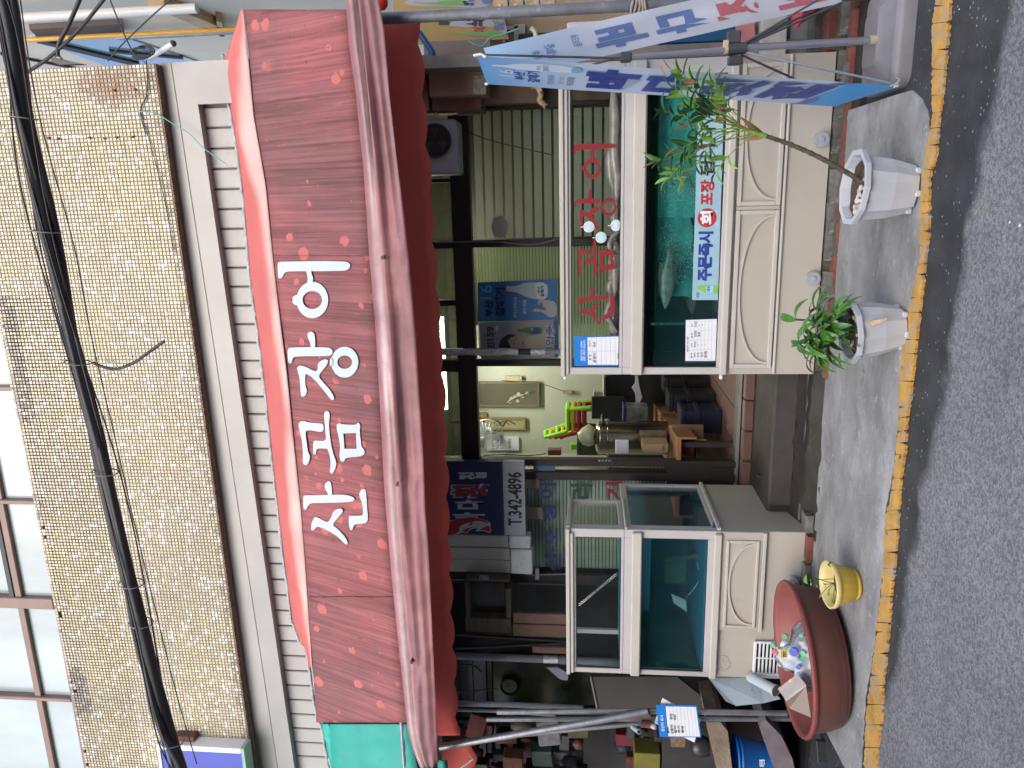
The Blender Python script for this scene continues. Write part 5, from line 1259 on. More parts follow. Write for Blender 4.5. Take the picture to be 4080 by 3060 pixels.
tag(ob('wire_clip', MB().bbox(xx(1158, 1265, YSG), xx(1158, 1240, YSG), YSG + .1, YSG + .13, zz(1163, 1250, YSG), zz(1154, 1250, YSG), .004).tube([at(1135, 1240, Y=YSG + .11), at(1152, 1242, Y=YSG + .11), at(1222, 1240, Y=YSG + .11)], .005, 6), flat('grey_clip', (.25, .24, .24)), None), 'small grey clip holding a thin wire below the trunking', 'clip')
# posters in the window
YP = YF + .008; SP = 1659 / 400.0
def Z7(p): return [((1880 + a / SP) / PX, (1050 + b / SP) / PX) for a, b in p]
def poster(label, quad, m):
    q = [at(a, b, Y=YP) for a, b in Z7(quad)]; t = thing('poster', label, 'poster', sum(q, Vector()) / 4, 'posters in the shop window'); ob('sheet', MB().prism(q, (0, -.0015, 0)), m, t); return t
YQ = YP - .003
def pp(par, name, pts, m, Y=YQ, n=1): return ob(name, MB().prism([at(a, b, Y=Y) for a, b in Z7(chaikin(pts, n) if n else pts)], (0, -.0008, 0)), m, par)
def pt(par, body, x0, x1, y0, y1, m, bold=.04, Y=YQ):
    (a, b), (c, d), (e, f) = Z7([(x0, y1), (x0, y0), (x1, y1)]); return text_on('lettering', body, at(a, b, Y=Y), at(c, d, Y=Y), at(e, f, Y=Y), m, par, bold, .0005)
pbm = mat('blue_poster_print', (.03, .15, .36), .5, var=.25, scale=3, bump=0, dirt=[((.02, .28, .55), .55, 2, .3)])
po = poster('blue liquor poster with a pale bottle and a white goose beside the striped blinds', [(100, 962), (95, 312), (1405, 255), (1420, 925)], pbm)
pale = flat('pale_print', (.40, .46, .48), .5); 
pp(po, 'bottle', [(568, 365), (640, 372), (760, 370), (890, 310), (1250, 320), (1260, 440), (1250, 580), (1100, 600), (900, 560), (760, 480), (650, 465), (568, 455)], pale)
pp(po, 'bottle_label', [(1045, 310), (1240, 315), (1235, 590), (1100, 600), (1050, 520)], flat('bottle_label_print', (.55, .58, .6), .5), YQ - .0012)
pt(po, '부산', 1085, 1125, 380, 490, ink, Y=YQ - .0025); pt(po, '갈매기', 1135, 1195, 370, 550, ink, Y=YQ - .0025)
pt(po, '16', 140, 330, 350, 590, flat('cyan_print', (.10, .42, .68)), .0)
pt(po, '부산', 215, 350, 605, 885, flat('poster_navy', (.01, .02, .09)), .06); pt(po, '갈매기', 385, 545, 400, 880, flat('poster_navy', (.01, .02, .09)), .06)
pt(po, '첫깨끗촉촉으로', 690, 745, 550, 900, pale, .02); pt(po, '찾을 수 없는', 770, 810, 600, 830, flat('dim_blue_print', (.1, .2, .4)), .0); pt(po, '부드러움', 840, 905, 600, 835, pale, .03)
pp(po, 'goose', [(1075, 640), (1120, 600), (1250, 600), (1400, 640), (1405, 800), (1390, 870), (1300, 895), (1240, 860), (1160, 800), (1020, 795), (995, 770), (1010, 745), (1060, 745), (1200, 770), (1240, 770), (1200, 720), (1120, 700)], flat('goose_white', (.38, .37, .34), .5))
pp(po, 'beak', [(1120, 650), (1165, 645), (1170, 715), (1125, 710)], flat('goose_beak', (.35, .05, .04), .5), YQ - .0012); pp(po, 'beak', [(1000, 745), (1030, 742), (1028, 775), (1002, 772)], flat('goose_beak', (.35, .05, .04), .5), YQ - .0012)
p2 = poster('pale liquor poster with a dark-haired woman holding a green bottle and the number 159', [(155, 1605), (120, 975), (1350, 925), (1370, 1560)], mat('grey_poster_print', (.28, .29, .34), .5, var=.15, scale=4, bump=0))
pp(p2, 'border', [(1352, 925), (1420, 922), (1432, 1550), (1370, 1562)], flat('poster_blue_edge', (.02, .08, .25)), n=0)
skin = flat('printed_skin', (.40, .26, .22), .5)
pp(p2, 'dress', [(880, 1250), (960, 1200), (1080, 1180), (1350, 1000), (1355, 1540), (960, 1560), (900, 1420)], flat('printed_yellow_dress', (.42, .36, .25), .5))
pp(p2, 'arm', [(740, 1060), (800, 980), (900, 945), (1340, 935), (1345, 1000), (900, 995), (850, 1060), (820, 1130), (760, 1120)], skin)
pp(p2, 'face', [(590, 1200), (700, 1185), (820, 1200), (870, 1290), (880, 1370), (700, 1400), (620, 1330)], skin, YQ - .0015)
pp(p2, 'hair', [(440, 1390), (480, 1260), (560, 1190), (640, 1160), (740, 1190), (690, 1205), (610, 1240), (590, 1290), (640, 1370), (650, 1400), (470, 1400)], ink, YQ - .003)
for (a, b, r1, r2) in ((690, 1325, 16, 12), (730, 1225, 14, 11)): pp(p2, 'eye', [(a - r1, b), (a, b - r2), (a + r1, b), (a, b + r2)], ink, YQ - .0032)
pp(p2, 'mouth', [(815, 1320), (840, 1285), (852, 1300), (835, 1335)], inkred, YQ - .0032)
pp(p2, 'printed_bottle', [(750, 1080), (830, 1085), (920, 1050), (1120, 1048), (1170, 1080), (1165, 1140), (1120, 1172), (930, 1170), (870, 1140), (820, 1135), (750, 1130)], flat('printed_dark_green', (.06, .19, .04)), YQ - .002)
pp(p2, 'printed_label', [(960, 1062), (1120, 1060), (1125, 1165), (960, 1165)], flat('label_navy', (.02, .06, .2)), YQ - .0032)
pt(p2, '대', 970, 1020, 1065, 1110, pale, Y=YQ - .0045)
pt(p2, '159', 245, 365, 1035, 1280, flat('poster_grey_navy', (.05, .06, .12)), .05); pt(p2, '민', 250, 375, 1300, 1430, flat('poster_grey_navy', (.05, .06, .12)), .05); pt(p2, 'RENEWAL', 190, 225, 1170, 1420, flat('poster_green', (.12, .22, .13)), .0)
pt(p2, '영업중', 1215, 1370, 1020, 1530, flat('poster_white', (.5, .53, .6)), .1, YQ - .004); pt(p2, '영업중', 1222, 1362, 1030, 1520, flat('poster_navy', (.01, .02, .09)), .0, YQ - .0055)
pp(p2, 'oval', [(385, 1075), (400, 1025), (425, 1025), (440, 1075), (425, 1125), (400, 1125)], flat('printed_sky', (.2, .42, .6)))
# foil-wrapped pipe
fp = thing('foil_wrapped_pipe', 'vertical pipe wrapped in crinkled silver foil in front of the window posters', 'pipe', at(1080, 760, Y=5.9))
foil = mat('crinkled_foil', (.62, .62, .64), .28, metal=.85, var=.25, scale=40, bump=1, bscale=70)
def foils(x0, x1, r): 
    pts = [at(x0 + (x1 - x0) * t / 24, 760, Y=5.9) for t in range(25)]; X0 = pts[0].x; pts = [Vector((X0, p.y, p.z)) for p in pts]
    mb = MB().tube(pts, r, 14); mb.v = [v + Vector(noise.noise_vector(v * 45)) * .006 for v in mb.v]; ob('foil_wrap', mb, foil, fp)
foils(925, 1120, .030); foils(1147, 1177, .030)
Xp = at(1080, 760, Y=5.9).x
ob('pipe', MB().rod((Xp, 5.9, zz(1222, 760, 5.9)), (Xp, 5.9, zz(930, 760, 5.9)), .019, 12), mat('mauve_pipe', (.30, .27, .34), .4), fp)
ob('tape', MB().rod((Xp, 5.9, zz(1147, 760, 5.9)), (Xp, 5.9, zz(1120, 760, 5.9)), .026, 12), rubber, fp)
wire_thing([(940, 524), (1060, 522), (1150, 528), (1207, 515)], 5.98, .006, 'grey cable looping down the window mullion to the tank', m=graypipe)
wire_thing([(950, 260), (1050, 300), (1120, 318), (1195, 335)], 5.95, .004, 'thin slanting wire in front of the striped right window')
tag(ob('round_window_sticker', MB().prism([at(1080 + 19 * math.cos(t), 490 + 24 * math.sin(t), Y=YF + .012) for t in [i * .3 for i in range(21)]], (0, -.001, 0)), flat('misty_sticker', (.50, .50, .44), .5), None), 'round pale sticker on the striped window near the mullion', 'sticker')

# ---------------------------------------------------------------- inside the shop
room = struct(ob('shop_floor', MB().box(Xl, .92, YF + .101, 9.4, ZS - .03, ZS - .006), mat('dark_grout', (.05, .035, .03), .8)))
mt = meshof(MB().bbox(-.146, .146, -.146, .146, -.006, 0, .002), tb, 'floor_tile')
for i in range(9):
    for j in range(6):
        x, y = -2.75 + i * .3, YF + .27 + j * .3
        o = piece('floor_tile', mt, None, room, (x, y, ZS + .0))
gw = mat('pale_green_wall', (.47, .475, .385), .85, var=.06, bump=.05)
struct(ob('shop_back_wall', MB().box(Xl, .92, 9.2, 9.3, ZS, 3.6), gw)); struct(ob('shop_left_wall', MB().box(Xl - .004, Xl + .05, YF + .21, 9.2, ZS, 3.6), gw)); struct(ob('shop_ceiling', MB().box(Xl + .05, .92, YF + .21, 9.2, 3.36, 3.4), mat('grey_ceiling', (.35, .36, .3), .9)))
def lamp(p, L, label, e):
    t = thing('fluorescent_lamp', label, 'lamp', p, 'ceiling lamps in the shop')
    ob('tube', MB().rod(p - Vector((L / 2, 0, 0)), p + Vector((L / 2, 0, 0)), .018, 10), emis('lit_tube', (.95, 1, .82), 14), t)
    ob('housing', MB().bbox(p.x - L / 2 - .03, p.x + L / 2 + .03, p.y - .04, p.y + .04, p.z + .03, p.z + .07, .005), white, t)
    ld = bpy.data.lights.new('tube_light', 'AREA'); ld.shape = 'RECTANGLE'; ld.size = L; ld.size_y = .1; ld.energy = e; ld.color = (1, 1, .86)
    o = bpy.data.objects.new('tube_light', ld); COL.objects.link(o); o.parent = t; o.location = (0, 0, -.03)
lamp(Vector((-1.75, 8.3, 3.26)), 1.1, 'lit ceiling tube behind the transom above the doorway', 22)
ob('added_dark_sheet', MB().box(-1.12, .90, 7.15, 7.17, ZS, 2.75), mat('added_sheet_black', (.045, .042, .036), .9, var=.5, scale=3), shop)  # made-up sheet behind the slats, added so their gaps look dark
lamp(Vector((-.35, 6.75, 3.10)), .6, 'lit ceiling tube behind the transom right of the centre', 11)
YB_ = 9.17
def onwall(name, label, cat, x0, x1, y0, y1, m, frame=None, grp=None, Y=YB_):
    t = thing(name, label, cat, at((x0 + x1) / 2, (y0 + y1) / 2, Y=Y), grp); ym = (y0 + y1) / 2; xm = (x0 + x1) / 2
    X0, X1, Z0, Z1 = xx(xm, y1, Y), xx(xm, y0, Y), zz(x1, ym, Y), zz(x0, ym, Y)
    ob('panel', MB().box(X0 + .012, X1 - .012, Y - .012, Y + .01, Z0 + .012, Z1 - .012), m, t)
    if frame: ob('frame', MB().bbox(X0, X1, Y - .025, Y + .01, Z1 - .03, Z1, .004).bbox(X0, X1, Y - .025, Y + .01, Z0, Z0 + .03, .004).bbox(X0, X0 + .03, Y - .025, Y + .01, Z0 + .03, Z1 - .03, .004).bbox(X1 - .03, X1, Y - .025, Y + .01, Z0 + .03, Z1 - .03, .004), frame, t)
    return t
wood = mat('golden_frame_wood', (.30, .21, .09), .5, var=.15)
mi = onwall('wall_mirror', 'large rectangular mirror printed with a flower branch on the back wall', 'mirror', 1032, 1166, 824, 879, flat('dim_mirror', (.30, .28, .2), .12, metal=.6), flat('dark_bronze', (.16, .14, .09), .4))
mb = MB()
for (a, b, r) in ((1105, 862, 5), (1112, 858, 4), (1120, 852, 5), (1128, 856, 4), (1100, 868, 4), (1138, 850, 4), (1118, 866, 3.5)):
    mb.prism([at(a + r * math.cos(t) * (1 + .3 * math.sin(3 * t)), b + r * math.sin(t), Y=YB_ - .0135) for t in [i * .5 for i in range(12)]], (0, -.001, 0))
ob('flower_print', mb, flat('pale_flower', (.42, .40, .33)), mi)
ob('branch_print', MB().tube(spline([at(1095, 872, Y=YB_ - .016), at(1112, 861, Y=YB_ - .016), at(1125, 857, Y=YB_ - .016), at(1152, 846, Y=YB_ - .016)], 5), .006, 5), flat('dark_branch', (.08, .06, .06)), mi)
sc_ = onwall('scroll_picture', 'framed ink scroll picture on the shop wall left of the mirror', 'picture', 1043, 1136, 901, 928, mat('scroll_paper', (.38, .34, .2), .8), wood)
ob('ink_figure', MB().tube(spline([at(1065, 915, Y=YB_ - .015), at(1075, 909, Y=YB_ - .015), at(1085, 920, Y=YB_ - .015), at(1095, 908, Y=YB_ - .015), at(1112, 916, Y=YB_ - .015)], 5), .009, 5).tube(spline([at(1072, 920, Y=YB_ - .015), at(1088, 910, Y=YB_ - .015), at(1100, 918, Y=YB_ - .015)], 5), .006, 5), flat('ink_grey', (.07, .07, .05)), sc_)
cal = onwall('calendar', 'wall calendar with rows of dates at the left of the back wall', 'calendar', 1050, 1123, 941, 974, paper, None)
for r_ in range(3): text_on('dates', ['7 8 9 10', '14 15 16 17', '21 22 23 24'][r_], at(1062 + r_ * 9, 970, Y=YB_ - .0125), at(1062 + r_ * 9, 948, Y=YB_ - .0125), at(1068 + r_ * 9, 970, Y=YB_ - .0125), ink, cal, .01, .001)
text_on('notice', '바다횟집', at(1098, 968, Y=YB_ - .0125), at(1098, 948, Y=YB_ - .0125), at(1104, 968, Y=YB_ - .0125), ink, cal, .01, .001)
onwall('small_picture', 'tiny gold framed picture high on the wall under the transom', 'picture', 1030, 1052, 890, 902, flat('tan_print', (.4, .33, .18)), wood)
onwall('licence_frame', 'small cream certificate frame on the wall near the window mullion', 'frame', 1088, 1128, 812, 822, paper, flat('pale_frame', (.5, .42, .25)))
tag(ob('light_cord', MB().tube([at(1083, 822, Y=9.0), at(1163, 826, Y=9.0), at(1220, 846, Y=9.0)], .005, 5), flat('brown_cord', (.12, .09, .05)), None), 'thin cord hanging from the mirror corner to a wall hook', 'cord')
tag(ob('wall_hook', MB().bbox(xx(1225, 850, 9.15), xx(1225, 844, 9.15), 9.13, 9.19, zz(1236, 847, 9.15), zz(1216, 847, 9.15), .004), flat('tan_hook', (.35, .3, .2)), None), 'small tan hook on the wall below the mirror', 'hook')
tag(ob('wall_cable', MB().tube(spline([at(1045, 984, Y=9.0), at(1090, 982, Y=9.0), at(1140, 984, Y=9.0), at(1180, 980, Y=9.0)], 5), .008, 6), rubber, None), 'black cable running down the wall beside the left door post', 'cable')
tag(onwall('talisman_paper', 'x', 'x', 968, 1003, 905, 917, mat('orange_paper', (.65, .35, .10), .7), None, Y=6.5), 'narrow orange talisman paper behind the transom glass above the door', 'paper')
# wall fan
fan = thing('wall_fan', 'grey oscillating wall fan with wire cage near the top of the doorway', 'fan', at(1050, 945, Y=8.6))
c = at(1052, 940, Y=8.6); cage = MB(); cm = flat('chrome_wire', (.5, .52, .5), .3, metal=.6)
for k in range(24):
    a = 2 * math.pi * k / 24; cage.tube([c + Vector((.03 * math.cos(a), -.09, .03 * math.sin(a))), c + Vector((.16 * math.cos(a), -.07, .16 * math.sin(a))), c + Vector((.20 * math.cos(a), 0, .20 * math.sin(a)))], .0025, 4)
ob('cage', cage, cm, fan); ob('rim', MB().tube([c + Vector((.20 * math.cos(i * .2618), 0, .20 * math.sin(i * .2618))) for i in range(25)], .006, 6), cm, fan)
for k in range(3):
    a = k * 2.094 + .4; ob('blade', MB().prism([c + Vector((.02 * math.cos(a), -.03, .02 * math.sin(a))), c + Vector((.17 * math.cos(a - .35), -.04, .17 * math.sin(a - .35))), c + Vector((.17 * math.cos(a + .35), -.02, .17 * math.sin(a + .35)))], (0, .005, 0)), flat('grey_blade', (.2, .23, .25)), fan)
ob('motor', MB().rod(c + Vector((0, 0, 0)), c + Vector((0, .16, 0)), .06, 14), flat('fan_body', (.35, .37, .33)), fan); ob('arm', MB().rod(c + Vector((0, .12, 0)), Vector((c.x - .2, 9.18, c.z - .1)), .03, 8), flat('fan_body', (.35, .37, .33)), fan)
# long table with things on it
ZT_ = .85; t0 = at(1463, 944, Z=ZT_); t1 = at(1375, 816, Z=ZT_)
tw = mat('orange_brown_table_top', (.30, .15, .07), .4, var=.2, scale=4, streak=(1, 6, 1))
tbl = thing('long_wooden_table', 'long orange brown wooden table running back from the doorway', 'table', (t0.x, t0.y, ZS))
dv = Vector((t1.x - t0.x, t1.y - t0.y, 0)).normalized(); pr_ = Vector((-dv.y, dv.x, 0))
pr_ = Vector((-1, 0, 0))
A_ = Vector((t0.x, t0.y, ZT_)); B_ = A_ + dv * min(2.6, (9.1 - t0.y) / dv.y)
ob('table_top', MB().prism([A_, B_, B_ + pr_ * .5, A_ + pr_ * .32], (0, 0, -.035)), tw, tbl)
ob('apron_board', MB().prism([A_ + Vector((0, 0, -.036)), B_ + Vector((0, 0, -.036)), B_ + Vector((0, 0, -.16)), A_ + Vector((0, 0, -.16))], pr_ * .02), tw, tbl)
for q in (A_ + dv * .1 + pr_ * .08, A_ + dv * .1 + pr_ * .28, B_ - dv * .1 + pr_ * .08, B_ - dv * .1 + pr_ * .4):
    ob('leg', MB().bbox(q.x - .025, q.x + .025, q.y - .025, q.y + .025, ZS, ZT_ - .036, .004), brownfr, tbl)
# stacked children's chairs
def chair(z, m, label, X0, Y0, kind='plastic_chair'):
    t = thing(kind, label, 'chair', (X0, Y0, z), 'stacked small plastic chairs')
    ob('seat', MB().bbox(X0 - .16, X0 + .16, Y0 - .16, Y0 + .16, z + .245, z + .30, .015), m, t)
    for sx in (-1, 1):
        for sy in (-1, 1):
            mb = MB(); mb.tube([Vector((X0 + sx * .13, Y0 + sy * .13, z + .28)), Vector((X0 + sx * .165, Y0 + sy * .16, z))], .028, 6); ob('leg', mb, m, t)
    mb = MB(); P_ = lambda u, v: Vector((X0 - .15 - .08 * v - .02 * math.cos(u * 3), Y0 + u * .15 * (1 - .25 * v * v), z + .29 + .26 * v))
    for u in (-1, 0, 1): mb.tube([P_(u, v / 4) for v in range(5)], .022, 6)
    mb.tube([P_(-1 + i / 4, 1) for i in range(9)], .028, 6); mb.tube([P_(-1 + i / 4, .45) for i in range(9)], .022, 6)
    ob('backrest', mb, m, t); return t
cp = at(1235, 905, Y=8.55); zc0 = zz(1290, 905, 8.55)
cols = [('red_plastic_a', (.38, .03, .04), 'dark red plastic child chair at the bottom of the stack'), ('red_plastic_b', (.45, .03, .05), 'red plastic child chair, second in the stack from below'), ('yellow_plastic', (.65, .38, .03), 'yellow plastic child chair, second from the top of the stack'), ('lime_plastic', (.25, .62, .05), 'lime green plastic child chair on top of the stack')]
for k, (mn, cl_, lab) in enumerate(cols): chair(zc0 - .12 + k * .065, flat(mn, cl_, .35), lab, cp.x + .02, 8.55)
# shelf unit / freezer behind under the chairs
tag(ob('dark_cabinet', MB().bbox(cp.x - .6, cp.x + 1.2, 8.3, 8.95, ZS, zc0 - .13, .01), mat('dark_cabinet_paint', (.06, .065, .07), .4), None), 'dark cabinet against the back wall carrying the stacked chairs', 'cabinet')
pot = thing('steel_stock_pot', 'large stainless stock pot with black handles on the table by the door', 'stock pot', (A_ + dv * .55 + pr_ * .38))
pc = at(1330, 945, Y=A_.y + .75); pc = Vector((pc.x, A_.y + .75, ZT_ + .002)); h_ = zz(1290, 945, pc.y) - ZT_
ob('body', MB().lathe(pc, [(.001, 0), (.155, .0), (.16, .01), (.16, h_ - .03)], 28), flat('polished_steel', (.42, .38, .32), .22, metal=1), pot)
ob('lid', MB().lathe(pc, [(.166, h_ - .035), (.168, h_ - .02), (.12, h_ + .01), (.001, h_ + .03)], 28), flat('polished_steel', (.42, .38, .32), .22, metal=1), pot)
ob('rim', MB().tube([pc + Vector((.163 * math.cos(i * .2618), .163 * math.sin(i * .2618), h_ - .1)) for i in range(25)], .008, 6), flat('polished_steel', (.42, .38, .32), .22, metal=1), pot)
ob('handle', MB().tube([pc + Vector((.155, -.06, h_ - .06)), pc + Vector((.21, -.04, h_ - .05)), pc + Vector((.21, .04, h_ - .05)), pc + Vector((.155, .06, h_ - .06))], .014, 8), rubber, pot)
tag(ob('plastic_bag', (lambda m: (m.lathe(pc + Vector((.02, -.02, h_ + .02)), [(.001, 0), (.09, .01), (.11, .06), (.08, .12), (.02, .16), (.001, .17)], 16), setattr(m, 'v', [v + Vector(noise.noise_vector(v * 22)) * .02 for v in m.v]))[0])(MB()), mat('pale_bag', (.55, .58, .40), .4), None), 'crumpled pale plastic bag resting on the stock pot lid', 'bag')
def gbox(name, label, cat, xt, xb, yr, yl, Y, d, m, rot=0):
    xm, ym = (xt + xb) / 2, (yr + yl) / 2; X0, X1, Z0, Z1 = xx(xm, yl, Y), xx(xm, yr, Y), zz(xb, ym, Y), zz(xt, ym, Y)
    c = Vector(((X0 + X1) / 2, Y + d / 2, Z0)); mb = MB().bbox(-(X1 - X0) / 2, (X1 - X0) / 2, -d / 2, d / 2, 0, Z1 - Z0, .005); M3 = Matrix.Rotation(rot, 3, 'Z'); mb.v = [c + M3 @ v for v in mb.v]
    return tag(ob(name, mb, m, None), label, cat)
bt_n = mat('kraft_carton', (.36, .24, .16), .8, var=.15)
o = gbox('noodle_carton', 'upright kraft carton with a green stripe standing by the left door post', 'carton', 1388, 1444, 960, 979, YF + .25, .2, bt_n)
ob('green_stripe', MB().box(*[v for v in (xx(1425, 973, YF + .25), xx(1425, 962, YF + .25), YF + .247, YF + .2495, zz(1436, 968, YF + .25), zz(1431, 968, YF + .25))]), flat('printed_dark_green', (.06, .19, .04)), o)
gbox('carton', 'tan patterned carton beside the stock pot', 'carton', 1383, 1440, 936, 958, YF + .55, .2, mat('patterned_carton', (.25, .19, .12), .8, var=.5, scale=12))
gbox('water_bottle_pack', 'clear plastic jar pack with a blue lid standing on the table edge', 'jar pack', 1352, 1400, 880, 912, 7.3, .2, mat('cloudy_plastic', (.17, .21, .2), .2, var=.5, scale=9))
gbox('blue_tray', 'deep blue tray on top of the clear jar pack', 'tray', 1346, 1352, 879, 914, 7.29, .22, flat('deep_blue_plastic', (.02, .02, .22)))
gbox('black_shopping_bag', 'large matt black bag standing behind the stock pot', 'bag', 1278, 1350, 862, 908, 7.9, .2, mat('matt_black_bag', (.035, .038, .042), .7), .2)
gbox('white_box', 'small white box on the counter edge near the tank', 'box', 1282, 1304, 846, 862, 8.2, .15, flat('off_white_box', (.45, .45, .36)))
gbox('counter_shelf', 'pale counter shelf edge behind the tank corner', 'shelf', 1303, 1308, 815, 862, 8.1, .3, flat('off_white_box', (.45, .45, .36)))
gbox('dark_counter', 'dark counter block under the pale shelf', 'counter', 1309, 1372, 812, 862, 8.12, .3, flat('near_black', (.02, .022, .03)))
tag(ob('crumpled_paper', MB().prism([at(1372, 812, Y=7.6), at(1372, 828, Y=7.6), at(1365, 838, Y=7.6), at(1372, 850, Y=7.6), at(1374, 870, Y=7.6), at(1381, 872, Y=7.6), at(1387, 858, Y=7.6), at(1380, 830, Y=7.6), at(1378, 812, Y=7.6)], (.0, .02, 0)), paper, None), 'folded white paper sheet lying over the table edge', 'paper')
gbox('newspaper_stack', 'tilted folded newspapers leaning by the door post', 'newspapers', 1330, 1358, 955, 984, YF + .3, .12, paper, .3)
for k, (xt, xb, yr, yl, Y, lab) in enumerate(((1434, 1478, 815, 850, 7.5, 'black drinks crate farthest back under the table'), (1444, 1508, 850, 890, 7.1, 'black stacked drinks crate in the middle under the table'), (1470, 1522, 885, 940, 6.75, 'dark blue crate nearest the doorway under the table'))):
    Zb = ZS; c0 = at((xt + xb) / 2, (yr + yl) / 2, Y=Y); w = xx(xb, yr, Y) - xx(xb, yl, Y); zt = zz(xt, (yr + yl) / 2, Y)
    t = thing('drinks_crate', lab, 'crate', (c0.x, Y, Zb), 'dark crates under the table'); cm2 = flat('crate_plastic_%s' % 'abc'[k], ((.018, .02, .028), (.012, .013, .02), (.015, .02, .05))[k], .4)
    for z in (Zb, Zb + (zt - Zb) * .5, zt - .05): ob('rim', MB().bbox(c0.x - w / 2, c0.x + w / 2, Y, Y + .3, z, z + .05, .008), cm2, t)
    ob('wall', MB().bbox(c0.x - w / 2 + .012, c0.x + w / 2 - .012, Y + .012, Y + .288, Zb + .01, zt - .03, .006), cm2, t)
gbox('open_carton', 'open brown carton on the floor beneath the table end', 'carton', 1450, 1520, 930, 965, YF + .42, .3, mat('dark_kraft', (.22, .13, .09), .8, var=.15), .35)
gbox('red_plastic_basin', 'dark red plastic basin on the floor by the door post', 'basin', 1462, 1500, 950, 983, YF + .22, .15, flat('wine_plastic', (.16, .01, .015)))
gbox('white_brick', 'white block lying on the shop floor behind the threshold', 'block', 1505, 1530, 956, 964, YF + .14, .1, mat('off_white_block', (.5, .45, .36), .8))
gbox('towel', 'light blue bottle lying on the crate under the table', 'bottle', 1458, 1485, 918, 932, 6.72, .03, flat('turquoise_plastic', (.08, .25, .30)))
gbox('flower_bunch', 'reddish dried flower bunch in a vase by the left door post', 'flowers', 1183, 1212, 972, 984, 8.2, .1, mat('dried_flowers', (.18, .07, .06), .8, var=.5, scale=40))
gbox('green_clip_box', 'small green plastic clip beside the red chairs', 'clip', 1233, 1248, 960, 972, 8.3, .08, flat('lime_plastic', (.25, .62, .05)))
gbox('dark_shelf_goods', 'dark jumble of goods on the shelf left of the chairs', 'goods', 1246, 1345, 955, 984, 8.25, .4, mat('dark_jumble', (.07, .08, .07), .6, var=.6, scale=14))
# ---------------------------------------------------------------- things on the apron
def shiftn(mb, amp, sc):
    mb.v = [v + Vector(noise.noise_vector(v * sc)) * amp for v in mb.v]; return mb
potw = mat('white_pot_plastic', (.52, .55, .60), .35, var=.05, bump=.04, dirt=[((.40, .34, .28), .60, 4, .25), ((.30, .24, .18), .66, 11, .15)])
soil = mat('pot_soil', (.10, .06, .045), .95, var=.6, scale=40, bump=1, bscale=60)
pebm = mat('white_pebble', (.55, .53, .47), .6, var=.3, scale=30, island=.3)
def white_pot(label, c, R_, H, tilt=0, par=None):
    t = thing('white_flower_pot', label, 'flower pot', c, 'white plastic pots'); M = Matrix.Rotation(tilt, 3, 'Y'); n = 10
    prof = [(R_ * .45, .014), (R_ * .64, .012), (R_ * .70, .05), (R_ * .80, H * .45), (R_ * .88, H - .035), (R_ * .88, H - .03), (R_, H - .026), (R_ * 1.01, H - .002), (R_ * .98, H), (R_ * .86, H - .004), (R_ * .83, H - .03), (R_ * .78, H - .1)]
    o = ob('body', MB().lathe(c, prof[:6], n * 2, M=M, smooth=False, fac=lambda k, z: (.93 if (k // 2) % 1 == 0 and k % 2 else 1.0) * 1.0), potw, t)
    ob('rim', MB().lathe(c, prof[5:], n, M=M, smooth=False), potw, t)
    for k in range(6):
        a = k * math.pi / 3 + .3; p = c + M @ Vector((R_ * .6 * math.cos(a), R_ * .6 * math.sin(a), .014)); ob('foot', MB().bbox(p.x - .015, p.x + .015, p.y - .015, p.y + .015, p.z - .014, p.z + .012, .005), potw, t)
    mb = MB().lathe(c, [(.001, H - .03), (R_ * .5, H - .032), (R_ * .82, H - .045)], 20, M=M); ob('soil', shiftn(mb, .012, 30), soil, t)
    return t, M
def pebbles(t, c, R_, z, n, M, sect=None):
    rp = random.Random(4); 
    for k in range(n):
        a = rp.uniform(*(sect or (0, 6.28))); r = R_ * math.sqrt(rp.uniform(.05, 1)) * .78; s = rp.uniform(.006, .013)
        ob('pebble', MB().ball(c + M @ Vector((r * math.cos(a), r * math.sin(a), z)), s, 8, 6, 1.2, .9, .7), pebm, t)
leafm = mat('glossy_green_leaf', (.17, .34, .05), .35, var=.35, scale=9, bump=.1, bscale=20, sss=.05, island=.25, dirt=[((.20, .34, .06), .58, 5, .2)])
leafd = mat('deep_green_leaf', (.035, .125, .022), .35, var=.35, scale=9, bump=.1, island=.25)
drym = mat('dry_brown_leaf', (.30, .15, .07), .7, var=.4, scale=20, bump=.2)
def leaf(mb, p, d, L, w, droop=.3, roll=0, n=7, fold=.25, curl=0):
    p = Vector(p); d = Vector(d).normalized(); s = d.cross(Vector((0, 0, 1)))
    s = s.normalized() if s.length > .05 else Vector((1, 0, 0)); s = Matrix.Rotation(roll, 3, d) @ s
    rows = []; q = p.copy(); dd = d.copy()
    for i in range(n + 1):
        t = i / n; ww = w * (math.sin(math.pi * min(1, t * .92 + .06)) ** .7) * (1 - .25 * t); up = s.cross(dd).normalized()
        rows.append([q - s * ww / 2 + up * ww * fold, q, q + s * ww / 2 + up * ww * fold])
        q = q + dd * (L / n); dd = (dd + Vector((0, 0, -droop / n * (1 + t))) + s * curl / n).normalized()
    mb.grid(rows)
rp = random.Random(21)
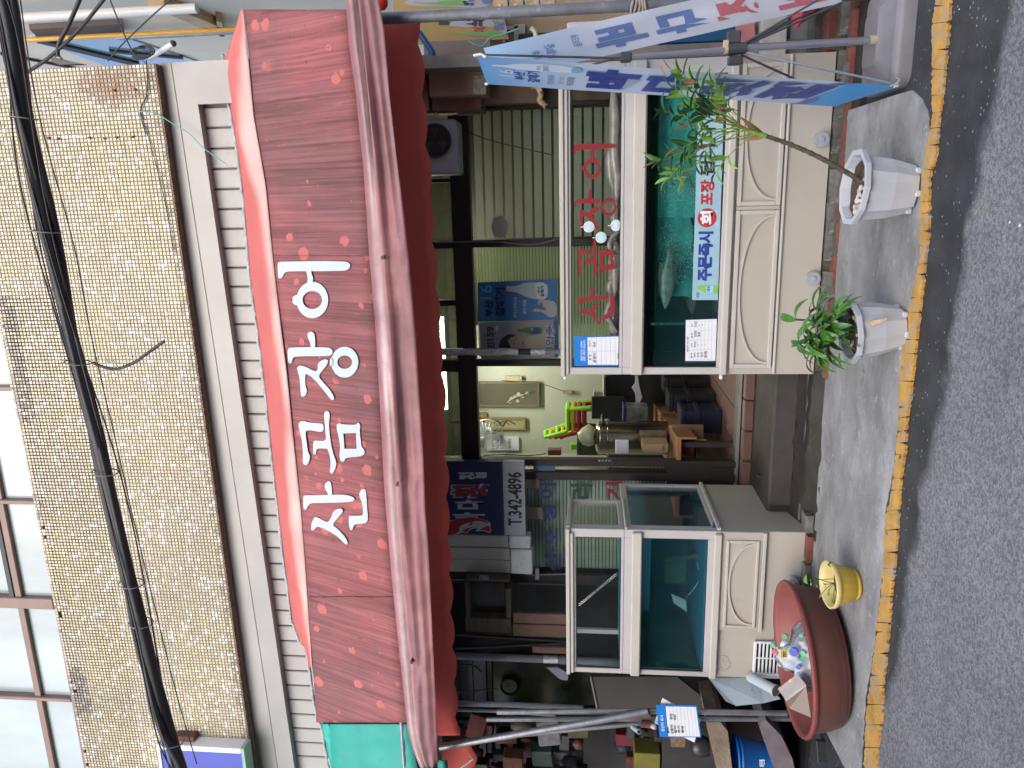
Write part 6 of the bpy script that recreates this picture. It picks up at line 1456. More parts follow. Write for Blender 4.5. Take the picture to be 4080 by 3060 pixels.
# palm in the right pot
pc = at(1990, 410, Z=.02); pc.y += .13; pc = Vector((xx(1960, 408, pc.y), pc.y, .012))
tp, M = white_pot('white ten-sided pot with pebbles holding the leaning palm', pc, .186, .285, R(3))
for k, (a, r) in enumerate(((-1.5, .15), (-2.6, .2), (-1.8, .3), (-3.0, .3), (-2.3, .7), (-1.4, .55), (-2.7, .8), (-3.3, .5), (-2.2, .5), (-2.5, .6), (-1.9, .62), (-2.1, .75), (-2.8, .7), (-1.6, .7), (-2.4, .85), (-1.2, .3), (-2.9, .5), (-1.9, .4), (-3.1, .65), (-2.6, .35), (-.9, .6), (-1.3, .8), (-2.0, .2))):
    ob('pebble', MB().ball(pc + M @ Vector((.15 * r * math.cos(a) - .02, .15 * r * math.sin(a), .255)), (.014, .011, .009)[k % 3], 8, 6, 1.2, .9, .7), pebm, tp)
palm = thing('leaning_palm', 'tall leaning palm with a ringed trunk and a loose crown of narrow leaves', 'potted plant', pc)
Yp = pc.y - .02
tr = spline([at(1883, 408, Y=Yp), at(1850, 385, Y=Yp), at(1780, 345, Y=Yp - .02), at(1715, 315, Y=Yp - .04), at(1655, 294, Y=Yp - .05)], 12)
trunk = mat('ringed_palm_trunk', (.10, .085, .05), .8, var=.5, scale=30, bump=.6, bscale=50)
ob('trunk', MB().tube(tr, .011, 10, rf=lambda t: .0125 - .003 * t + .0030 * max(0, math.sin(t * 190)) + .006 * max(0, .1 - t) * 10), trunk, palm)
top = tr[-1]
ob('crown_shaft', MB().tube(spline([top, at(1625, 284, Y=Yp - .05), at(1590, 268, Y=Yp - .05)], 5), .013, 8, r2=.005), leafm, palm)
sh = MB(); leaf(sh, top, (at(1610, 262, Y=Yp) - top), .16, .035, .1, .4); leaf(sh, top, (at(1600, 300, Y=Yp) - top), .13, .03, .1, -.5); ob('leaf_sheath', sh, drym, palm)
fr_t = [((1415, 352), 0, .0, 1), ((1440, 390), .1, .2, 0), ((1475, 395), .15, .1, 1), ((1430, 240), -.05, .1, 0), ((1458, 190), -.1, .0, 0), ((1470, 150), -.12, 0, 0), ((1500, 170), -.2, .1, 0), ((1540, 175), -.2, .2, 0), ((1560, 190), .1, .3, 0), ((1500, 300), .15, .1, 0), ((1520, 330), -.1, .2, 0), ((1545, 375), .0, .3, 0), ((1490, 230), -.15, .1, 0), ((1480, 270), .0, .0, 0), ((1555, 230), .12, .2, 0), ((1470, 320), -.05, .1, 0)]
for k, ((fx, fy), dy, dr, _) in enumerate(fr_t):
    tip = at(fx, fy, Y=Yp - .05 + dy); b0 = top + (at(1600, 275, Y=Yp - .05) - top) * rp.uniform(.2, 1.2)
    mid = b0.lerp(tip, .5) + Vector((rp.uniform(-.02, .02), rp.uniform(-.03, .03), .03))
    sp_l = spline([b0, mid, tip], 8); fo = ob('frond', MB().tube(sp_l, .0035, 6, r2=.0015), leafm, palm); lf_ = MB(); lf2 = MB(); Lt = (tip - b0).length
    nn = max(5, int(Lt / .038))
    for i in range(nn):
        t = .52 + .48 * i / (nn - 1); idx = min(len(sp_l) - 2, int(t * (len(sp_l) - 1))); p = sp_l[idx]; dd = (sp_l[idx + 1] - sp_l[idx]).normalized()
        side_ = dd.cross(Vector((0, -1, 0))).normalized() * (1 if i % 2 else -1)
        d = dd * rp.uniform(.6, 1.1) + side_ * rp.uniform(.5, .9) + Vector((0, rp.uniform(-.5, .3), rp.uniform(-.15, .2)))
        if i == nn - 1: d = dd
        leaf(lf_ if rp.random() < .93 else lf2, p, d, rp.uniform(.055, .105), rp.uniform(.020, .034), rp.uniform(.2, .9) + dr, rp.uniform(-.6, .6), 6, .3)
    ob('leaflets', lf_, leafm if k % 3 else leafd, fo)
    if lf2.v: ob('dry_leaflets', lf2, drym, fo)
for k, (a, b, c_, d_) in enumerate(((1640, 290, 1560, 250), (1630, 285, 1575, 262), (1600, 240, 1555, 228), (1590, 250, 1548, 215), (1440, 165, 1425, 140), (1450, 150, 1432, 130), (1420, 352, 1408, 362))):
    mb = MB(); p = at(a, b, Y=Yp - .08); q = at(c_, d_, Y=Yp - .1); leaf(mb, p, q - p, (q - p).length * 1.2, .012, .25, rp.uniform(-1, 1)); ob('dry_leaf', mb, drym, palm)
# bushy plant in the middle pot
bc = at(1962, 712, Z=.02); bc.y += .11; bc = Vector((xx(1930, 706, bc.y), bc.y, .008))
tb_, M2 = white_pot('white ten-sided pot with a crown of strap leaves and an oily brown foot', bc, .168, .265, R(-5))
for k in range(16):
    a = rp.uniform(0, 6.28); r = .13 * math.sqrt(rp.uniform(.2, .95)); ob('pebble', MB().ball(bc + M2 @ Vector((r * math.cos(a), r * math.sin(a), .235)), rp.uniform(.009, .016), 8, 6, 1.2, .9, .8), pebm, tb_)
bush = thing('strap_leaf_plant', 'low bushy plant with broad striped green leaves bending over its white pot', 'potted plant', bc)
btop = bc + M2 @ Vector((0, 0, .24)); pl = mat('striped_green_leaf', (.06, .20, .025), .3, var=.4, scale=14, bump=.25, bscale=40, island=.3, coat=.2)
for s in range(9):
    a = s * .698 + .2; sx_ = Vector((math.cos(a) * .10, math.sin(a) * .08, rp.uniform(.07, .28))); q = btop + sx_ + Vector((-.01, 0, 0))
    stl = ob('stem', MB().tube(spline([btop + Vector((math.cos(a) * .03, math.sin(a) * .03, 0)), btop + sx_ * .6 + Vector((.01, 0, 0)), q], 4), .006, 6), leafd, bush)
    for k in range(8):
        a2 = a + rp.uniform(-2.4, 2.4) if k > 2 else a + rp.uniform(-.7, .7)
        d = Vector((math.cos(a2), math.sin(a2), rp.uniform(.2, 1.1)))
        lfm = MB(); leaf(lfm, q - sx_ * rp.uniform(0, .5), d, rp.uniform(.13, .21), rp.uniform(.034, .052), rp.uniform(.9, 2.2), rp.uniform(-.3, .3), 8, .12)
        ob('leaf', lfm, pl, stl)
mb = MB(); leaf(mb, btop + Vector((.03, -.09, .0)), (.35, -.5, -.35), .15, .03, .6, .8); leaf(mb, btop + Vector((-.02, -.1, .0)), (-.2, -.5, .3), .1, .02, .6, .3); leaf(mb, btop + Vector((-.11, -.02, .06)), (-.8, -.3, .1), .1, .03, .6, .3)
ob('dry_leaf', mb, mat('straw_leaf', (.50, .36, .22), .7, var=.4, scale=30), bush)
# yellow pot
yc = at(1860, 1264, Z=.04); yc.y += .09; yc = Vector((xx(1840, 1262, yc.y), yc.y, .034)); ym_ = mat('yellow_pot_plastic', (.68, .47, .055), .4, var=.12, dirt=[((.35, .24, .06), .6, 9, .2)]); rimm = mat('pale_yellow_rim', (.72, .60, .25), .4, var=.1, dirt=[((.4, .3, .15), .62, 9, .2)])
ty = thing('yellow_flower_pot', 'ribbed yellow plastic pot with a seedling standing against the brown tub', 'flower pot', yc); MY = Matrix.Rotation(R(4), 3, 'X'); hy = .165
ob('body', MB().lathe(yc, [(.05, .0), (.085, .0), (.087, .018), (.082, .024), (.095, .03), (.125, hy - .03)], 64, M=MY, fac=lambda k, z: 1 - (.025 if (k // 2) % 2 and z > .025 else 0)), ym_, ty)
ob('rim', MB().lathe(yc, [(.124, hy - .034), (.136, hy - .03), (.139, hy - .004), (.134, hy), (.124, hy - .004), (.118, hy - .04), (.10, hy - .08)], 40, M=MY), rimm, ty)
ob('soil', shiftn(MB().lathe(yc, [(.001, hy - .065), (.06, hy - .07), (.108, hy - .075)], 16, M=MY), .01, 35), soil, ty)
for k in range(3): ob('twist_tie', MB().tube([yc + Vector((.12 + .004 * k, -.02, hy - .01)), yc + Vector((.135, -.03 + .01 * k, hy + .012)), yc + Vector((.145, -.015, hy - .006))], .004, 5), rubber, ty) if k == 0 else None
sd_ = thing('seedling', 'small seedling with a few round leaves growing in the yellow pot', 'seedling', yc)
for k, (a, b, L, w) in enumerate(((1742, 1242, .06, .05), (1752, 1254, .045, .036), (1764, 1250, .065, .05), (1790, 1276, .055, .04), (1771, 1288, .05, .036), (1800, 1290, .05, .036), (1782, 1262, .05, .038))):
    b0 = yc + Vector((rp.uniform(-.03, .03), rp.uniform(-.02, .03), hy - .07)); q = at(a, b, Y=yc.y - .04 + .01 * k); s_ = ob('stem', MB().tube(spline([b0, b0.lerp(q, .5) + Vector((0, 0, .01)), q], 5), .002, 5), leafd, sd_)
    mb = MB(); leaf(mb, q, (rp.uniform(-.5, .5), -.7, .35), L, w, .6, rp.uniform(-.5, .5), 6, .1); ob('leaf', mb, leafm, s_)
# brown rubber tub
bcn = at(1861, 1425, Z=.02); Rt_ = .455; bcn = Vector((xx(1790, 1418, bcn.y + .43), bcn.y + .43, .015)); hb_ = zz(1717, 1418, bcn.y) - .015
MT = Matrix.Rotation(R(-3.5), 3, 'Y'); bcn.z += .02
tubm = mat('brown_rubber_tub', (.155, .060, .050), .55, var=.15, scale=2.5, bump=.1, streak=(1, 1, 3), dirt=[((.24, .12, .10), .60, 5, .2), ((.09, .04, .035), .6, 3, .3)])
tub = thing('brown_rubber_tub', 'big round reddish brown rubber tub holding a bag of empty bottles', 'tub', bcn)
ob('body', MB().lathe(bcn, [(.001, .01), (.405, .01), (.415, .02), (.437, hb_ * .35), (.440, hb_ * .36), (.458, hb_ - .035)], 64, M=MT), tubm, tub)
ob('rim', MB().lathe(bcn, [(.457, hb_ - .036), (.480, hb_ - .03), (.488, hb_ - .012), (.480, hb_ + .003), (.465, hb_), (.452, hb_ - .02), (.42, .03), (.001, .028)], 64, M=MT), mat('tub_inside_rubber', (.24, .06, .052), .5, var=.12, bump=.08, dirt=[((.36, .18, .17), .6, 7, .2)]), tub)
bag = thing('bag_of_bottles', 'clear plastic bag full of empty drink bottles with coloured caps in the tub', 'bag', bcn + Vector((.02, 0, .3)))
bgp = at(1725, 1415, Y=bcn.y - .05)
for k, (a, b, dy, col) in enumerate(((1725, 1395, -.1, 'w'), (1735, 1425, -.12, 'w'), (1728, 1450, -.1, 'w'), (1710, 1440, 0, 'w'), (1712, 1400, 0, 'w'), (1742, 1400, -.14, 'w'), (1745, 1440, -.12, 'w'), (1700, 1415, .05, 'w'))):
    p = at(a, b, Y=bgp.y + dy); d = Vector((rp.uniform(-1, 1), rp.uniform(-.3, .3), rp.uniform(-.5, 1))).normalized()
    bo = ob('bottle', MB().tube([p - d * .07, p + d * .04, p + d * .065, p + d * .085], .03, 10, rf=lambda t: .03 if t < .4 else (.03 - .02 * (t - .3) / .5 if t < .8 else .011)), mat('cloudy_bottle', (.55, .60, .66), .2, var=.1, bump=0), bag)
    ob('label', MB().tube([p - d * .03, p + d * .01], .0308, 10, cap=False), flat(*[('label_lilac', (.45, .45, .7)), ('label_green', (.1, .45, .25)), ('label_white', (.7, .72, .75))][k % 3]), bo)
for (a, b, c_, r) in ((1696, 1374, (.01, .30, .10), .017), (1670, 1393, (.02, .35, .12), .016), (1674, 1407, (.6, .02, .04), .015), (1716, 1407, (.01, .03, .45), .026), (1726, 1440, (.01, .05, .5), .015), (1709, 1470, (.6, .6, .05), .011), (1735, 1410, (.1, .5, .3), .016), (1731, 1372, (.05, .4, .2), .012)):
    p = at(a, b, Y=bgp.y - .17); ob('cap', MB().rod(p, p + Vector((.2, -.6, .3)).normalized() * r * 1.1, r, 12), flat('cap_%d_%d' % (a, b), c_, .4), bag)
p = at(1694, 1412, Y=bgp.y - .19); lb2 = ob('yellow_label', MB().bbox(p.x - .028, p.x + .03, p.y - .002, p.y, p.z - .02, p.z + .022, .001), flat('label_yellow', (.75, .48, .02)), bag)
text_on('lettering', 'PET', Vector((p.x - .02, p.y - .003, p.z + .01)), Vector((p.x + .02, p.y - .003, p.z + .01)), Vector((p.x - .02, p.y - .003, p.z - .01)), inkblue, bag, .04)
c = bgp + Vector((0, 0, -.07)); mb = MB().lathe(c, [(.14, -.14), (.215, -.06), (.215, .02), (.165, .085), (.09, .125), (.07, .165), (.03, .20)], 40)
mb.v = [v + Vector(noise.noise_vector(v * 11)) * .035 + Vector(noise.noise_vector(v * 35)) * .012 for v in mb.v]
ob('film', mb, glass('clear_bag_film', (.93, .95, 1), 1.6, .12, body=(.85, .9, 1), bmix=.30), bag)
cbx = thing('cardboard_flap', 'folded piece of grey cardboard leaning in the left of the brown tub', 'cardboard', bcn + Vector((-.25, 0, .3)))
ob('sheet', MB().prism([at(1698, 1514, Y=bcn.y - .28), at(1741, 1482, Y=bcn.y - .34), at(1752, 1550, Y=bcn.y - .30), at(1705, 1530, Y=bcn.y - .22)], (.004, .012, .004)), mat('grey_cardboard', (.30, .245, .20), .85, var=.1, bump=.15), cbx)
ob('fold', MB().prism([at(1696, 1510, Y=bcn.y - .28), at(1740, 1478, Y=bcn.y - .34), at(1742, 1482, Y=bcn.y - .34), at(1699, 1515, Y=bcn.y - .28)], (0, .10, .02)), mat('pale_cardboard_edge', (.5, .45, .42), .85), cbx)

# ---------------------------------------------------------------- folding banner stand at the right
bs = thing('banner_stand', 'two-sided outdoor banner stand on a grey water base with blue and white banners', 'banner stand', at(1930, 90, Z=.0))
bpl = mat('grey_base_plastic', (.20, .20, .22), .5, var=.12, bump=.12, dirt=[((.13, .12, .12), .6, 4, .3)])
g0 = at(1978, 60, Z=.0); G = Vector((g0.x - .02, g0.y + .23, 0))
def rnd(x0, x1, y0, y1, z, r, n=6):
    out = []
    for (cx_, cy_, a0) in ((x1 - r, y1 - r, 0), (x0 + r, y1 - r, 90), (x0 + r, y0 + r, 180), (x1 - r, y0 + r, 270)):
        for i in range(n + 1): a = R(a0 + 90 * i / n); out.append(Vector((cx_ + r * math.cos(a), cy_ + r * math.sin(a), z)))
    return out
gx0, gx1, gy0, gy1 = at(1978, 180, Z=0).x, G.x + .28, G.y - .23, G.y + .24
vs = []; lv = [(0, 0), (0, .055), (.008, .075), (.03, .088)]
rw = [rnd(gx0 + i, gx1 - i, gy0 + i, gy1 - i, z, .07) for i, z in lv]; rw = [r + [r[0]] for r in rw]
mb = MB().grid(rw); k_ = rnd(gx0 + .03, gx1 - .03, gy0 + .03, gy1 - .03, .088, .05)
top_in = rnd(gx0 + .10, gx1 - .10, gy0 + .12, gy1 - .10, .098, .05); up2 = rnd(gx0 + .13, gx1 - .13, gy0 + .15, gy1 - .13, .128, .04)
mb.grid([k_ + [k_[0]], top_in + [top_in[0]], up2 + [up2[0]]]); mb.add(up2, [tuple(range(len(up2)))])
ob('water_base', mb, bpl, bs)
Yq = at(1892, 86, Z=.125).y; Pb = at(1892, 86, Y=Yq)
def bp_(x, y, dy=0): return at(x, y, Y=Yq + dy)
alu = flat('pole_aluminium', (.42, .43, .50), .3, metal=.7)
ob('pole', MB().rod(Pb + Vector((0, 0, -.05)), bp_(1602, 104), .019, 14), alu, bs)
ob('inner_pole', MB().rod(bp_(1602, 104), bp_(1352, 124), .0135, 14), alu, bs)
dkp = flat('dark_grey_plastic', (.06, .065, .075), .45)
ob('pole_collar', MB().rod(Pb + Vector((0, 0, -.02)), Pb + Vector((0, 0, .03)), .024, 14), flat('stained_collar', (.45, .38, .25), .7), bs)
def blk(a, b, w, d): 
    p, q = a, b; return MB().rod(p, q, w, 6)
ob('lower_hub', MB().rod(bp_(1572, 107), bp_(1612, 103), .030, 8).bbox(bp_(1590, 80).x - .03, bp_(1590, 80).x + .03, Yq - .015, Yq + .02, bp_(1600, 80).z, bp_(1570, 80).z, .006), dkp, bs)
ob('hub_clamp', MB().bbox(bp_(1590, 130).x - .025, bp_(1590, 130).x + .02, Yq - .02, Yq + .02, bp_(1603, 130).z, bp_(1572, 130).z, .006), dkp, bs)
ob('tape_knot', shiftn(MB().tube([bp_(1566, 106), bp_(1572, 106)], .024, 10).bbox(bp_(1566, 96).x - .02, bp_(1566, 96).x + .02, Yq - .02, Yq - .01, bp_(1575, 96).z, bp_(1560, 96).z, .003), .008, 60), flat('yellowed_tape', (.5, .43, .3), .6), bs)
ob('upper_hub', MB().bbox(bp_(1350, 124).x - .025, bp_(1350, 124).x + .025, Yq - .025, Yq + .025, bp_(1364, 124).z, bp_(1340, 124).z, .006), dkp, bs)
rodm = flat('dark_rod', (.085, .09, .11), .4, metal=.4)
Ztr = Vector((0, 0, 0))
for (a, b, c_, d_, dy) in ((1345, 126, 1032, 118, -.02), (1345, 122, 1240, 150, .12), (1605, 112, 1944, 184, -.12), (1600, 118, 1720, 172, .05), (1600, 100, 1760, 22, .1), (1605, 98, 1700, 46, .2), (1605, 95, 1800, -20, -.1), (1605, 100, 1820, 5, .0)):
    ob('rod', MB().tube(spline([bp_(a, b), bp_((a + c_) / 2, (b + d_) / 2, dy / 2), bp_(c_, d_, dy)], 5), .006 if c_ < 1900 else .0065, 8), rodm if c_ != 1944 else flat('pale_rod', (.35, .42, .45), .35, metal=.3), bs)
# front banner
BRp = at(1944, 186, Z=.10); BLp = at(1800, 230, Z=.12 + .0)
YBR = BRp.y; TRp = at(1029, 120, Y=YBR - .02)
sc_l = .60
# left side further back; keep the cloth width about 0.6 m
def solveY(x, y, X0, Y0, w):
    best = None
    for i in range(400):
        Y = Y0 + i * .002; p = at(x, y, Y=Y); e = abs(math.hypot(p.x - X0, p.y - Y0) - w)
        if best is None or e < best[0]: best = (e, Y)
    return best[1]
YTL = YBR + .40
TLp = at(1053, 182, Y=YTL); BLp = at(1802, 230, Y=YTL + .02)
def bq(u, v):  # u 0 left..1 right, v 0 top..1 bottom
    p = TLp.lerp(TRp, u); q = BLp.lerp(BRp, u); r = p.lerp(q, v); s = math.sin(math.pi * v) * .02 * (u - .2) + .012 * noise.noise(Vector((u * 2, v * 6, 0)))
    return r + Vector((-.25 * s, -s, 0))
def banner_mat(name, body, blue):
    m = bpy.data.materials.new(name); m.use_nodes = True; n = m.node_tree.nodes; l = m.node_tree.links; b = n['Principled BSDF']
    at_ = n.new('ShaderNodeAttribute'); at_.attribute_name = 'tint'; l.new(at_.outputs['Color'], b.inputs['Base Color']); b.inputs['Roughness'].default_value = .45
    return m
def cloth(name, f, nu, nv, colf, par):
    mb = MB().grid([[f(i / nu, j / nv) for i in range(nu + 1)] for j in range(nv + 1)])
    o = ob(name, mb, MC.setdefault('printed_cloth', banner_mat('printed_cloth', 0, 0)), par, fixn=False)
    ca = o.data.color_attributes.new('tint', 'FLOAT_COLOR', 'POINT'); buf = []
    for j in range(nv + 1):
        for i in range(nu + 1): buf += list((*colf(i / nu, j / nv), 1))
    ca.data.foreach_set('color', buf); return o
def mixc3(a, b, t): t = max(0, min(1, t)); return tuple(x * (1 - t) + y * t for x, y in zip(a, b))
def colb(k):
    def f(u, v):
        c = mixc3((.14, .38, .72), (.50, .58, .74), v / .28); c = mixc3(c, (.44, .62, .80), .25 * max(0, noise.noise(Vector((u * 3, v * 9, k)))))
        e = v - (.885 + .045 * math.sin(u * 5 + 1) - .05 * (1 - u))
        if e > 0: c = (.05, .32, .70) if e > .035 else (.07, .15, .42)
        return tuple(x * k for x in c)
    return f
ob_ = cloth('front_banner', bq, 24, 160, colb(1.0), bs)
def cloth_text(name, f, body, u0, u1, v0, v1, m, bold=.05, lift=.003, mirror=False, slant=0):
    mb = text_mb(body, Vector((0, 0, 0)), Vector((1, 0, 0)), Vector((0, -1, 0)), bold, 0, mirror=mirror)
    nrm = (f(.5, .6) - f(.5, .5)).cross(f(.6, .5) - f(.5, .5)).normalized()
    if nrm.y > 0: nrm = -nrm
    vs = []
    for p in mb.v:
        a, b_ = p.x, -p.y; vs.append(f(u0 + (u1 - u0) * a + slant * b_, v0 + (v1 - v0) * b_) + nrm * lift)
    mb.v = vs; return ob(name, mb, m, ob_, fixn=False)
bn_navy = flat('banner_navy', (.012, .045, .28), .45); bn_grey = flat('banner_shadow_grey', (.30, .42, .52), .45); bn_pale = flat('banner_bottle_white', (.62, .70, .82), .45)
for k, ch_ in enumerate('바다횟집'):
    v0 = .275 + .155 * k; sl = .0
    cloth_text('big_lettering', bq, ch_, .14, .90, v0 + .004, v0 + .147, bn_grey, .10, .0025)
    cloth_text('big_lettering', bq, ch_, .16, .88, v0, v0 + .138, bn_navy, .07, .0045)
cloth_text('lettering', bq, '16', .38, .62, .045, .085, bn_pale, 0, .003)
cloth_text('lettering', bq, '부산', .28, .56, .085, .115, bn_navy, .02); cloth_text('lettering', bq, '갈매기', .22, .62, .12, .155, bn_navy, .02)
cloth_text('lettering', bq, '첫깨끗 촉촉으로', .18, .52, .175, .195, inkgrey, .02); cloth_text('lettering', bq, '찾을 수 없는', .22, .5, .205, .22, inkgrey, 0); cloth_text('lettering', bq, '부드러움', .18, .5, .228, .25, inkgrey, .03)
def cloth_poly(f, pts, m, lift, name='print'):
    nrm = (f(.5, .6) - f(.5, .5)).cross(f(.6, .5) - f(.5, .5)).normalized(); nrm = -nrm if nrm.y > 0 else nrm
    from mathutils.geometry import tessellate_polygon
    P = chaikin(pts, 2); t = tessellate_polygon([[Vector((a, b, 0)) for a, b in P]]); return ob(name, MB().add([f(a, b) + nrm * lift for a, b in P], [tuple(x) for x in t]), m, ob_)
cloth_poly(bq, [(.70, .03), (.76, .03), (.77, .07), (.88, .11), (.90, .20), (.86, .25), (.68, .25), (.64, .20), (.63, .12), (.69, .07)], bn_pale, .0025, 'bottle_print')
cloth_poly(bq, [(.65, .235), (.88, .235), (.86, .262), (.68, .262)], flat('bottle_foot_cyan', (.15, .45, .6)), .004, 'bottle_print')
cloth_text('lettering', bq, '부산', .68, .84, .145, .158, inkgrey, .02, .004); cloth_text('lettering', bq, '갈매기', .66, .86, .162, .18, inkgrey, .02, .004)
# rear banner seen from behind
YRB = Yq + .10
def rq(u, v):
    a = (1106 - 62 + (1790 - 1044) * v, 104 - .229 * (1044 + 746 * v - 1044)); top_ = at(a[0], a[1] - 0, Y=YRB); xb2 = 1044 + 746 * v
    lo = at(xb2 + 30, 108 + 66 - .225 * (xb2 - 1044) + 0, Y=YRB + .12); return lo.lerp(top_, u) + Vector((0, -.012 * math.sin(math.pi * v) + .01 * noise.noise(Vector((u * 2, v * 5, 3))), 0))
cloth('rear_banner', rq, 20, 120, lambda u, v: mixc3((.30, .48, .70), (.54, .60, .72), v / .35), bs)
bl2 = flat('faded_banner_blue', (.12, .20, .44), .5); rd2 = flat('faded_banner_red', (.48, .14, .18), .5)
for k, ch_ in enumerate('바다장어'):
    v0 = .30 + .175 * k; cloth_text('big_lettering', rq, ch_, .18, .78, v0, v0 + .15, bl2 if k < 2 else rd2, .06, .004, mirror=True)
cloth_text('lettering', rq, '부산', .35, .6, .12, .15, bl2, .01, .003, True); cloth_text('lettering', rq, '갈매기', .3, .7, .16, .19, bl2, .01, .003, True); cloth_text('lettering', rq, '부드러움', .45, .8, .24, .265, bl2, .01, .003, True)
for p, q in ((TRp, TRp + Vector((-.012, -.01, -.05))), (TLp, TLp + Vector((.01, -.01, -.04))), (BRp, BRp + Vector((0, -.01, .03)))):
    ob('corner_lace', shiftn(MB().tube([p + Vector((0, 0, .012)), p.lerp(q, .5) + Vector((.01, -.006, 0)), q], .008, 6), .006, 90), flat('white_lace', (.7, .68, .68), .8), bs)
ob('hook', MB().tube([BRp + Vector((.0, -.01, .05)), BRp + Vector((.01, -.02, .02)), BRp + Vector((.03, -.02, .01)), BRp + Vector((.04, -.02, .03))], .004, 6), flat('pale_rod', (.35, .42, .45)), bs)

# ---------------------------------------------------------------- clutter right of the tanks
YR = 5.55
def rbox(name, label, cat, xt, xb, yr, yl, Y, d, m, rot=0): return gbox(name, label, cat, xt, xb, yr, yl, Y, d, m, rot)
ac = thing('air_conditioner_unit', 'white outdoor air conditioner with a black round fan under the awning edge', 'air conditioner', at(950, 320, Y=5.6))
ob('casing', MB().bbox(xx(950, 377, 5.6), xx(950, 258, 5.6), 5.6, 5.85, zz(988, 320, 5.6), zz(905, 320, 5.6), .015), mat('grey_white_casing', (.36, .37, .42), .45, var=.1), ac)
c = at(940, 304, Y=5.59); ob('fan_hole', MB().lathe(c, [(.001, 0), (.115, 0)], 36, M=Matrix.Rotation(R(90), 3, 'X')), rubbers, ac); ob('fan_ring', MB().tube([c + Vector((.115 * math.cos(i * .2), -.004, .115 * math.sin(i * .2))) for i in range(33)], .006, 6), flat('dark_steel', (.06, .06, .065)), ac)
for k in range(3):
    a = k * 2.094; ob('blade', MB().prism([c + Vector((.015 * math.cos(a), -.006, .015 * math.sin(a))), c + Vector((.10 * math.cos(a - .4), -.012, .10 * math.sin(a - .4))), c + Vector((.10 * math.cos(a + .4), -.004, .10 * math.sin(a + .4)))], (0, .003, 0)), flat('near_black_blade', (.05, .05, .055)), ac)
for r in (.03, .055, .085): ob('guard_ring', MB().tube([c + Vector((r * math.cos(i * .3), -.016, r * math.sin(i * .3))) for i in range(22)], .002, 5), flat('dark_steel', (.06, .06, .065)), ac)
o = rbox('large_carton', 'big plain cardboard carton with a torn label on a shelf right of the window', 'carton', 926, 1050, 154, 207, 5.5, .3, cardboard)
ob('torn_label', MB().bbox(xx(1030, 203, 5.5), xx(1030, 163, 5.5), 5.496, 5.499, zz(1049, 180, 5.5), zz(1022, 180, 5.5), .001), mat('torn_label_paper', (.42, .37, .31), .8, var=.4, scale=40), o)
rbox('torn_carton', 'darker torn carton just below and left of the big plain carton', 'carton', 933, 1038, 208, 238, 5.62, .3, mat('dark_kraft', (.22, .13, .09), .8))
rbox('flat_carton', 'flattened carton standing on edge above the torn one', 'carton', 896, 924, 172, 240, 5.6, .25, cardboard)
rbox('brown_board', 'large brown stained board leaning behind the right end of the double tank', 'board', 1040, 1165, 178, 224, 5.72, .08, mat('stained_board', (.16, .105, .07), .8, var=.3, dirt=[((.07, .045, .03), .6, 8, .2)]))
rbox('grey_tan_panel', 'grey tan panel standing behind the cartons', 'panel', 915, 1060, 86, 126, 5.85, .05, mat('grey_tan_paint', (.19, .15, .13), .6, var=.1))
rbox('white_bracket', 'white plastic bracket above the striped window corner', 'bracket', 985, 1040, 236, 248, 5.85, .05, mat('dull_white_plastic', (.4, .39, .4), .5))
rbox('dark_backing_board', 'dark wooden backing behind the cartons beside the window', 'board', 880, 1215, 125, 236, 5.9, .05, mat('dark_backing_wood', (.045, .035, .03), .8, var=.4))
tag(ob('blue_hose', MB().tube(spline([at(905, 70, Y=5.5), at(920, 92, Y=5.5), at(935, 118, Y=5.5), at(915, 126, Y=5.5), at(905, 138, Y=5.5)], 5), .022, 8).tube(spline([at(925, 118, Y=5.5), at(945, 128, Y=5.5), at(955, 140, Y=5.5), at(985, 142, Y=5.5)], 5), .018, 8), flat('blue_hose_plastic', (.02, .10, .28), .4), None), 'blue plastic handle and hose hanging under the right end of the awning', 'hose')
tag(ob('foam_strip', shiftn(MB().tube(spline([at(1150, 183, Y=5.2), at(1163, 190, Y=5.2), at(1168, 205, Y=5.2), at(1166, 218, Y=5.2), at(1180, 230, Y=5.2)], 6), .02, 8), .012, 50), mat('old_foam', (.30, .22, .12), .9, var=.4, scale=30, bump=.6), None), 'old brown foam strip lying on top of the double tank', 'foam strip')
tag(ob('green_wire', MB().tube(spline([at(1012, 90, Y=5.6), at(1040, 100, Y=5.6), at(1060, 82, Y=5.6), at(1085, 75, Y=5.6), at(1120, 62, Y=5.6)], 6), .006, 6), flat('green_cord', (.15, .42, .38)), None), 'green wire looping below the yellow menu banner', 'wire')
tag(ob('cream_tube', MB().tube(spline([at(1147, 60, Y=5.4), at(1155, 68, Y=5.4), at(1158, 80, Y=5.4)], 5), .016, 8), flat('cream_rubber', (.5, .5, .36), .5), None), 'short bent cream rubber tube above the banner edge', 'tube')
# awning post
pp_ = thing('awning_post', 'weathered grey steel post holding the right end of the awning', 'post', at(1300, 24, Y=4.7))
Xp_ = at(1100, 26, Y=4.7).x
ob('pole', MB().rod((Xp_, 4.7, .0), (Xp_, 4.7, zz(800, 26, 4.7)), .034, 16), mat('weathered_steel_post', (.20, .21, .245), .42, metal=.35, var=.3, scale=8, bump=.15, dirt=[((.42, .45, .5), .58, 9, .15), ((.14, .07, .05), .62, 5, .15)]), pp_)
for k in range(5):
    z = zz(1365 + k * 7, 20, 4.7); ob('rope_turn', MB().tube([Vector((Xp_ + .045 * math.cos(i * .4), 4.7 + .045 * math.sin(i * .4), z + .006 * math.sin(i * .8 + k))) for i in range(17)], .008, 6), flat('dirty_rope', (.36, .30, .27), .9), pp_)
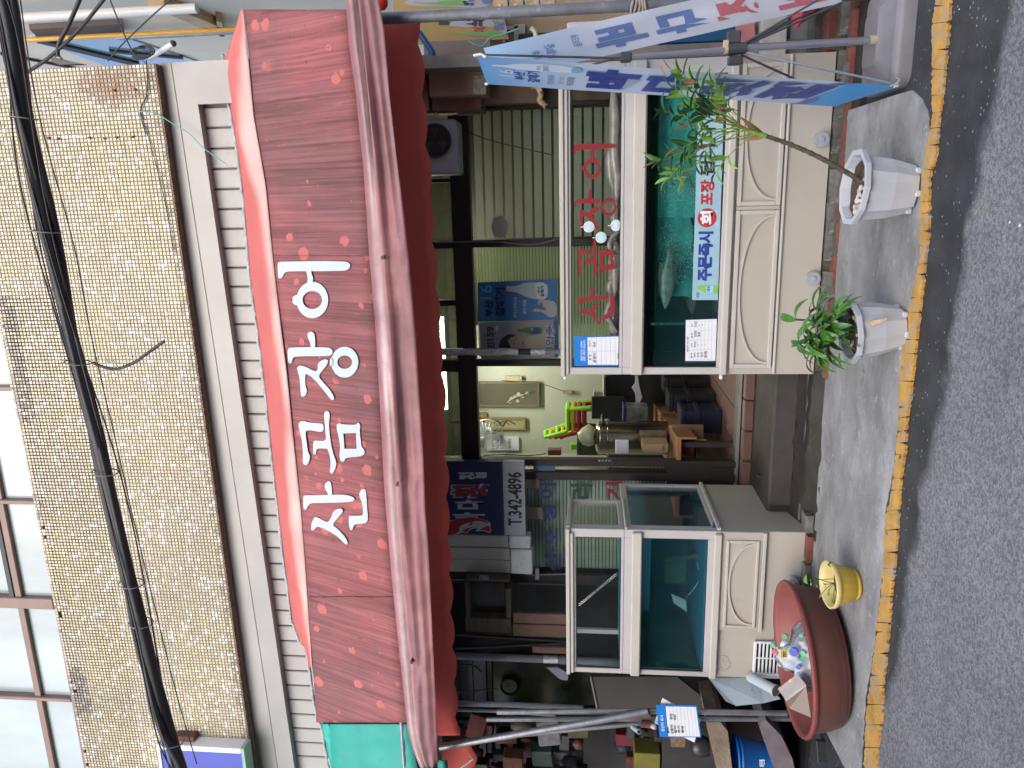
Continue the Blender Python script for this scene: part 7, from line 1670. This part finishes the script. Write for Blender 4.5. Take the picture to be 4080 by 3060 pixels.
# menu banner
YMN = 6.3
mn = thing('menu_banner', 'mustard and grey menu banner with big dark letters behind the awning post', 'menu banner', at(980, 50, Y=YMN))
ob('sheet', MB().prism([at(850, 100, Y=YMN), at(850, -30, Y=YMN), at(1068, -30, Y=YMN), at(1099, 84, Y=YMN)], (0, .006, 0)), mat('mustard_print', (.28, .19, .06), .6, var=.1, bump=0), mn)
def mp_(name, pts, m, d=.002): return ob(name, MB().prism([at(a, b, Y=YMN - d) for a, b in chaikin(pts, 1)], (0, -.001, 0)), m, mn)
mp_('grey_shape', [(985, 38), (1090, 34), (1097, 80), (1080, 70), (1072, 56), (990, 60), (940, 48)], flat('menu_grey', (.27, .27, .32)))
mp_('grey_shape', [(865, 2), (970, -20), (1058, -20), (1060, 18), (1000, 16), (960, 14), (890, 14)], flat('menu_grey', (.27, .27, .32)))
def mt_(b_, x0, x1, y0, y1, m): return text_on('lettering', b_, at(x0, y1, Y=YMN - .004), at(x0, y0, Y=YMN - .004), at(x1, y1, Y=YMN - .004), m, mn, .07, .001)
mt_('뽀', 948, 980, 37, 55, ink); mt_('소금', 1008, 1046, 36, 57, ink); mt_('장', 1022, 1058, 56, 69, inkred); mt_('구이', 1062, 1086, 36, 48, flat('menu_green', (.10, .26, .08))); mt_('양념', 1066, 1090, 48, 66, flat('menu_blue', (.08, .12, .25)))
mp_('bottle_print', [(955, 70), (1010, 72), (1030, 66), (1080, 68), (1092, 72), (1080, 78), (1030, 78), (1010, 76)], flat('menu_green', (.10, .26, .08)), .004)
mp_('bottle_print', [(880, 4), (935, 6), (960, 0), (1010, 0), (1010, 12), (960, 12), (935, 10)], flat('menu_green', (.10, .26, .08)), .004); mt_('대선', 1000, 1030, -8, 12, inkblue)
mp_('bottle_print', [(1040, -16), (1062, -16), (1064, 4), (1052, 10), (1040, 6)], flat('menu_blue', (.08, .12, .25)), .004)
tag(ob('red_lantern', MB().ball(at(822, 6, Y=5.2), .05), flat('lantern_red', (.5, .02, .015), .4), None), 'small bright red ball hanging behind the right end of the drape', 'lantern')
# neighbour's stall on the right
ns = thing('neighbour_stall_front', 'brown boarded stall front with cream window frames behind the menu banner', 'stall', at(1150, 60, Y=6.7))
ob('board', MB().box(.98, 2.25, 6.7, 6.8, 0, 2.95), mat('tan_stall_board', (.36, .26, .17), .8, var=.2), ns)
for (a, b, c_, d_) in ((1000, 1120, 58, 66), (1085, 1092, 40, 92), (1055, 1075, 46, 82), (1110, 1135, 52, 90)):
    fb('cream_frame', a, b, c_, d_, 6.66, 6.695, cream2, ns)
fb('dark_gap', 1120, 1400, 66, 86, 6.64, 6.69, rubbers, ns)
fb('pale_panel', 1130, 1330, 86, 112, 6.62, 6.69, mat('pale_tan_panel', (.42, .34, .24), .7), ns)
for k in range(4):
    y0, y1 = (-6, 16); x0 = 1066 + k * 34
    t = gbox('tan_parcel', ['tan parcel nearest the menu banner, top of the row', 'second tan parcel from the menu banner', 'third tan parcel from the menu banner', 'lowest tan parcel of the row by the steel post'][k], 'parcel', x0, x0 + 31, y0, y1, 6.0, .2, mat('tan_parcel_wrap', (.40, .31, .22), .7, var=.4, scale=14, island=.15)); t['group'] = 'tan parcels on the stall shelf'
    ob('yellow_tag', MB().bbox(xx(x0 + 15, 14, 5.99), xx(x0 + 15, 8, 5.99), 5.985, 5.9895, zz(x0 + 17, 11, 5.99), zz(x0 + 9, 11, 5.99), .0005), flat('tag_yellow', (.7, .5, .04)), t)
fz = thing('blue_storage_box', 'tall blue storage box with a white top panel behind the banner stand', 'storage box', at(1500, 100, Y=5.4))
X0f, X1f = xx(1480, 150, 5.35), xx(1480, 35, 5.35)
ob('white_panel', MB().bbox(X0f, X1f, 5.35, 5.9, zz(1366, 100, 5.35), zz(1225, 100, 5.35), .01), flat('panel_lilac_white', (.50, .51, .58)), fz)
ob('bright_band', MB().bbox(X0f, X1f, 5.345, 5.9, zz(1424, 100, 5.35), zz(1367, 100, 5.35), .01), flat('cyan_blue_plastic', (.01, .26, .62)), fz)
ob('seal', MB().box(X0f + .01, X1f - .01, 5.36, 5.9, zz(1430, 100, 5.35), zz(1425, 100, 5.35)), rubbers, fz)
for k in range(4):
    w = (X1f - X0f) / 4; ob('ribbed_panel', MB().bbox(X0f + w * k + .002, X0f + w * (k + 1) - .002, 5.35, 5.9, zz(1592, 100, 5.35), zz(1431, 100, 5.35), .006), mat('petrol_blue_panel', (.015, .10, .22), .4, var=.1), fz)
tag(ob('pink_cloth', shiftn(MB().prism([at(1594, 140, Y=5.3), at(1590, 28, Y=5.3), at(1627, 26, Y=5.3), at(1632, 80, Y=5.3), at(1620, 140, Y=5.3)], (0, .3, 0)), .012, 20), mat('pink_plastic_sheet', (.60, .24, .25), .5, var=.2, bump=.5, bscale=20), None), 'pink plastic sheet crumpled under the blue storage box', 'sheet')
for (nm, lb_, xt, xb, yr, yl, Y, d, m) in (
    ('styrofoam_block', 'dirty white foam block beneath the pink plastic sheet', 1645, 1700, 30, 122, 5.25, .35, mat('dirty_foam', (.55, .52, .49), .8, var=.25, dirt=[((.3, .26, .22), .6, 10, .15)])),
    ('metal_tray_box', 'grey metal box under the foam block', 1706, 1755, 45, 118, 5.3, .3, mat('dull_metal', (.22, .23, .23), .5, var=.2)),
    ('rough_block', 'rough concrete block between the metal box and the banner base', 1758, 1790, 18, 112, 5.15, .3, stonem),
    ('brick_row', 'red bricks stacked beside the grey banner base', 1790, 1822, 20, 108, 5.0, .25, brickm)):
    gbox(nm, lb_, nm.split('_')[-1] if nm != 'brick_row' else 'bricks', xt, xb, yr, yl, Y, d, m)
rb_ = thing('red_bowl', 'bright red plastic bowl half hidden by the rear banner at the frame edge', 'bowl', at(1725, 5, Y=4.9)); c = at(1745, -2, Y=4.95)
ob('body', MB().lathe(c, [(.05, -.06), (.09, -.05), (.14, .04)], 28), flat('bowl_red', (.55, .015, .04), .3), rb_); ob('rim', MB().lathe(c, [(.14, .04), (.155, .045), (.155, .055), (.138, .052), (.08, -.04), (.001, -.05)], 28), flat('bowl_red', (.55, .015, .04), .3), rb_)

# ---------------------------------------------------------------- market stall at the left
yl0, yl1 = 1246, 1700
ls = thing('left_stall', 'dark interior of the next market stall with pale boards and a greenish window', 'stall', at(1200, 1500, Y=6.9))
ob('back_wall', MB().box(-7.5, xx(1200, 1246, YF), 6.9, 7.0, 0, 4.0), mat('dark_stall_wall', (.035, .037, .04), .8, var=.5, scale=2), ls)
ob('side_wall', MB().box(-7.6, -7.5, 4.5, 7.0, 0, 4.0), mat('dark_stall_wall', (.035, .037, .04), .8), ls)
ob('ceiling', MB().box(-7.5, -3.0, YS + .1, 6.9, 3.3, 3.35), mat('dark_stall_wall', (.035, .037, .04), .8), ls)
YLW = 6.8
for (a, b) in ((1425, 1520), (1556, 1700)):
    for k in range(3):
        fb('pale_board', 965 + k * 29, 992 + k * 29, a, b, YLW, YLW + .03, mat('grey_white_board', (.21, .22, .25), .6, var=.1, island=.08), ls)
    fb('window_head', 1053, 1063, a, b, YLW - .01, YLW + .03, mat('mauve_brown_frame', (.10, .075, .075), .6), ls)
ob('greenish_window', MB().box(xx(1200, 1545, YLW), xx(1200, 1425, YLW), YLW, YLW + .02, zz(1310, 1480, YLW), zz(1066, 1480, YLW)), mat('olive_window', (.05, .06, .038), .3, var=.6, scale=2.5, bump=0, dirt=[((.02, .022, .02), .55, 3, .1)]), ls)
ob('window_post', MB().bbox(xx(1200, 1556, YLW), xx(1200, 1522, YLW), YLW - .02, YLW + .03, 0, zz(960, 1530, YLW), .004), brownfr, ls)
ck = thing('wall_clock', 'round blue rimmed clock behind the dim window of the left stall', 'clock', at(1101, 1482, Y=6.75)); c = at(1101, 1482, Y=6.75)
ob('rim', MB().lathe(c, [(.075, -.012), (.098, -.004), (.098, .02)], 32, M=Matrix.Rotation(R(90), 3, 'X')), flat('clock_blue', (.03, .06, .12), .4), ck)
ob('face', MB().rod(c + Vector((0, 0, 0)), c + Vector((0, .01, 0)), .078, 28), flat('clock_face', (.16, .19, .14)), ck)
ob('hand', MB().rod(c + Vector((0, -.004, 0)), c + Vector((.04, -.004, .03)), .003, 5), rubbers, ck); ob('hand', MB().rod(c + Vector((0, -.004, 0)), c + Vector((-.01, -.004, .055)), .003, 5), rubbers, ck)
def lbox(n_, l_, c_, *a, **k): return gbox(n_, l_, c_, *a, **k)
wf = thing('wooden_box_frame', 'weathered square wooden box frame with a dark pane above the corner tank', 'box frame', at(1055, 1310, Y=5.7))
oldw = mat('weathered_wood', (.12, .09, .066), .85, var=.35, scale=3, streak=(1, 1, 8), dirt=[((.10, .07, .05), .58, 9, .2)])
for (a, b, c_, d_) in ((1005, 1104, 1336, 1366), (1005, 1014, 1258, 1335), (1092, 1104, 1272, 1335), (1008, 1100, 1250, 1257)): fb('frame_board', a, b, c_, d_, 5.7, 5.85, oldw, wf)
fb('dark_pane', 1015, 1091, 1258, 1335, 5.8, 5.83, mat('dim_glass', (.05, .055, .06), .25, var=.4, scale=4), wf)
fb('wrapped_hinge', 1035, 1055, 1244, 1254, 5.68, 5.7, mat('crumpled_plastic', (.25, .25, .25), .3, var=.5, scale=40), wf)
for k, (a, b, c_, d_, l_) in enumerate(((1108, 1225, 1326, 1348, 'pinkish brown plank beside the wooden box frame'), (1108, 1225, 1350, 1376, 'widest pinkish plank with a chipped face behind the corner tank'), (1150, 1226, 1398, 1412, 'short reddish plank next to the grey drain pipe'))):
    lbox('plank', l_, 'plank', a, b, c_, d_, 5.75, .04, mat('pink_brown_plank', (.20, .115, .085), .85, var=.35, scale=4, island=.15, dirt=[((.28, .17, .12), .58, 7, .2)]))['group'] = 'old planks behind the corner tank'
dpw = thing('grey_drain_pipe', 'thick grey drain pipe with a silver tape band rising behind the corner tank', 'pipe', at(1100, 1421, Y=5.6)); Xd = at(1100, 1421, Y=5.6).x
ob('pipe', MB().rod((Xd, 5.6, .3), (Xd, 5.6, 3.2), .032, 14), graypipe, dpw); ob('tape_band', MB().rod((Xd, 5.6, zz(1205, 1421, 5.6)), (Xd, 5.6, zz(1174, 1421, 5.6)), .036, 14), foil, dpw); ob('collar', MB().rod((Xd, 5.6, zz(1222, 1421, 5.6)), (Xd, 5.6, zz(1210, 1421, 5.6)), .037, 14), graypipe, dpw)
for k, (a, b, c_, d_, l_) in enumerate(((985, 1370, 1226, 1385, 'dark slanting bar above the planks'), (985, 1400, 1226, 1388, 'dark bar crossing behind the grey drain pipe'), (975, 1255, 1222, 1262, 'thin dark rod hanging near the trunking'))):
    tag(ob('dark_bar', MB().rod(at(a, b, Y=5.9), at(c_, d_, Y=5.9), .014, 6), flat('dark_bar_paint', (.035, .03, .032), .6), None), l_, 'bar')
tag(ob('hanging_hook', MB().tube(spline([at(975, 1440, Y=5.9), at(1010, 1436, Y=5.9), at(1028, 1440, Y=5.9), at(1040, 1452, Y=5.9)], 5), .008, 6), rubber, None), 'curved black hook below the valance in front of pale boards', 'hook')
tag(ob('slack_cable', MB().tube(spline([at(970, 1498, Y=5.9), at(1030, 1492, Y=5.9), at(1075, 1488, Y=5.9)], 5), .006, 6), rubber, None), 'slack black cable across the pale boards of the left stall', 'cable')
tag(ob('hanging_cloth', MB().prism([at(1180, 1442, Y=5.7), at(1205, 1442, Y=5.7), at(1228, 1455, Y=5.7), at(1226, 1470, Y=5.7), at(1210, 1468, Y=5.7)], (0, .02, 0)), flat('grey_rag', (.22, .22, .25), .8), None), 'grey rag hanging beside the taped drain pipe', 'rag')
slab = tag(ob('metal_partition', MB().prism([at(1276, 1462, Y=5.3), at(1462, 1462, Y=5.3), at(1560, 1540, Y=5.3), at(1292, 1540, Y=5.3)], (0, .04, 0)), mat('dull_brown_metal', (.075, .068, .062), .45, metal=.3, var=.2, scale=2), None), 'dull brown metal partition panel left of the corner tank', 'partition')
ob('edge_strip', MB().rod(at(1276, 1462, Y=5.29), at(1292, 1540, Y=5.29), .008, 6), mat('dull_metal', (.22, .23, .23), .5), slab)
rs_ = tag(ob('rusty_sheet', MB().prism([at(1530, 1464, Y=4.98), at(1640, 1464, Y=4.98), at(1686, 1510, Y=4.80), at(1650, 1519, Y=4.80), at(1590, 1525, Y=4.80), at(1568, 1515, Y=4.82)], (0, .02, .004)), mat('pale_blue_enamel_rust', (.42, .50, .56), .45, var=.1, dirt=[((.28, .13, .05), .62, 6, .06), ((.15, .07, .03), .68, 14, .05)]), None), 'pale blue enamelled sheet with rusty edges leaning beside the corner tank', 'metal sheet')
wp = thing('white_pipe', 'short open-ended pale pipe with a rust spot leaning on the rusty sheet', 'pipe', at(1670, 1490, Y=4.78)); pa2, pb2 = at(1620, 1462, Y=4.93), at(1676, 1492, Y=4.72)
ob('pipe', MB().tube([pa2, pb2], .036, 16, cap=False), mat('pale_pipe_paint', (.45, .52, .56), .4, var=.1, dirt=[((.4, .2, .08), .68, 9, .08)]), wp); ob('open_end', MB().tube([pb2 - (pb2 - pa2).normalized() * .004, pb2 + (pb2 - pa2).normalized() * .002], .031, 16), flat('pipe_inside', (.10, .11, .09), .8), wp); ob('collar', MB().tube([pb2 - (pb2 - pa2).normalized() * .02, pb2 + (pb2 - pa2).normalized() * .001], .040, 16, cap=False), mat('pale_pipe_paint', (.45, .52, .56), .4), wp)
# poles
pg = mat('scratched_pole_steel', (.33, .33, .35), .35, metal=.75, var=.25, scale=12, bump=.15, dirt=[((.22, .12, .08), .66, 9, .12)])
for (pts, r, Y, l_) in (([(1074, 1538), (1400, 1536), (1700, 1541)], .021, 4.78, 'front upright steel pole left of the corner tank'), ([(1051, 1554), (1355, 1553), (1708, 1553)], .019, 4.84, 'second upright steel pole just left of the front pole'), ([(950, 1614), (1290, 1557), (1400, 1537)], .026, 4.72, 'thick grey pole slanting up to the left under the awning'), ([(1005, 1600), (1200, 1580), (1388, 1562)], .018, 4.86, 'thin dull pole slanting behind the thick one'), ([(975, 1519), (1100, 1522), (1260, 1530)], .022, 5.0, 'grey plastic conduit rising beside the poles'), ([(985, 1533), (1080, 1536), (1200, 1545)], .014, 5.1, 'dim thin pipe behind the conduit')):
    tag(ob('scaffold_pole', MB().tube([at(a, b, Y=Y) for a, b in pts], r, 12), pg if 'dim' not in l_ and 'conduit' not in l_ else graypipe, None), l_, 'pole', 'poles left of the corner tank')
jt = tag(ob('rusty_joint', shiftn(MB().tube([at(1355, 1544, Y=4.74), at(1405, 1540, Y=4.74)], .032, 10).tube([at(1385, 1563, Y=4.80), at(1408, 1566, Y=4.80)], .026, 10), .006, 60), mat('rust_brown', (.17, .08, .05), .8, var=.5, scale=20, bump=.5), None), 'rusty bent clamp where the steel poles meet', 'clamp')
nzl = thing('pole_stub', 'short pale pipe stub poking forward below the clamp', 'pipe stub', at(1375, 1578, Y=4.7)); ob('stub', MB().rod(at(1366, 1570, Y=4.8), at(1380, 1581, Y=4.64), .017, 12), mat('pale_pipe_paint', (.45, .52, .56), .4), nzl); ob('opening', MB().rod(at(1380, 1581, Y=4.64), at(1380.4, 1581.3, Y=4.635), .012, 12), rubbers, nzl)
# price cards tied to the pole
pw2 = thing('paper_price_sheet', 'white price sheet tilted behind the blue origin card on the poles', 'price sheet', at(1460, 1555, Y=4.74)); ob('sheet', MB().prism([at(1431, 1508, Y=4.75), at(1514, 1554, Y=4.75), at(1500, 1604, Y=4.75), at(1414, 1562, Y=4.75)], (0, .004, 0)), paper, pw2)
for s in (.12, .2): ob('rule', MB().tube([at(1431 + 83 * s, 1508 + 46 * s + 4, Y=4.747), at(1414 + 86 * s, 1562 + 42 * s - 4, Y=4.747)], .0008, 4), inkgrey, pw2)
pcard = thing('blue_price_card', 'blue headed origin card with handwritten prices hanging on the left poles', 'price card', at(1465, 1558, Y=4.70))
YPC = 4.725; cq = lambda x, y, d=0: at(x, y, Y=YPC - d)
ob('card', MB().prism([cq(1417, 1523), cq(1505, 1524), cq(1515, 1593), cq(1425, 1592)], (0, .004, 0)), flat('card_blue', (.01, .19, .62), .35), pcard)
ob('white_area', MB().prism([cq(1438, 1526, .001), cq(1503, 1527, .001), cq(1512, 1591, .001), cq(1444, 1590, .001)], (0, -.001, 0)), paper, pcard)
for k in range(8): ob('rule', MB().tube([cq(1446 + k * 7.6, 1527, .003), cq(1452 + k * 7.6, 1590, .003)], .0007, 4), inkgrey, pcard)
def ct(b_, x0, x1, y0, y1, m=ink): return text_on('lettering', b_, cq(x0 + .08 * (y1 - y0), y1, .003), cq(x0, y0, .003), cq(x1 + .08 * (y1 - y0), y1, .003), m, pcard, .02, .0008)
ct('원산지 표시', 1426, 1433, 1545, 1580, inkwhite); ct('품목', 1440, 1445, 1571, 1584); ct('고등어', 1447, 1454, 1566, 1586); ct('국산', 1446, 1453, 1542, 1555); ct('갈치', 1455, 1461, 1568, 1584); ct('국산', 1454, 1460, 1543, 1556); ct('조기', 1463, 1469, 1568, 1583); ct('명태', 1471, 1477, 1569, 1583)
tag(ob('ribbon_knot', shiftn(MB().ball(at(1412, 1570, Y=4.70), .02), .012, 50), flat('pink_white_ribbon', (.6, .45, .5)), None), 'small knotted ribbon tying the blue price card to the clamp', 'ribbon')
# shelf boards, blue bucket, goods
plk = mat('old_plank_edge', (.25, .19, .14), .85, var=.35, scale=6, bump=.5, dirt=[((.4, .34, .28), .6, 8, .15), ((.10, .07, .05), .6, 6, .15)])
def slabp(name, label, cat, pts, Y, m, off): return tag(ob(name, MB().prism([at(a, b, Y=Y) for a, b in pts], off), m, None), label, cat)
slabp('stall_shelf', 'old wooden stall shelf with a pale worn edge above the blue bucket', 'shelf', [(1556, 1560), (1572, 1580), (1582, 1665), (1584, 1730), (1566, 1730), (1545, 1650), (1535, 1600), (1528, 1560)], 4.9, plk, (0, .5, 0))
slabp('stall_ledge', 'purple grey concrete ledge under the blue bucket at the left edge', 'ledge', [(1655, 1556), (1688, 1590), (1712, 1640), (1730, 1720), (1695, 1730), (1668, 1650), (1640, 1570)], 4.75, mat('purple_grey_concrete', (.17, .14, .155), .85, var=.3, dirt=[((.26, .24, .25), .6, 9, .15)]), (0, .6, 0))
gbox('dark_red_board', 'dark red painted board behind the blue bucket', 'board', 1560, 1660, 1560, 1720, 5.3, .04, flat('ox_blood_paint', (.06, .02, .018), .6))
bk2 = thing('blue_bucket', 'bright blue plastic bucket with a jagged rim and white print at the left edge', 'bucket', at(1660, 1640, Y=4.95)); c = at(1664, 1640, Y=5.0); hh = zz(1590, 1640, 5.0) - c.z
ob('body', MB().lathe(c, [(.001, 0), (.115, 0), (.12, .01), (.145, hh - .04), (.155, hh - .035), (.158, hh - .02), (.15, hh - .018), (.15, hh)], 40), mat('blue_bucket_plastic', (.006, .16, .55), .35, var=.1), bk2)
ob('rim', MB().lathe(c, [(.15, hh - .002), (.163, hh - .006), (.166, hh + .008), (.15, hh + .012), (.142, hh - .01), (.12, .02), (.001, .015)], 40, fac=lambda k, z: 1 + .012 * math.sin(k * 1.3)), mat('blue_bucket_plastic', (.006, .16, .55), .35), bk2)
text_on('lettering', '파란통', at(1640, 1656, Y=4.865), at(1640, 1640, Y=4.855), at(1652, 1656, Y=4.865), inkwhite, bk2, .02)
gbox('yellow_cloth_pack', 'mustard yellow pack in the dark of the left stall', 'pack', 1371, 1426, 1628, 1680, 5.6, .2, mat('mustard_cloth', (.16, .14, .02), .7, var=.2))
gbox('woven_basket', 'brown woven basket below the blue price card', 'basket', 1450, 1482, 1590, 1615, 5.4, .2, mat('woven_cane', (.20, .12, .08), .8, var=.6, scale=40, bump=.6))
gbox('red_carton', 'dark red carton deep inside the left stall', 'carton', 1330, 1372, 1588, 1612, 5.9, .2, flat('deep_red_print', (.14, .01, .02)))
tag(ob('dark_jar', MB().lathe(at(1520, 1612, Y=5.4), [(.001, -.04), (.07, -.04), (.085, 0), (.08, .08), (.05, .11), (.001, .112)], 20), flat('dark_jar_plastic', (.03, .03, .035), .3), None), 'round dark jar under the tilted price sheet', 'jar')
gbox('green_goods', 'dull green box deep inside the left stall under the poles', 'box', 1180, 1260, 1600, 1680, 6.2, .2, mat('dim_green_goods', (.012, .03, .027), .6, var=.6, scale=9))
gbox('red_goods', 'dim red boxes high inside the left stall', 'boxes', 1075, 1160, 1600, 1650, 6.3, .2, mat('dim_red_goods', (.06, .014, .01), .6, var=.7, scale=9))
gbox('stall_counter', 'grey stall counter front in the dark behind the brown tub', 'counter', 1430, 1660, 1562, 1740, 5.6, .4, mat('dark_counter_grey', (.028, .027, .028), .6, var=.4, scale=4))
gm = mat('mixed_stall_goods', (.1, .1, .1), .6, var=.4, scale=20, bump=.2, attr='tint'); rg2 = random.Random(9); mb = MB(); cols_ = []
for k in range(150):
    a_, b_ = rg2.uniform(985, 1640), rg2.uniform(1562, 1700); 
    if 1255 < a_ < 1330 or (1560 < a_ and b_ < 1600): continue
    p = at(a_, b_, Y=rg2.uniform(5.75, 6.5)); w, h, d = rg2.uniform(.03, .13), rg2.uniform(.03, .12), rg2.uniform(.04, .1)
    M3 = Matrix.Translation(p) @ Matrix.Rotation(rg2.uniform(-.5, .5), 4, 'Z') @ Matrix.Rotation(rg2.uniform(-.25, .25), 4, 'Y'); n0 = len(mb.f)
    if k % 3: mb.bbox(-w, w, -d, d, -h, h, .008, M=M3)
    else: mb.lathe(p, [(.001, -h), (w * .6, -h), (w * .6, h * .5), (w * .25, h * .8), (w * .25, h), (.001, h)], 10)
    cols_ += [rg2.choice([(.05, .05, .055), (.09, .03, .02), (.03, .05, .045), (.12, .10, .07), (.02, .03, .05), (.16, .16, .17), (.10, .02, .02), (.06, .055, .02)])] * (len(mb.f) - n0)
o = stuff(ob('piled_goods', mb, gm, ls, fixn=False)); ca = o.data.color_attributes.new('tint', 'FLOAT_COLOR', 'CORNER'); buf = []
for p_, c_ in zip(o.data.polygons, cols_): buf += list((*c_, 1)) * p_.loop_total
ca.data.foreach_set('color', buf)
struct(ob('dark_pit_floor', MB().box(-6, -3.2, 4.7, 6.9, .036, .05), mat('black_wet_floor', (.012, .012, .014), .4, var=.3)))
fbg = gbox('fish_crate_lid', 'dark grey plastic lid leaning near the brown tub at the left edge', 'lid', 1765, 1800, 1610, 1648, 4.45, .06, flat('charcoal_plastic', (.03, .032, .035), .5), .5)
# pale plastic bits and a twig on the road
tag(ob('twig', MB().rod(at(2124, 435, Z=.004), at(2108, 463, Z=.004), .0025, 5), flat('dry_twig', (.42, .34, .2), .8), None), 'dry yellow twig lying on the asphalt', 'twig')
for k, (a, b, s) in enumerate(((2181, 480, .006), (2203, 487, .007), (2072, 20, .004))):
    tag(ob('paper_scrap', MB().ball(at(a, b, Z=.003), s, 6, 4, 1, 1.3, .3), paper, None), ['tiny white scrap on the asphalt', 'white scrap nearest the photographer on the asphalt', 'tiny scrap by the yellow line near the banner base'][k], 'scrap')
